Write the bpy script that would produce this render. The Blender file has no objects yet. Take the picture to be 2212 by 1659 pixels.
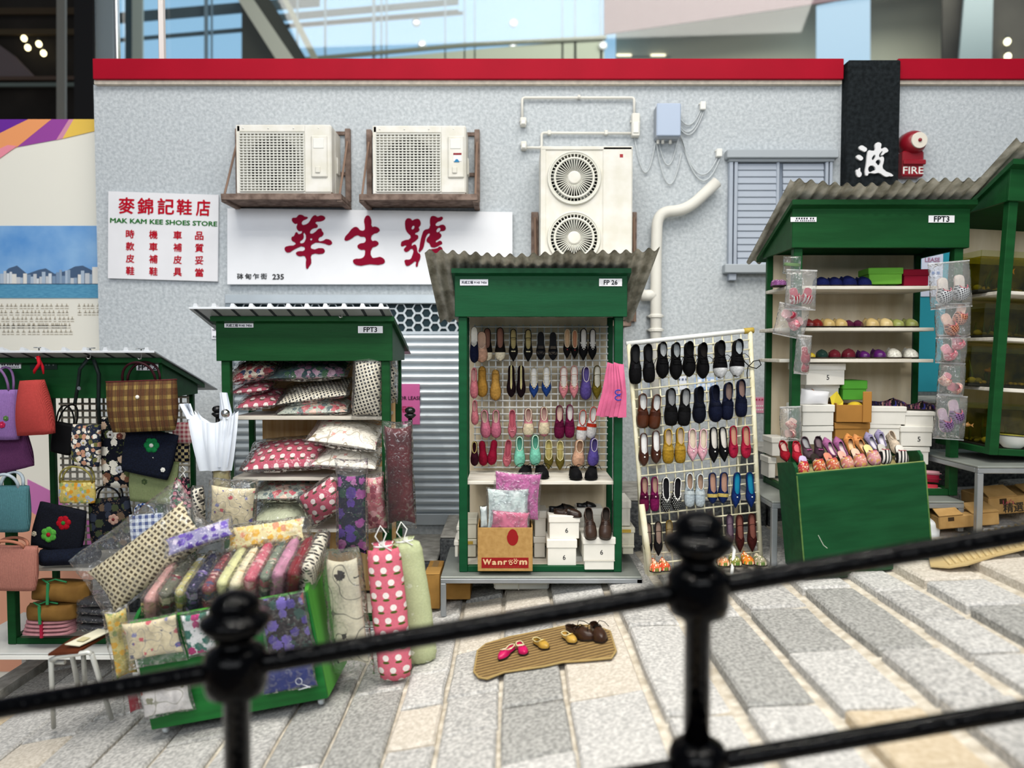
import bpy, math, random
from math import sin, cos, pi, radians, sqrt
from mathutils import Vector, Matrix, Euler, noise as mnoise

SC = bpy.context.scene
COL = SC.collection
RND = random.Random(7)

# ------------------------------------------------------------------ camera
FPX = 1660.0                      # focal length in pixels of the 2212 x 1659 frame
CZ = 1.64
PITCH = radians(2.4)
cam_d = bpy.data.cameras.new('camera')
cam_d.sensor_fit = 'HORIZONTAL'
cam_d.sensor_width = 36.0
cam_d.lens = FPX / 2212.0 * 36.0
cam_d.clip_start = 0.05
cam_d.clip_end = 200
cam_d.dof.use_dof = True
cam_d.dof.focus_distance = 5.1
cam_d.dof.aperture_fstop = 0.80
cam = bpy.data.objects.new('camera', cam_d)
cam.location = (0, 0, CZ)
cam.rotation_euler = (pi / 2 - PITCH, 0, 0)
COL.objects.link(cam)
SC.camera = cam

# ------------------------------------------------------------------ world, lights, exposure
SC.view_settings.view_transform = 'Standard'
SC.view_settings.look = 'None'
SC.view_settings.gamma = 1.0
SC.view_settings.use_curve_mapping = False
SC.view_settings.exposure = 0.10
SC.cycles.use_denoising = True
SC.cycles.transparent_max_bounces = 18
SC.cycles.use_adaptive_sampling = True
SC.cycles.adaptive_threshold = 0.03
SC.cycles.max_bounces = 6
SC.cycles.sample_clamp_indirect = 6.0
w = bpy.data.worlds.new('world')
SC.world = w
w.use_nodes = True
bg = w.node_tree.nodes['Background']
bg.inputs[0].default_value = (0.78, 0.89, 1.0, 1)
bg.inputs[1].default_value = 0.24


def area(name, loc, target, size, power, color):
    d = bpy.data.lights.new(name, 'AREA')
    d.shape = 'RECTANGLE'
    d.size, d.size_y = size
    d.energy = power
    d.color = color
    o = bpy.data.objects.new(name, d)
    o.location = loc
    o.rotation_euler = (Vector(target) - Vector(loc)).to_track_quat('-Z', 'Y').to_euler()
    COL.objects.link(o)
    return o


def spot(name, loc, target, power, ang, rad, color):
    d = bpy.data.lights.new(name, 'SPOT')
    d.energy = power
    d.spot_size = radians(ang)
    d.spot_blend = 0.6
    d.shadow_soft_size = rad
    d.color = color
    o = bpy.data.objects.new(name, d)
    o.location = loc
    o.rotation_euler = (Vector(target) - Vector(loc)).to_track_quat('-Z', 'Y').to_euler()
    COL.objects.link(o)
    return o


area('hall_ceiling_panel', (0.4, 2.4, 7.2), (0.2, 5.0, 0.6), (8.0, 3.2), 420, (1.0, 0.955, 0.88))
area('hall_front_panel', (-0.6, -3.6, 4.6), (0, 5.2, 1.2), (9.0, 2.6), 370, (0.95, 0.975, 1.0))
for i, (x, y) in enumerate([(-2.6, 1.4), (-0.8, 1.0), (0.9, 1.2), (2.6, 1.3), (1.7, 0.2), (-1.7, 0.2)]):
    spot('ceiling_spot', (x, y, 6.4), (x * 0.8, 4.4, 0.4), 190, 60, 0.05, (1.0, 0.95, 0.86))

area('far_wall_fill', (6.0, 11.5, 10.5), (5.0, 16.5, 6.5), (14.0, 3.0), 900, (1.0, 0.98, 0.92))  # unseen area light, added to brighten the far beige wall


# ------------------------------------------------------------------ pixels to points
def P(px, py, Y):
    a = (px - 1106.0) / FPX
    b = -(py - 829.5) / FPX
    t = Y / (cos(PITCH) + b * sin(PITCH))
    return Vector((a * t, Y, CZ + t * (-sin(PITCH) + b * cos(PITCH))))


def M(n, Y):
    return n * Y / FPX


SLOPE = 0.19


def ground(X):
    return SLOPE * X


# ------------------------------------------------------------------ materials
MATS = {}


def lin(c):
    if isinstance(c, str):
        c = c.lstrip('#')
        c = [int(c[i:i + 2], 16) / 255 for i in (0, 2, 4)]
    return tuple((v / 12.92 if v <= 0.04045 else ((v + 0.055) / 1.055) ** 2.4) for v in c) + (1.0,)


def newmat(key):
    m = bpy.data.materials.new(key[:60])
    m.use_nodes = True
    nt = m.node_tree
    b = nt.nodes['Principled BSDF']
    return m, nt, b


def nd(nt, typ, **kw):
    n = nt.nodes.new(typ)
    for k, v in kw.items():
        setattr(n, k, v)
    return n


def mat(c, rough=0.5, metal=0.0, var=0.0, vs=8.0, bump=0.0, bs=60.0, stretch=None, coat=0.0, c2=None, spec=None):
    """plain principled material with noise variation between c and c2 (or a darker c)"""
    key = 'm%s' % ((c, rough, metal, var, vs, bump, bs, stretch, coat, c2, spec),)
    if key in MATS:
        return MATS[key]
    m, nt, b = newmat(key)
    L = nt.links.new
    b.inputs['Roughness'].default_value = rough
    b.inputs['Metallic'].default_value = metal
    b.inputs['Coat Weight'].default_value = coat
    b.inputs['Specular IOR Level'].default_value = spec if spec is not None else (0.5 if (rough < 0.45 or metal > 0.2) else 0.14)
    col = lin(c)
    b.inputs['Base Color'].default_value = col
    m.diffuse_color = col
    if var or c2 or bump:
        tc = nd(nt, 'ShaderNodeTexCoord')
        mp = nd(nt, 'ShaderNodeMapping')
        L(tc.outputs['Object'], mp.inputs[0])
        if stretch:
            mp.inputs['Scale'].default_value = stretch
    if var or c2:
        n = nd(nt, 'ShaderNodeTexNoise')
        n.inputs['Scale'].default_value = vs
        n.inputs['Detail'].default_value = 6
        L(mp.outputs[0], n.inputs['Vector'])
        r = nd(nt, 'ShaderNodeValToRGB')
        r.color_ramp.elements[0].position = 0.36
        r.color_ramp.elements[1].position = 0.66
        if c2:
            r.color_ramp.elements[0].color = lin(c2)
            r.color_ramp.elements[1].color = col
        else:
            r.color_ramp.elements[0].color = tuple(v * (1 - var) for v in col[:3]) + (1,)
            r.color_ramp.elements[1].color = tuple(min(1, v * (1 + var * 0.5)) for v in col[:3]) + (1,)
        L(n.outputs['Fac'], r.inputs[0])
        L(r.outputs[0], b.inputs['Base Color'])
    if bump:
        n2 = nd(nt, 'ShaderNodeTexNoise')
        n2.inputs['Scale'].default_value = bs
        n2.inputs['Detail'].default_value = 4
        L(mp.outputs[0], n2.inputs['Vector'])
        bp = nd(nt, 'ShaderNodeBump')
        bp.inputs['Strength'].default_value = bump
        bp.inputs['Distance'].default_value = 0.01
        L(n2.outputs['Fac'], bp.inputs['Height'])
        L(bp.outputs[0], b.inputs['Normal'])
    MATS[key] = m
    return m


def emit(c, s):
    key = 'e%s%s' % (c, s)
    if key not in MATS:
        m, nt, b = newmat(key)
        b.inputs['Base Color'].default_value = (0, 0, 0, 1)
        b.inputs['Emission Color'].default_value = lin(c)
        b.inputs['Emission Strength'].default_value = s
        MATS[key] = m
    return MATS[key]


def plastic(tint='#ffffff', haze=0.03):
    """thin clear wrapping film: see-through, glossy, slightly milky, crinkled"""
    key = 'pl%s%s' % (tint, haze)
    if key in MATS:
        return MATS[key]
    m, nt, b = newmat(key)
    L = nt.links.new
    tr = nd(nt, 'ShaderNodeBsdfTransparent')
    gl = nd(nt, 'ShaderNodeBsdfGlossy')
    gl.inputs['Roughness'].default_value = 0.10
    df = nd(nt, 'ShaderNodeBsdfDiffuse')
    df.inputs[0].default_value = lin(tint)
    tr.inputs[0].default_value = (0.985, 0.985, 0.985, 1)
    fr = nd(nt, 'ShaderNodeFresnel')
    fr.inputs[0].default_value = 1.27
    n = nd(nt, 'ShaderNodeTexNoise')
    n.inputs['Scale'].default_value = 28
    n.inputs['Detail'].default_value = 3
    n.inputs['Distortion'].default_value = 1.5
    tc = nd(nt, 'ShaderNodeTexCoord')
    L(tc.outputs['Object'], n.inputs['Vector'])
    bp = nd(nt, 'ShaderNodeBump')
    bp.inputs['Strength'].default_value = 0.7
    bp.inputs['Distance'].default_value = 0.01
    L(n.outputs['Fac'], bp.inputs['Height'])
    L(bp.outputs[0], gl.inputs['Normal'])
    L(bp.outputs[0], fr.inputs['Normal'])
    m1 = nd(nt, 'ShaderNodeMixShader')
    m1.inputs[0].default_value = haze
    L(tr.outputs[0], m1.inputs[1])
    L(df.outputs[0], m1.inputs[2])
    m2 = nd(nt, 'ShaderNodeMixShader')
    rp_ = nd(nt, 'ShaderNodeMapRange')
    rp_.inputs['From Min'].default_value = 0.48
    rp_.inputs['From Max'].default_value = 0.66
    rp_.inputs['To Min'].default_value = 0.3
    rp_.inputs['To Max'].default_value = 12.0
    L(n.outputs['Fac'], rp_.inputs['Value'])
    mu = nd(nt, 'ShaderNodeMath', operation='MULTIPLY', use_clamp=True)
    L(fr.outputs[0], mu.inputs[0])
    L(rp_.outputs[0], mu.inputs[1])
    L(mu.outputs[0], m2.inputs[0])
    L(m1.outputs[0], m2.inputs[1])
    L(gl.outputs[0], m2.inputs[2])
    L(m2.outputs[0], nt.nodes['Material Output'].inputs[0])
    MATS[key] = m
    return m


def glass(tint=(0.9, 0.95, 0.95), refl=0.08):
    key = 'gl%s%s' % (tint, refl)
    if key in MATS:
        return MATS[key]
    m, nt, b = newmat(key)
    L = nt.links.new
    tr = nd(nt, 'ShaderNodeBsdfTransparent')
    tr.inputs[0].default_value = tuple(tint) + (1,)
    gl = nd(nt, 'ShaderNodeBsdfGlossy')
    gl.inputs['Roughness'].default_value = 0.03
    m2 = nd(nt, 'ShaderNodeMixShader')
    m2.inputs[0].default_value = refl
    L(tr.outputs[0], m2.inputs[1])
    L(gl.outputs[0], m2.inputs[2])
    L(m2.outputs[0], nt.nodes['Material Output'].inputs[0])
    MATS[key] = m
    return m


def pat(kind, base, cols, scale=20.0, rough=0.75, sx=1.0, sy=1.0, fine=0.35):
    """printed or woven cloth patterns in the thing's own flat plane (local x, y)"""
    key = 'p%s' % ((kind, base, tuple(cols), scale, rough, sx, sy),)
    if key in MATS:
        return MATS[key]
    m, nt, b = newmat(key)
    L = nt.links.new
    b.inputs['Roughness'].default_value = rough
    b.inputs['Specular IOR Level'].default_value = 0.08
    tc = nd(nt, 'ShaderNodeTexCoord')
    mp = nd(nt, 'ShaderNodeMapping')
    ks = scale * (1.45 if kind in ('floral', 'sprig') else 1.0)
    mp.inputs['Scale'].default_value = (ks * sx, ks * sy, 0)
    L(tc.outputs['Object'], mp.inputs[0])
    cur = None

    def mth(op, a, bb=None, c=None):
        n = nd(nt, 'ShaderNodeMath', operation=op)
        for i, v in enumerate((a, bb, c)):
            if v is None:
                continue
            if isinstance(v, (int, float)):
                n.inputs[i].default_value = v
            else:
                L(v, n.inputs[i])
        return n.outputs[0]

    def mix(fac, a, bb):
        n = nd(nt, 'ShaderNodeMix', data_type='RGBA')
        if isinstance(fac, (int, float)):
            n.inputs[0].default_value = fac
        else:
            L(fac, n.inputs[0])
        for i, v in ((6, a), (7, bb)):
            if isinstance(v, (tuple, list)):
                n.inputs[i].default_value = v
            else:
                L(v, n.inputs[i])
        return n.outputs[2]

    sp = nd(nt, 'ShaderNodeSeparateXYZ')
    L(mp.outputs[0], sp.inputs[0])
    x, y = sp.outputs[0], sp.outputs[1]
    B = lin(base)
    C = [lin(c) for c in cols]

    def fract_dot(xo, yo, r, xs=1.0, ys=1.0, half=True, up=0.0):
        yy = mth('ADD', y, yo)
        row = mth('FLOOR', yy)
        off = mth('MULTIPLY', mth('MODULO', row, 2.0), 0.5) if half else 0.0
        fx = mth('SUBTRACT', mth('FRACT', mth('ADD', mth('ADD', x, xo), off)), 0.5)
        fy = mth('SUBTRACT', mth('FRACT', yy), 0.5 - up)
        fx = mth('MULTIPLY', fx, xs)
        fy = mth('MULTIPLY', fy, ys)
        d = mth('SQRT', mth('ADD', mth('MULTIPLY', fx, fx), mth('MULTIPLY', fy, fy)))
        return mth('LESS_THAN', d, r)

    if kind == 'apple':
        cur = mix(fract_dot(0.0, 0.0, 0.20, 0.75, 1.9, True, 0.36), B, C[1])
        cur = mix(fract_dot(0.0, 0.0, 0.25), cur, C[0])
    elif kind == 'dots':
        cur = mix(fract_dot(0, 0, 0.22), B, C[0])
    elif kind == 'hound':
        a = mth('LESS_THAN', mth('FRACT', mth('ADD', x, mth('MULTIPLY', y, 0.35))), 0.55)
        c = mth('LESS_THAN', mth('FRACT', mth('SUBTRACT', y, mth('MULTIPLY', x, 0.35))), 0.62)
        cur = mix(mth('MULTIPLY', a, c), B, C[0])
    elif kind == 'check':
        a = mth('LESS_THAN', mth('FRACT', x), 0.5)
        c = mth('LESS_THAN', mth('FRACT', y), 0.5)
        eq = mth('ABSOLUTE', mth('SUBTRACT', a, c))
        cur = mix(eq, B, C[0])
    elif kind == 'gingham':
        a = mth('LESS_THAN', mth('FRACT', x), 0.5)
        c = mth('LESS_THAN', mth('FRACT', y), 0.5)
        s = mth('MULTIPLY', mth('ADD', a, c), 0.5)
        cur = mix(s, B, C[0])
    elif kind == 'plaid':
        a = mth('LESS_THAN', mth('FRACT', x), 0.62)
        c = mth('LESS_THAN', mth('FRACT', y), 0.62)
        a2 = mth('LESS_THAN', mth('FRACT', mth('MULTIPLY', mth('ADD', x, 0.15), 2.5)), 0.16)
        cur = mix(mth('MULTIPLY', a, 0.7), B, C[0])
        cur = mix(mth('MULTIPLY', c, 0.7), cur, C[0])
        cur = mix(mth('MULTIPLY', a2, 0.8), cur, C[1])
        wv = mth('LESS_THAN', mth('FRACT', mth('MULTIPLY', mth('ADD', x, y), 9.0)), 0.4)
        cur = mix(mth('MULTIPLY', wv, 0.35), cur, B)
    elif kind == 'stripe':
        cur = mix(mth('LESS_THAN', mth('FRACT', x), 0.5), B, C[0])
    elif kind in ('floral', 'sprig'):
        cur = B
        v = nd(nt, 'ShaderNodeTexVoronoi')
        v.inputs['Scale'].default_value = 1.0
        v.inputs['Randomness'].default_value = 0.75
        nz = nd(nt, 'ShaderNodeTexNoise')
        nz.inputs['Scale'].default_value = 5.0
        L(mp.outputs[0], nz.inputs['Vector'])
        va = nd(nt, 'ShaderNodeVectorMath', operation='MULTIPLY_ADD')
        L(nz.outputs['Color'], va.inputs[0])
        va.inputs[1].default_value = (0.5, 0.5, 0)
        L(mp.outputs[0], va.inputs[2])
        if kind == 'sprig':
            # thin winding stems
            n3 = nd(nt, 'ShaderNodeTexNoise')
            n3.inputs['Scale'].default_value = 0.8
            n3.inputs['Detail'].default_value = 0
            L(mp.outputs[0], n3.inputs['Vector'])
            st = mth('LESS_THAN', mth('ABSOLUTE', mth('SUBTRACT', n3.outputs['Fac'], 0.5)), 0.012)
            cur = mix(mth('MULTIPLY', st, 0.7), cur, C[-1])
        L(va.outputs[0], v.inputs['Vector'])
        big = 0.52 if kind == 'floral' else 0.30
        sc = nd(nt, 'ShaderNodeSeparateColor')
        L(v.outputs['Color'], sc.inputs[0])
        rp = nd(nt, 'ShaderNodeValToRGB')
        rp.color_ramp.interpolation = 'CONSTANT'
        el = rp.color_ramp.elements
        el[0].color = C[0]
        el[1].color = C[-1]
        el[1].position = 1.0
        for i in range(1, len(C)):
            e = el.new(i / len(C))
            e.color = C[i]
        L(sc.outputs[0], rp.inputs[0])
        msk = mth('LESS_THAN', v.outputs['Distance'], big)
        cur = mix(msk, cur, rp.outputs[0])
        core = mth('LESS_THAN', v.outputs['Distance'], big * 0.3)
        cur = mix(mth('MULTIPLY', core, 0.65), cur, C[min(1, len(C) - 1)])
        if kind == 'floral':
            v2 = nd(nt, 'ShaderNodeTexVoronoi')
            v2.inputs['Scale'].default_value = 3.1
            L(va.outputs[0], v2.inputs['Vector'])
            m2 = mth('MULTIPLY', mth('LESS_THAN', v2.outputs['Distance'], 0.3), mth('GREATER_THAN', v.outputs['Distance'], big * 1.05))
            cur = mix(mth('MULTIPLY', m2, 0.8), cur, C[-1])
    elif kind == 'knit':
        wv = nd(nt, 'ShaderNodeTexWave')
        wv.inputs['Scale'].default_value = 2.2
        wv.inputs['Distortion'].default_value = 2.0
        wv.inputs['Detail'].default_value = 2.0
        wv.inputs['Detail Scale'].default_value = 6.0
        L(mp.outputs[0], wv.inputs['Vector'])
        cur = mix(wv.outputs['Fac'], B, C[0])
        bp = nd(nt, 'ShaderNodeBump')
        bp.inputs['Strength'].default_value = 0.6
        bp.inputs['Distance'].default_value = 0.004
        L(wv.outputs['Fac'], bp.inputs['Height'])
        L(bp.outputs[0], b.inputs['Normal'])
    if fine:
        n = nd(nt, 'ShaderNodeTexNoise')
        n.inputs['Scale'].default_value = 90
        L(tc.outputs['Object'], n.inputs['Vector'])
        g = mth('MULTIPLY_ADD', n.outputs['Fac'], fine, 1 - fine * 0.5)
        vm = nd(nt, 'ShaderNodeVectorMath', operation='SCALE')
        if isinstance(cur, tuple):
            vm.inputs[0].default_value = cur[:3]
        else:
            L(cur, vm.inputs[0])
        L(g, vm.inputs['Scale'])
        cur = vm.outputs[0]
    L(cur, b.inputs['Base Color'])
    MATS[key] = m
    return m


# ------------------------------------------------------------------ mesh builder
class G:
    def __init__(s):
        s.v = []
        s.f = []

    def add(s, vs, fs):
        o = len(s.v)
        s.v.extend(tuple(v) for v in vs)
        s.f.extend(tuple(i + o for i in f) for f in fs)
        return s

    def b(s, x0, x1, y0, y1, z0, z1, m=None):
        vs = [Vector((x, y, z)) for z in (z0, z1) for y in (y0, y1) for x in (x0, x1)]
        if m is not None:
            vs = [m @ v for v in vs]
        return s.add(vs, [(0, 2, 3, 1), (4, 5, 7, 6), (0, 1, 5, 4), (2, 6, 7, 3), (0, 4, 6, 2), (1, 3, 7, 5)])

    def bb(s, x0, x1, y0, y1, z0, z1, r=0.005, m=None):
        """chamfered box"""
        r = min(r, abs(x1 - x0) * .49, abs(y1 - y0) * .49, abs(z1 - z0) * .49)
        vs, idx = [], {}
        X, Y, Z = (x0, x1), (y0, y1), (z0, z1)
        for i in (0, 1):
            for j in (0, 1):
                for k in (0, 1):
                    sx, sy, sz = (1, -1)[i] * r, (1, -1)[j] * r, (1, -1)[k] * r
                    for ax, p in enumerate(((X[i], Y[j] + sy, Z[k] + sz), (X[i] + sx, Y[j], Z[k] + sz), (X[i] + sx, Y[j] + sy, Z[k]))):
                        idx[(i, j, k, ax)] = len(vs)
                        vs.append(Vector(p))
        q = lambda *a: idx[a]
        fs = []
        for i in (0, 1):
            c = [(0, 0), (1, 0), (1, 1), (0, 1)]
            if i == 0:
                c = c[::-1]
            fs.append([q(i, j, k, 0) for j, k in c])
            fs.append([q(j, i, k, 1) for j, k in c[::-1]])
            fs.append([q(j, k, i, 2) for j, k in c])
        for a in (0, 1):
            for c in (0, 1):
                fl = (a + c) % 2 == 0
                e = [q(a, c, 0, 0), q(a, c, 1, 0), q(a, c, 1, 1), q(a, c, 0, 1)]
                fs.append(e[::-1] if fl else e)
                e = [q(a, 0, c, 0), q(a, 1, c, 0), q(a, 1, c, 2), q(a, 0, c, 2)]
                fs.append(e if fl else e[::-1])
                e = [q(0, a, c, 1), q(1, a, c, 1), q(1, a, c, 2), q(0, a, c, 2)]
                fs.append(e[::-1] if fl else e)
        for i in (0, 1):
            for j in (0, 1):
                for k in (0, 1):
                    t = [q(i, j, k, 0), q(i, j, k, 1), q(i, j, k, 2)]
                    fs.append(t if (i + j + k) % 2 else t[::-1])
        if m is not None:
            vs = [m @ v for v in vs]
        return s.add(vs, fs)

    def tube(s, pts, r, n=8, closed=False, cap=True):
        pts = [Vector(p) for p in pts]
        N = len(pts)
        rr = r if isinstance(r, (list, tuple)) else [r] * N
        vs, fs = [], []
        up = None
        for i, p in enumerate(pts):
            a = pts[(i - 1) % N] if (closed or i > 0) else p
            c = pts[(i + 1) % N] if (closed or i < N - 1) else p
            t = (c - a)
            t = t.normalized() if t.length > 1e-9 else Vector((0, 0, 1))
            if up is None:
                up = Vector((0, 0, 1)) if abs(t.z) < .9 else Vector((1, 0, 0))
            u = up - t * up.dot(t)
            u = u.normalized() if u.length > 1e-6 else t.orthogonal().normalized()
            up = u
            v = t.cross(u)
            for k in range(n):
                an = 2 * pi * k / n
                vs.append(p + (u * cos(an) + v * sin(an)) * rr[i])
        for i in range(N if closed else N - 1):
            j = (i + 1) % N
            for k in range(n):
                l = (k + 1) % n
                fs.append((i * n + k, i * n + l, j * n + l, j * n + k))
        if cap and not closed:
            fs.append(tuple(range(n))[::-1])
            fs.append(tuple((N - 1) * n + k for k in range(n)))
        return s.add(vs, fs)

    def lathe(s, prof, n=24, m=None):
        """prof: (radius, z) list, spun around local z"""
        vs, fs = [], []
        for r, z in prof:
            for k in range(n):
                a = 2 * pi * k / n
                vs.append(Vector((r * cos(a), r * sin(a), z)))
        for i in range(len(prof) - 1):
            for k in range(n):
                l = (k + 1) % n
                fs.append((i * n + k, i * n + l, (i + 1) * n + l, (i + 1) * n + k))
        fs.append(tuple(range(n))[::-1])
        fs.append(tuple((len(prof) - 1) * n + k for k in range(n)))
        if m is not None:
            vs = [m @ v for v in vs]
        return s.add(vs, fs)

    def prism(s, poly, y0, y1, m=None):
        """polygon in x,z extruded along y"""
        n = len(poly)
        vs = [Vector((x, y0, z)) for x, z in poly] + [Vector((x, y1, z)) for x, z in poly]
        fs = [tuple(range(n)), tuple(range(2 * n - 1, n - 1, -1))]
        for i in range(n):
            j = (i + 1) % n
            fs.append((i, i + n, j + n, j))
        if m is not None:
            vs = [m @ v for v in vs]
        return s.add(vs, fs)

    def grid(s, fn, nu, nv, cu=False, cv=False):
        vs = [fn(i / (nu if cu else nu - 1), j / (nv if cv else nv - 1)) for i in range(nu) for j in range(nv)]
        fs = []
        for i in range(nu if cu else nu - 1):
            for j in range(nv if cv else nv - 1):
                a, c = (i + 1) % nu, (j + 1) % nv
                fs.append((i * nv + j, a * nv + j, a * nv + c, i * nv + c))
        return s.add(vs, fs)

    def ball(s, c, r, n=10, sc=(1, 1, 1)):
        c = Vector(c)
        prof = [(max(1e-5, r * sin(pi * i / (n // 2 + 1))), -r * cos(pi * i / (n // 2 + 1))) for i in range(n // 2 + 2)]
        mm = Matrix.Translation(c) @ Matrix.Diagonal((*sc, 1))
        return s.lathe(prof, n, mm)

    def quadsheet(s, p00, p10, p11, p01, th, n=1):
        """flat board between four corners, thickness th along its normal"""
        a, b_, c, d = [Vector(p) for p in (p00, p10, p11, p01)]
        nr = (b_ - a).cross(d - a).normalized() * th
        vs = [a, b_, c, d, a + nr, b_ + nr, c + nr, d + nr]
        return s.add(vs, [(0, 3, 2, 1), (4, 5, 6, 7), (0, 1, 5, 4), (1, 2, 6, 5), (2, 3, 7, 6), (3, 0, 4, 7)])

    def mesh(s, name, smooth=False):
        me = bpy.data.meshes.new(name)
        me.from_pydata([tuple(v) for v in s.v], [], s.f)
        if smooth:
            me.polygons.foreach_set('use_smooth', [True] * len(me.polygons))
        me.update()
        return me


def link(name, me, m=None, parent=None, mtx=None, kind=None):
    o = bpy.data.objects.new(name, me)
    if m is not None:
        if len(me.materials) == 0:
            me.materials.append(m)
        elif me.materials[0] != m:
            o.material_slots[0].link = 'OBJECT'
            o.material_slots[0].material = m
    COL.objects.link(o)
    if parent is not None:
        o.parent = parent
    if mtx is not None:
        o.matrix_basis = mtx
    if kind:
        o['kind'] = kind
    return o


def mk(name, g, m, parent=None, smooth=False, mtx=None, kind=None):
    if isinstance(g, G):
        g = g.mesh(name, smooth)
        if smooth == 'auto':
            pass
    return link(name, g, m, parent, mtx, kind)


def tag(o, label, cat, group=None):
    o['label'] = label
    o['category'] = cat
    if group:
        o['group'] = group
    return o


def thing(name, label, cat, mtx=None, group=None):
    o = bpy.data.objects.new(name, None)
    o.empty_display_size = 0.05
    COL.objects.link(o)
    if mtx is not None:
        o.matrix_basis = mtx if isinstance(mtx, Matrix) else Matrix.Translation(mtx)
    return tag(o, label, cat, group)


def struct(name, g, m, smooth=False, parent=None):
    o = mk(name, g, m, parent, smooth)
    if parent is None:
        o['kind'] = 'structure'
    return o


T = Matrix.Translation


def R(ax, deg):
    return Matrix.Rotation(radians(deg), 4, ax)


FACE = Matrix(((1, 0, 0, 0), (0, 0, -1, 0), (0, 1, 0, 0), (0, 0, 0, 1)))   # local x,y,z -> world x, z, -y : flat things facing the street


def facing(px, py, Y, roll=0, yaw=0, lean=0):
    """matrix of a flat thing (local x right, y up, z to the street) centred on a pixel at depth Y"""
    return T(P(px, py, Y)) @ R('Z', yaw) @ FACE @ R('X', lean) @ R('Z', roll)


# ------------------------------------------------------------------ lettering
def curve_mesh(name, splines, depth, smooth_curve=True):
    c = bpy.data.curves.new(name, 'CURVE')
    c.dimensions = '2D'
    c.fill_mode = 'BOTH'
    c.extrude = depth / 2
    c.resolution_u = 3
    for pts in splines:
        s = c.splines.new('BEZIER' if smooth_curve else 'POLY')
        if smooth_curve:
            s.bezier_points.add(len(pts) - 1)
            for bp_, p in zip(s.bezier_points, pts):
                bp_.co = (p[0], p[1], 0)
                bp_.handle_left_type = bp_.handle_right_type = 'AUTO'
        else:
            s.points.add(len(pts) - 1)
            for q, p in zip(s.points, pts):
                q.co = (p[0], p[1], 0, 1)
        s.use_cyclic_u = True
    return curve_to_mesh(c)


def curve_to_mesh(c):
    o = bpy.data.objects.new('tmp', c)
    COL.objects.link(o)
    dg = bpy.context.evaluated_depsgraph_get()
    me = bpy.data.meshes.new_from_object(o.evaluated_get(dg))
    bpy.data.objects.remove(o)
    return me


TEXTS = {}


def text_mesh(body, size, depth=0.0015, bold=0.0, space=1.0):
    key = (body, round(size, 4), depth, bold, space)
    if key in TEXTS:
        return TEXTS[key]
    c = bpy.data.curves.new('lettering', 'FONT')
    c.body = body
    c.size = size
    c.extrude = depth
    c.resolution_u = 2
    c.align_x = 'CENTER'
    c.align_y = 'CENTER'
    c.space_character = space
    me = curve_to_mesh(c)
    if bold:
        # heavier strokes: the same glyph struck several times, slightly apart
        vs = [v.co.copy() for v in me.vertices]
        fs = [tuple(p.vertices) for p in me.polygons]
        g = G()
        for i, (dx, dy) in enumerate(((0, 0), (1, .3), (-1, -.3), (.4, 1), (-.4, -1))):
            g.add([v + Vector((dx * bold, dy * bold, i * .0003)) for v in vs], fs)
        me = g.mesh('lettering')
    TEXTS[key] = me
    return me


def text(body, size, m, parent, x, y, z, bold=0.0, name='lettering', rot=0, width=None, space=1.0, height=None):
    """lettering in the parent's flat local plane, sized to width/height when given"""
    me = text_mesh(body, size, 0.0008, bold, space)
    xs = [v.co.x for v in me.vertices] or [0, 1]
    ys = [v.co.y for v in me.vertices] or [0, 1]
    wx, wy = max(xs) - min(xs), max(ys) - min(ys)
    kx = width / wx if width else 1
    ky = height / wy if height else (kx if width else 1)
    cx, cy = (max(xs) + min(xs)) / 2, (max(ys) + min(ys)) / 2
    return link(name, me, m, parent, T((x, y, z)) @ R('Z', rot) @ Matrix.Diagonal((kx, ky, 1, 1)) @ T((-cx, -cy, 0)))


def interp(pts, t):
    for (a, b_), (c, d) in zip(pts, pts[1:]):
        if t <= c:
            k = (t - a) / (c - a) if c > a else 0
            k = max(0, min(1, k))
            return b_ + (d - b_) * k
    return pts[-1][1]
# ================================================================== THE SETTING
YW = 6.5
GREEN = mat('#154723', 0.45, var=0.16, vs=5, stretch=(0.5, 3, 4), bump=0.05, bs=25, spec=.12)
GREEN2 = mat('#124a2c', 0.45, var=0.14, vs=5, stretch=(0.5, 3, 4), bump=0.05, bs=25, spec=.12)
LIME = mat('#4f9a3c', 0.45, var=0.25, vs=6, stretch=(1, 1, 0.3))
PLASTER = mat('#c8ced2', 0.9, vs=38, c2='#aeb5ba', bump=0.5, bs=60)
STONE_M = [mat('#dcdad6', 0.85, vs=60, c2='#a9a8a6', bump=0.5, bs=90),
           mat('#d2d0cc', 0.85, vs=55, c2='#9b9a98', bump=0.5, bs=80),
           mat('#e0d8cc', 0.85, vs=60, c2='#bfb6a8', bump=0.5, bs=90),
           mat('#d6c7ae', 0.85, vs=40, c2='#c2b094', bump=0.4, bs=80),
           mat('#bab9b5', 0.85, vs=60, c2='#868683', bump=0.5, bs=90)]
MORTAR = mat('#dcd5c7', 0.95, vs=18, c2='#b8ae9d', bump=0.6, bs=30)
GRANITE = mat('#6d7072', 0.9, vs=45, c2='#44474a', bump=0.6, bs=60)
LEDGETOP = mat('#b9b7b1', 0.9, vs=14, c2='#98968f', bump=0.5, bs=40)
WHITE = mat('#e9e9e4', 0.55, var=0.04, vs=4)
OFFW = mat('#dcd9cd', 0.6, var=0.08, vs=5)
BLACK = mat('#0c0c0e', 0.4)
GREY = mat('#8d9296', 0.4, metal=0.5)
CHROME = mat('#c8c8c8', 0.2, metal=1.0)

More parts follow.
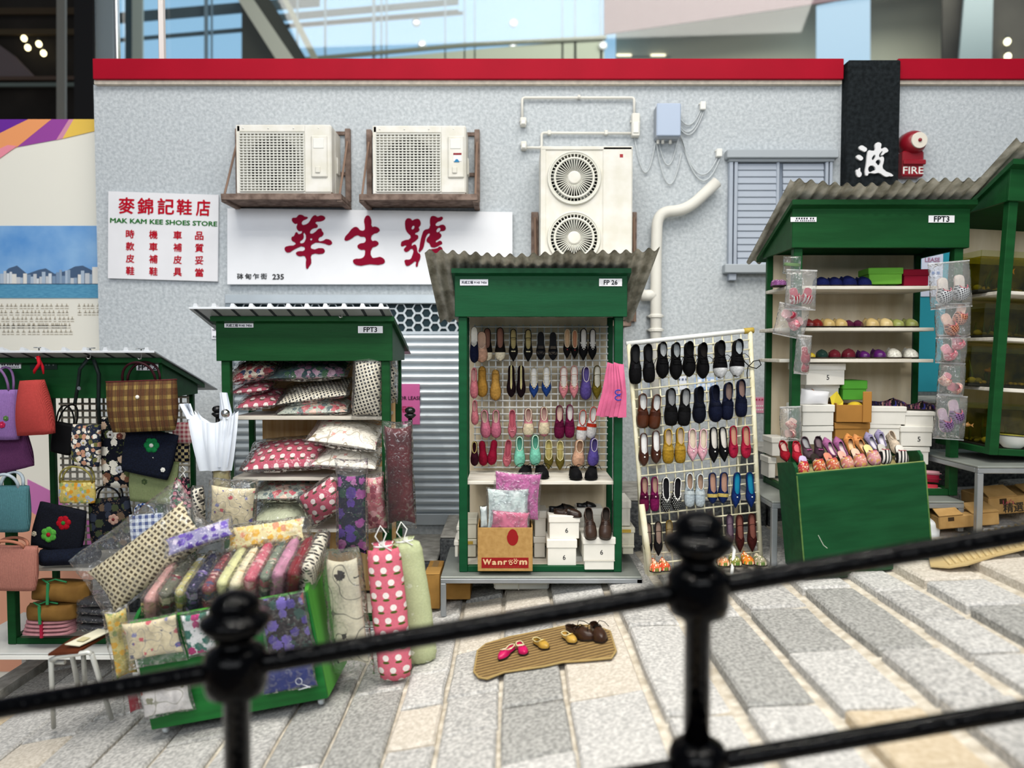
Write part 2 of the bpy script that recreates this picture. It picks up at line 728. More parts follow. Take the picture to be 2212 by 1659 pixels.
# paving: mortar bed and single stones
g = G()
X0, X1 = -3.5, 5.2
g.add([(X0, 0.6, ground(X0) - .03), (X1, 0.6, ground(X1) - .03), (X1, YW, ground(X1) - .03), (X0, YW, ground(X0) - .03),
       (X0, 0.6, ground(X0) - .5), (X1, 0.6, ground(X1) - .5), (X1, YW, ground(X1) - .5), (X0, YW, ground(X0) - .5)],
      [(0, 1, 2, 3), (0, 4, 5, 1), (3, 2, 6, 7), (0, 3, 7, 4), (1, 5, 6, 2), (4, 7, 6, 5)])
floor = struct('floor', g, MORTAR)
STX = [-3.36, -3.05, -2.72, -2.4, -2.07, -1.74, -1.42, -1.12, -.84, -.557, -.327, -.054, .258, .628, .95, 1.27, 1.617, 1.92, 2.17, 2.52, 2.85, 3.2, 3.55, 3.9, 4.3]
rs = random.Random(21)
for i in range(len(STX) - 1):
    xa, xb = STX[i] + .010, STX[i + 1] - (.034 if STX[i] > .2 else .012)
    y = 1.1 + rs.random() * .3
    while y < 5.66:
        ln = rs.choice([.36, .45, .55, .7, .85, 1.0])
        ya, yb = y, min(y + ln, 5.67)
        if yb - ya < .15:
            break
        xc = (xa + xb) / 2
        tilt = .04 if xc > .5 else .17
        zc = ground(xc) + rs.uniform(-.006, .008)
        n = 5
        gg = G()
        top = []
        j = lambda: rs.uniform(-.007, .007)
        ring = [(xa + j(), ya + j()), ((xa + xb) / 2, ya + j()), (xb + j(), ya + j()), (xb + j(), (ya + yb) / 2), (xb + j(), yb + j()), ((xa + xb) / 2, yb + j()), (xa + j(), yb + j()), (xa + j(), (ya + yb) / 2)]
        cx, cy = xc, (ya + yb) / 2
        vs = []
        for k, (dz, sh) in enumerate(((-.16, 0), (-.012, 0), (0, .010))):
            for (px, py) in ring:
                sx = sh * (1 if px < cx else -1) if abs(px - cx) > .02 else 0
                sy = sh * (1 if py < cy else -1) if abs(py - cy) > .02 else 0
                vs.append((px + sx, py + sy, zc + tilt * (px - xc) + dz + (rs.uniform(-.003, .003) if k == 2 else 0)))
        vs.append((cx, cy, zc + .003))
        fs = []
        for k in range(2):
            for q in range(8):
                r = (q + 1) % 8
                fs.append((k * 8 + q, k * 8 + r, (k + 1) * 8 + r, (k + 1) * 8 + q))
        for q in range(8):
            fs.append((16 + q, 16 + (q + 1) % 8, 24))
        gg.add(vs, fs)
        wts = [5, 3, 3, 1.2, 1.5] if xc > .2 else [3, 4, 1.5, .6, 3]
        mk('paving_stone', gg, rs.choices(STONE_M, wts)[0], floor)
        y = yb + rs.uniform(.018, .03)
# edge trim of the sloping street at its open end
g = G()
g.add([(-3.56, .6, ground(-3.5) - .6), (-3.38, .6, ground(-3.4) - .6), (-3.38, YW, ground(-3.4) - .6), (-3.56, YW, ground(-3.5) - .6),
       (-3.56, .6, ground(-3.5) + .04), (-3.38, .6, ground(-3.4) + .05), (-3.38, YW, ground(-3.4) + .05), (-3.56, YW, ground(-3.5) + .04)],
      [(0, 1, 2, 3), (4, 7, 6, 5), (0, 4, 5, 1), (1, 5, 6, 2), (2, 6, 7, 3), (3, 7, 4, 0)])
struct('trim_1', g, LEDGETOP)

# stone ledge along the wall, in rising blocks
for k, (xa, xb, zt) in enumerate([(-3.4, -2.02, -.20), (-2.0, -.56, .085), (-.54, .62, .26), (.64, 1.9, .54), (1.92, 2.86, .88), (2.88, 5.0, 1.27)]):
    g = G().bb(xa, xb, 5.69, YW + .02, zt - 1.2, zt - .02, .008)
    o = struct('stone_ledge', g, GRANITE)
    mk('ledge_slab', G().bb(xa, xb, 5.70, YW + .01, zt - .018, zt, .008), LEDGETOP, o)

# wall and cornice
wl, wr = P(209, 500, YW).x, 5.6
ztop = P(1106, 183, YW).z
zred = P(1106, 134, YW).z
struct('wall_back', G().b(wl, wr, YW, YW + .12, -2.2, ztop), PLASTER)
RED = mat('#a10e26', 0.5, var=0.06, vs=3, spec=.08)
xp0, xp1 = P(1826, 300, YW - .12).x, P(1941, 300, YW - .12).x
struct('trim_2', G().bb(P(200, 150, YW - .08).x, xp0 - .005, YW - .08, YW + .14, ztop + .02, zred, .004), RED)
struct('trim_3', G().bb(P(202, 150, YW - .05).x, xp0 - .005, YW - .05, YW + .14, ztop - .012, ztop + .02, .003), mat('#d8cfc0', .8, var=.15, vs=20))
struct('trim_4', G().bb(xp1 + .005, wr, YW - .08, YW + .14, ztop + .02, zred, .004), RED)
struct('trim_5', G().bb(xp1 + .005, wr, YW - .05, YW + .14, ztop - .012, ztop + .02, .003), mat('#d8cfc0', .8, var=.15, vs=20))

# black sign pillar with raised white character
t = thing('sign_pillar', 'black stone pillar with one raised white character, above the corrugated roof', 'pillar', P(1883, 400, YW - .12))
o_ = P(1883, 400, YW - .12)
mk('shaft', G().bb(P(1828, 400, YW - .12).x - o_.x, P(1941, 400, YW - .12).x - o_.x, 0, .14, P(1883, 640, YW - .12).z - o_.z, P(1883, 129, YW - .12).z - o_.z, .01), mat('#14181a', .9, vs=30, c2='#23282b', bump=.4, bs=40, spec=.1), t)
BO = [[(308, 318), (400, 255), (520, 310), (595, 385), (520, 480), (430, 440), (330, 390)],
      [(208, 655), (250, 605), (320, 595), (410, 645), (455, 720), (380, 790), (310, 765)],
      [(215, 1120), (270, 1125), (335, 1058), (350, 1165), (398, 1250), (390, 1330), (310, 1390), (235, 1330), (210, 1220)],
      [(655, 432), (780, 445), (880, 420), (880, 240), (930, 165), (1020, 145), (1105, 205), (1100, 370), (1230, 325), (1330, 390), (1350, 460), (1240, 525), (1130, 610), (1100, 600), (1150, 462), (1100, 480), (1040, 680), (1140, 645), (1190, 690), (1195, 800), (1160, 1080), (1530, 1320), (1500, 1358), (1400, 1350), (1320, 1372), (1240, 1360), (1020, 1235), (870, 1258), (650, 1255), (620, 1325), (570, 1332), (532, 1290), (580, 860), (610, 560)],
      [(880, 585), (800, 650), (765, 720), (795, 778), (855, 740)],
      [(1055, 768), (900, 845), (930, 900), (1010, 965)],
      [(712, 970), (905, 1105), (800, 1165), (665, 1200)]]
sc_ = 100 / 1659.
pts = []
for pl in BO:
    pts.append([tuple((P(1835 + x * sc_, 300 + y * sc_, YW - .12) - o_)[i] for i in (0, 2)) for x, y in pl])
me = curve_mesh('character', pts, .02)
link('character', me, mat('#e8e8ea', .6), t, T((0, -.008, 0)) @ R('X', 90))

# ------------------------------------------------------------------ roller shutter
SHUT = mat('#b3bdc5', .35, metal=.25, var=.08, vs=3)
SHUTD = mat('#8b959d', .4, metal=.5)
xa, xb = P(503, 900, YW).x, P(1112, 900, YW).x
zt, zb = P(800, 640, YW).z, P(800, 1132, YW).z
door = struct('door_1', G().b(xa, xb, YW - .012, YW - .002, zb, zt), mat('#1d3038', .5))
mk('shutter_housing', G().bb(xa - .03, xb + .03, YW - .07, YW - .01, P(800, 657, YW).z, zt + .012, .006), SHUT, door)
for s_, x in ((0, xa), (1, xb)):
    mk('side_rail', G().bb(x - .03, x + .03, YW - .06, YW - .008, zb - .03, zt, .005), SHUTD, door)


def slat_prof(x0, x1, z0, z1, y):
    gg = G()
    prof = [(0, z0), (-.008, z0 + (z1 - z0) * .08), (-.020, z0 + (z1 - z0) * .3), (-.024, z0 + (z1 - z0) * .55), (-.018, z0 + (z1 - z0) * .8), (-.004, z0 + (z1 - z0) * .93), (0, z1)]
    vs = [(x, y + p[0], p[1]) for p in prof for x in (x0, x1)]
    gg.add(vs, [(2 * i, 2 * i + 1, 2 * i + 3, 2 * i + 2) for i in range(len(prof) - 1)])
    gg.add([(x0, y + p[0], p[1]) for p in prof], [tuple(range(len(prof)))])
    gg.add([(x1, y + p[0], p[1]) for p in prof], [tuple(range(len(prof)))[::-1]])
    return gg


ys = [657, 664]
SLM = None
ph = (1108 - 722) / 23.0
hz = P(800, 722, YW).z - P(800, 722 + ph, YW).z
slatmesh = slat_prof(xa + .02, xb - .02, -hz, 0, 0).mesh('slat')
for k in range(23):
    link('slat', slatmesh, SHUT, door, T((0, YW - .016, P(800, 722 + k * ph, YW).z)))
mk('bottom_bar', G().bb(xa + .02, xb - .02, YW - .045, YW - .012, zb, P(800, 1108, YW).z, .004), SHUT, door)
# perforated hexagon band
g = G()
hr = M(12.2, YW)
z1_, z0_ = P(800, 659, YW).z, P(800, 717, YW).z
nx = int((xb - xa) / (hr * 1.5)) + 2
for i in range(nx):
    for j in range(4):
        cx = xa + i * hr * 1.5
        cz = z1_ - hr * .6 - (j + (i % 2) * .5) * hr * sqrt(3) * .98
        if cz < z0_ - .01 or cz > z1_ + .02 or cx < xa + .05 or cx > xb - .05:
            continue
        ring_o = [(cx + hr * 1.0 * cos(pi / 3 * k), cz + hr * 1.0 * sin(pi / 3 * k)) for k in range(6)]
        ring_i = [(cx + hr * .80 * cos(pi / 3 * k), cz + hr * .80 * sin(pi / 3 * k)) for k in range(6)]
        vs = [(x, YW - .026, z) for x, z in ring_o] + [(x, YW - .026, z) for x, z in ring_i] + [(x, YW - .016, z) for x, z in ring_i]
        fs = []
        for k in range(6):
            l = (k + 1) % 6
            fs += [(k, l, 6 + l, 6 + k), (6 + k, 6 + l, 12 + l, 12 + k)]
        g.add(vs, fs)
mk('hexagon_grille', g, mat('#b7bfc4', .4, metal=.4), door, kind='stuff')
mk('grille_rail', G().bb(xa + .02, xb - .02, YW - .03, YW - .012, P(800, 723, YW).z, P(800, 716, YW).z, .003), SHUT, door)

# ------------------------------------------------------------------ louvred window
WG = mat('#aab3c0', .6, var=.05, vs=3, spec=.2)
WG2 = mat('#a9b0b6', .6)
q = lambda x, y, Y=YW: P(x, y, Y)
win = struct('window_1', G().b(q(1582, 0).x, q(1800, 0).x, YW - .01, YW + .0, q(0, 585).z, q(0, 335).z), mat('#8c97a6', .7))
mk('window_head', G().bb(q(1568, 0).x, q(1808, 0).x, YW - .10, YW - .005, q(0, 347).z, q(0, 329).z, .006), WG2, win)
mk('window_head_moulding', G().bb(q(1574, 0).x, q(1802, 0).x, YW - .07, YW - .005, q(0, 353).z, q(0, 347).z, .004), WG2, win)
mk('window_sill', G().bb(q(1566, 0).x, q(1806, 0).x, YW - .10, YW - .005, q(0, 592).z, q(0, 573).z, .006), WG2, win)
for x in (1585, 1785):
    mk('sill_bracket', G().bb(q(x - 8, 0).x, q(x + 8, 0).x, YW - .07, YW - .005, q(0, 607).z, q(0, 592).z, .004), WG, win)
for x0, x1 in ((1576, 1584), (1587, 1594), (1784, 1790), (1793, 1799)):
    mk('window_jamb', G().bb(q(x0, 0).x, q(x1, 0).x, YW - .06, YW - .005, q(0, 573).z, q(0, 353).z, .003), WG, win)
mk('window_mullion', G().bb(q(1679, 0).x, q(1685, 0).x, YW - .05, YW - .01, q(0, 573).z, q(0, 353).z, .003), WG, win)
louv = G().bb(-M(43.5, YW), M(43.5, YW), -.010, .010, -M(7.2, YW), M(7.2, YW), .004).mesh('louvre')
for cx in (1636, 1735):
    for k in range(15):
        link('louvre', louv, WG, win, T(q(cx, 361 + k * 14.6, YW - .028)) @ R('X', -11))

# teal door behind the right stall
TEAL = mat('#2f93a6', .45, var=.06, vs=3)
door2 = struct('door_2', G().bb(q(1962, 0).x, q(2078, 0).x, YW - .035, YW - .003, q(0, 846).z, q(0, 470).z, .004), TEAL)
mk('door_frame', G().bb(q(2080, 0).x, q(2086, 0).x, YW - .06, YW - .003, q(0, 846).z, q(0, 466).z, .003), mat('#cfe3ea', .5), door2)

# ------------------------------------------------------------------ far hall behind and above the wall
YB = 15.0
SKYB = emit('#9ecbed', 0.95)
SKY2 = emit('#b9d8f0', 0.95)


def back_poly(name, pts, Y, m, th=.05):
    c = P(sum(p[0] for p in pts) / len(pts), sum(p[1] for p in pts) / len(pts), Y)
    poly = [(v.x, v.z) for v in (P(x, y, Y) for x, y in pts)]
    return struct(name, G().prism(poly, Y, Y + th), m)


back_poly('window_2', [(225, 260), (225, -220), (1330, -220), (1330, 260)], YB + 1.0, SKYB)
BEIGE = mat('#c7c6b0', .7)
back_poly('wall_hall', [(1080, 300), (1080, -250), (3300, -250), (3300, 300)], YB + 2, BEIGE)
back_poly('wall_bulkhead', [(1305, -150), (1305, 74), (1816, 0), (2300, -72), (2300, -150)], YB + .6, mat('#7a6468', .8))
back_poly('wall_lintel', [(740, 190), (760, 131), (1305, 82), (1305, 190)], YB + .5, mat('#b9bda8', .7))
back_poly('wall_lintel_band', [(560, 132), (1010, 92), (1310, 76), (1310, 84), (1010, 100), (560, 140)], YB + .45, mat('#7d806f', .7))
back_poly('window_3', [(1765, 190), (1765, 12), (1880, -12), (1880, 190)], YB + .7, SKY2)
back_poly('wall_dark', [(2036, 260), (2036, -250), (3300, -250), (3300, 260)], YB + .3, mat('#4b4740', .7, vs=.6, c2='#2a2722'))
back_poly('wall_glazed_strip', [(2062, 250), (2100, -200), (2150, -200), (2140, 250)], YB + .1, mat('#7c8a8c', .3))
DK = mat('#56666c', .5)
for pts in ([(225, 30), (225, 52), (505, 28), (690, 12), (690, -10)], [(225, 85), (225, 92), (520, 68), (990, 28), (990, 20)],
            [(560, 48), (990, 8), (990, -4), (560, 34)], [(560, 64), (1000, 30), (1000, 24), (560, 56)]):
    back_poly('trim_6', pts, YB + .6, DK)
for x, w_ in ((441, 7), (455, 3), (700, 4), (804, 6), (822, 3), (833, 3), (1002, 3), (1024, 3), (1213, 4), (1240, 5), (1296, 5), (640, 3), (960, 3)):
    back_poly('trim_7', [(x, 200), (x, -200), (x + w_, -200), (x + w_, 200)], YB + .5, mat('#8aa0ad', .5))
back_poly('trim_8', [(270, 190), (270, -150), (285, -150), (285, 190)], YB + .3, mat('#2d4a55', .5))
back_poly('trim_9', [(285, 190), (285, -150), (308, -150), (308, 190)], YB + .3, mat('#cfd8cd', .5))
# slanting steel brace with its dark recess
back_poly('wall_recess', [(522, 190), (522, -60), (560, -40), (700, 190)], YB + .4, mat('#4a4a40', .8))
back_poly('brace', [(502, -20), (535, -20), (650, 150), (610, 150)], YB + .2, mat('#d5d3c2', .6))
back_poly('brace_thin', [(600, -20), (612, -20), (700, 150), (684, 150)], YB + .2, mat('#a8a894', .6))
for x, y in ((900, 50), (1109, 51), (912, 97), (1108, 98), (1302, 100)):
    t = thing('downlight', 'small round downlight glowing in far hall, at %s' % {900: 'upper left of four', 1109: 'upper right of four', 912: 'lower left of four', 1108: 'lower right of four', 1302: 'the right beside the beige lintel'}[x], 'lamp', P(x, y, YB + (.494 if x == 1302 else .994)))
    mk('rim', G().lathe([(.06, 0), (.085, .01), (.085, .04), (.05, .05)], 16, FACE), WHITE, t, True)
    mk('bulb', G().ball((0, -.03, 0), .055, 10, (1.2, .6, .8)), emit('#ffffff', 3.0), t, True)
t = thing('strip_lamp', 'pair of warm strip lamps on far beige wall', 'lamp', P(1390, 119, YB + 1.952))
for dx in (-.42, .32):
    mk('tube', G().bb(dx - .16, dx + .16, -.02, .02, -.02, .02, .01), emit('#fff2d0', 2.2), t)
mk('rail', G().bb(-.6, .6, .02, .05, -.03, -.01, .005), GREY, t)
# left: dark hall ceiling
dark = back_poly('wall_far_left', [(-900, 500), (-900, -400), (230, -400), (230, 500)], 12.5, mat('#2a2623', .8, vs=.8, c2='#171412'))
for y0, y1, c in ((20, 34, '#3a2f22'), (66, 78, '#3d3324'), (168, 176, '#4a3c34'), (182, 190, '#57605c')):
    back_poly('trim_10', [(-900, y1), (-900, y0), (190, y0 - 4), (190, y1 - 4)], 12.3, mat(c, .7))
back_poly('wall_glow_patch', [(-900, 172), (-900, 60), (-40, 70), (30, 120), (80, 172)], 12.35, mat('#5a5052', .8))  # soft glow in the dark hall, painted as a paler patch
back_poly('trim_11', [(122, 400), (122, -300), (140, -300), (140, 400)], 11.0, mat('#7d7a72', .4, metal=.3))
back_poly('trim_12', [(160, 400), (160, -300), (201, -300), (201, 400)], 10.5, mat('#1b1a1b', .5))
back_poly('trim_13', [(201, 400), (201, -300), (244, -300), (244, 400)], 10.6, mat('#8f969a', .4))
for n_, (x, y) in zip(('highest', 'leftmost', 'upper right', 'lowest'), ((52, 83), (60, 103), (84, 95), (94, 115))):
    t = thing('bulb_lamp', 'warm glowing bulb under dark hall ceiling, %s of four' % n_, 'lamp', P(x, y, 12.32))
    mk('bulb', G().ball((0, 0, 0), .042, 12, (1, 1, 1.15)), emit('#fff0b8', 4.0), t, True)
    mk('cap', G().lathe([(.018, .045), (.02, .05), (.018, .09), (.01, .1)], 10), BLACK, t)
for n_, (x, y) in zip(('upper', 'lower'), ((2176, 90), (2177, 122))):
    t = thing('bulb_lamp', 'warm bulb glowing behind glass at far right, %s one' % n_, 'lamp', P(x, y, YB + .25))
    mk('bulb', G().ball((0, 0, 0), .06, 12, (1, 1, 1.15)), emit('#fff4cc', 4.0), t, True)
    mk('cap', G().lathe([(.03, .06), (.03, .12)], 10), BLACK, t)
# glass of the display above the wall, with its posts
gl = struct('window_4', G().b(P(204, 0, YW + .2).x, 6.2, YW + .2, YW + .212, zred - .05, zred + 1.6), glass((.93, .96, .96), .05))
for x0, x1, m_ in ((246, 254, CHROME), (342, 353, mat('#e6e0dc', .5))):
    mk('glass_post', G().bb(P(x0, 0, YW + .15).x, P(x1, 0, YW + .15).x, YW + .13, YW + .19, zred - .05, zred + 1.6, .008), m_, gl)
# hall floor and poster board left of the model street
struct('floor_hall', G().b(-14, 14, -6, 18, -2.3, -2.2), mat('#c3a894', .5, var=.1, vs=1))
# ================================================================== POSTER BOARD
YP = 6.67
c0 = P(100, 800, YP)
t = thing('poster_board', 'tall cream exhibition poster with harbour skyline photo, left of grey wall', 'poster', c0)


def flat(name, pts, m, layer, parent=t, o=None, Y=YP, th=.002):
    o = o or c0
    poly = [((P(x, y, Y) - o).x, (P(x, y, Y) - o).z) for x, y in pts]
    return mk(name, G().prism(poly, -layer * .0025 - th, -layer * .0025), m, parent)


mk('board', G().bb(P(-900, 0, YP).x - c0.x, P(216, 0, YP).x - c0.x, .0, .05, P(0, 1475, YP).z - c0.z, P(0, 258, YP).z - c0.z, .004), mat('#eceadf', .6), t)
flat('purple_band', [(-900, 258), (115, 258), (-10, 335), (-900, 600)], mat('#6d2f9c', .6), 1)
flat('orange_band', [(112, 258), (62, 258), (-60, 318), (-60, 360), (0, 342), (0, 333), (38, 318)], mat('#f0a06a', .6), 2)
flat('pink_band', [(0, 322), (-60, 345), (-60, 372), (0, 343), (30, 322), (38, 316), (18, 314)], mat('#ee93a5', .6), 3)
flat('violet_band', [(112, 258), (150, 258), (135, 300), (38, 318)], mat('#9a4aa0', .6), 1.5)
flat('rose_band', [(150, 258), (163, 258), (148, 297), (122, 303)], mat('#d592ae', .6), 1.8)
flat('yellow_band', [(160, 258), (216, 258), (216, 281), (136, 300)], mat('#edc65a', .6), 2.2)
sky_ = flat('photo_sky', [(-900, 488), (213, 488), (213, 600), (-900, 600)], mat('#8fbbe6', .6, vs=2.5, c2='#5d97d6'), 1)
flat('photo_water', [(-900, 612), (213, 612), (213, 644), (-900, 644)], mat('#62a3c4', .6, vs=20, c2='#4f8fb4', stretch=(1, 1, 6)), 2)
flat('photo_hills', [(-900, 614), (-200, 570), (0, 600), (20, 580), (38, 574), (60, 592), (85, 583), (100, 580), (120, 592), (145, 585), (163, 576), (180, 574), (200, 584), (213, 580), (213, 614)], mat('#4c6280', .7), 3)
rs = random.Random(5)
x = -20
bm_ = [mat(c, .6) for c in ('#aebfd2', '#d6dde4', '#7f97b3', '#c7ccd2', '#93a7bd', '#e4e2dc')]
while x < 209:
    w_ = rs.uniform(5, 10)
    h_ = rs.uniform(10, 30)
    if x > 195:
        h_ = 36
    flat('photo_tower', [(x, 613), (x, 613 - h_), (min(213, x + w_), 613 - h_), (min(213, x + w_), 613)], rs.choice(bm_), 4 + rs.random())
    x += w_ * rs.uniform(.8, 1.2)
TXT = mat('#b3aa98', .7)
g = G()
rs = random.Random(8)
for yy, x0, x1 in ((662, -80, 152), (676, -80, 150), (690, -80, 153), (704, -80, 152), (718, -80, 150), (662, 168, 212), (676, 168, 210), (704, -80, 140)):
    x = x0
    while x < x1:
        w_ = rs.uniform(5, 9)
        for dx, dy, ww, hh in ((0, 0, w_, 1.6), (0, 5, w_, 1.6), (w_ * .4, 0, 1.6, 6)):
            a, b_ = P(x + dx, yy + dy, YP) - c0, P(x + dx + ww, yy + dy - hh, YP) - c0
            g.b(a.x, b_.x, -.003, 0, a.z, b_.z)
        x += w_ + rs.choice([2, 2, 5])
mk('print', g, TXT, t, kind='stuff')
flat('magenta_shape', [(60, 1035), (110, 1060), (330, 1230), (330, 1300), (60, 1300)], mat('#c779b4', .6), 1)
flat('salmon_shape', [(-300, 1180), (60, 1100), (330, 1280), (330, 1450), (-300, 1450)], mat('#e6a98d', .6), 2)

# ================================================================== WALL FITTINGS
INK = mat('#b50f26', .6, spec=.05)
BRUSH = mat('#8a0e2e', .6, spec=.05)
BOARD = mat('#eceef3', .5, var=.04, vs=2.5)
HUA = [[(320, 215), (440, 185), (500, 120), (590, 118), (660, 160), (740, 185), (720, 215), (590, 290), (590, 370), (650, 380), (760, 325), (880, 150), (950, 125), (990, 155), (1090, 130), (1190, 170), (1200, 215), (1080, 290), (940, 320), (1000, 390), (985, 450), (890, 475), (805, 545), (810, 610), (950, 560), (1020, 490), (1090, 480), (1115, 540), (1155, 600), (1120, 680), (1040, 720), (1030, 800), (1150, 800), (1235, 755), (1385, 850), (1330, 915), (1260, 910), (1190, 880), (840, 905), (835, 1010), (1140, 1000), (1190, 1080), (1130, 1145), (840, 1170), (830, 1390), (770, 1490), (718, 1550), (690, 1480), (665, 1215), (500, 1210), (425, 1135), (480, 1085), (655, 1050), (640, 965), (400, 1020), (195, 1115), (125, 1000), (180, 950), (420, 890), (400, 850), (320, 800), (320, 700), (370, 680), (440, 572), (505, 630), (590, 555), (500, 545), (440, 440), (460, 350), (400, 355)],
       [(625, 610), (650, 590), (650, 840), (530, 850), (615, 750), (632, 690)],
       [(815, 735), (862, 765), (815, 790)]]
SHENG = [[(640, 240), (735, 128), (825, 240), (850, 430), (920, 425), (1030, 475), (1045, 545), (840, 660), (845, 800), (950, 800), (1020, 870), (950, 950), (850, 990), (850, 1245), (980, 1245), (1075, 1232), (1190, 1350), (1120, 1420), (780, 1425), (440, 1450), (340, 1350), (370, 1295), (560, 1270), (640, 1210), (660, 1130), (650, 1045), (550, 1040), (458, 955), (520, 880), (660, 840), (660, 710), (540, 690), (455, 655), (250, 775), (130, 795), (115, 750), (230, 590), (360, 450), (450, 440), (540, 525), (640, 520), (655, 430)]]
HAO = [[(285, 225), (400, 218), (440, 262), (500, 235), (610, 228), (655, 290), (655, 390), (610, 450), (630, 500), (600, 560), (510, 620), (590, 660), (590, 740), (420, 930), (500, 900), (545, 930), (590, 1120), (640, 1150), (655, 1240), (600, 1380), (555, 1495), (530, 1470), (530, 1350), (440, 1400), (290, 1468), (240, 1380), (240, 1320), (380, 1295), (430, 1220), (440, 1015), (290, 1100), (220, 1060), (225, 1010), (280, 930), (150, 950), (140, 880), (165, 820), (400, 720), (290, 560), (250, 420)],
       [(480, 400), (425, 445), (430, 500), (490, 470)],
       [(620, 1105), (630, 980), (700, 640), (760, 520), (890, 470), (910, 230), (950, 155), (1040, 150), (1120, 190), (1240, 170), (1245, 230), (1060, 350), (1075, 410), (1260, 375), (1330, 460), (1290, 535), (1160, 570), (1215, 650), (1180, 730), (1060, 840), (1180, 800), (1235, 870), (1180, 910), (950, 975), (890, 870), (820, 820), (830, 740), (905, 640), (890, 605), (810, 680), (770, 830), (720, 1010), (660, 1080)],
       [(1080, 520), (1180, 465), (1105, 580)],
       [(890, 1060), (1100, 1000), (1170, 955), (1240, 1010), (1230, 1090), (1150, 1250), (1000, 1330), (890, 1300)]]
YS = YW - .06
o_ = P(800, 533, YS)
t = thing('signboard', 'long white shop signboard with three big crimson brush characters', 'sign', o_)
cor = [P(491, 614, YS), P(1107, 614, YS), P(1107, 458, YS), P(491, 450, YS)]
mk('board', G().prism([((c - o_).x, (c - o_).z) for c in cor], 0, .05), BOARD, t)
for nm, ox, polys in (('hua', 605, HUA), ('sheng', 735, SHENG), ('hao', 855, HAO)):
    k = 130 / 1598.
    pl = [[tuple((P(ox + x * k, 455 + y * k, YS) - o_)[i] for i in (0, 2)) for x, y in p_] for p_ in polys]
    me = curve_mesh('character', pl, .008)
    link('character', me, BRUSH, t, T((0, -.004, 0)) @ R('X', 90))
cap = T((0, -.002, 0)) @ R('X', 90)
fl = bpy.data.objects.new('caption', None)
for i, ch in enumerate('砵甸乍街'):
    v = P(519 + i * 17, 597, YS) - o_
    o2 = text(ch, .06, BLACK, t, 0, 0, 0, bold=.0012, name='caption_character', height=M(13, YS), width=M(14, YS))
    o2.matrix_basis = T((v.x, -.002, v.z)) @ R('X', 90) @ o2.matrix_basis
v = P(601, 598, YS) - o_
o2 = text('235', .06, BLACK, t, 0, 0, 0, bold=.002, name='street_number', width=M(25, YS), height=M(12, YS))
o2.matrix_basis = T((v.x, -.002, v.z)) @ R('X', 90) @ o2.matrix_basis

YS2 = YW - .03
o_ = P(352, 512, YS2)
t = thing('signboard', 'square white sign with red characters and green capitals on grey wall', 'sign', o_)
cor = [P(233, 601, YS2), P(470, 608, YS2), P(472, 421, YS2), P(234, 413, YS2)]
mk('board', G().prism([((c - o_).x, (c - o_).z) for c in cor], 0, .02), mat('#e8e8ec', .5, var=.04, vs=3), t)
k = 260 / 2054.


def sgn(body, zx, zy, zw, zh, m, bold, name='character'):
    v = P(225 + zx * k, 405 + zy * k, YS2) - o_
    o2 = text(body, .1, m, t, 0, 0, 0, bold=bold, name=name, width=M(zw * k, YS2), height=M(zh * k, YS2) if zh else None)
    o2.matrix_basis = T((v.x, -.002, v.z)) @ R('X', 90) @ R('Z', -2) @ o2.matrix_basis


for ch, x, y, w_, h_ in (('麥', 385, 310, 280, 280), ('錦', 705, 320, 270, 280), ('記', 1055, 325, 285, 275), ('鞋', 1370, 338, 260, 265), ('店', 1690, 350, 240, 280)):
    sgn(ch, x, y, w_, h_, INK, .0022)
sgn('MAK KAM KEE SHOES STORE', 1018, 592, 1815, 84, mat('#2a7030', .6, spec=.05), .0030, 'lettering')
for cx, col_ in ((445, '時款皮鞋'), (842, '機車補鞋'), (1255, '車補皮具'), (1625, '品質妥當')):
    for i, ch in enumerate(col_):
        sgn(ch, cx, 795 + i * 209 + (cx - 445) * .025, 145, 145, INK, .0024)


# ------------------------------------------------------------------ air conditioners
ACW = mat('#e6e4de', .5, vs=7, c2='#dad7cb', bump=.03)
AC_SHADE = mat('#060707', .9)  # near-black colour painted for the shade inside the fan openings
RUST = mat('#8c7a70', .85, vs=14, c2='#62524a', spec=.1, bump=.4, bs=40)


def plate_hole(gg, x0, x1, z0, z1, cx, cz, r, y, n=48):
    vi, vo = [], []
    for k_ in range(n):
        a = 2 * pi * k_ / n
        dx, dz = cos(a), sin(a)
        vi.append((cx + r * dx, y, cz + r * dz))
        s_ = min((x1 - cx) / dx if dx > 1e-9 else 9e9, (x0 - cx) / dx if dx < -1e-9 else 9e9, (z1 - cz) / dz if dz > 1e-9 else 9e9, (z0 - cz) / dz if dz < -1e-9 else 9e9)
        vo.append((cx + s_ * dx, y, cz + s_ * dz))
    gg.add(vi + vo, [(k_, (k_ + 1) % n, n + (k_ + 1) % n, n + k_) for k_ in range(n)])
    # corners
    for X_, Z_ in ((x0, z0), (x1, z0), (x1, z1), (x0, z1)):
        best = sorted(range(n), key=lambda q_: (vo[q_][0] - X_) ** 2 + (vo[q_][2] - Z_) ** 2)
        a = best[0]
        b_ = (a + 1) % n if ((vo[(a + 1) % n][0] - X_) ** 2 + (vo[(a + 1) % n][2] - Z_) ** 2) < ((vo[(a - 1) % n][0] - X_) ** 2 + (vo[(a - 1) % n][2] - Z_) ** 2) else (a - 1) % n
        gg.add([vo[a], vo[b_], (X_, y, Z_)], [(0, 1, 2)])
    # throat
    vt = [(p_[0], y + .10, p_[2]) for p_ in vi]
    gg.add(vi + vt, [(k_, n + k_, n + (k_ + 1) % n, (k_ + 1) % n) for k_ in range(n)])


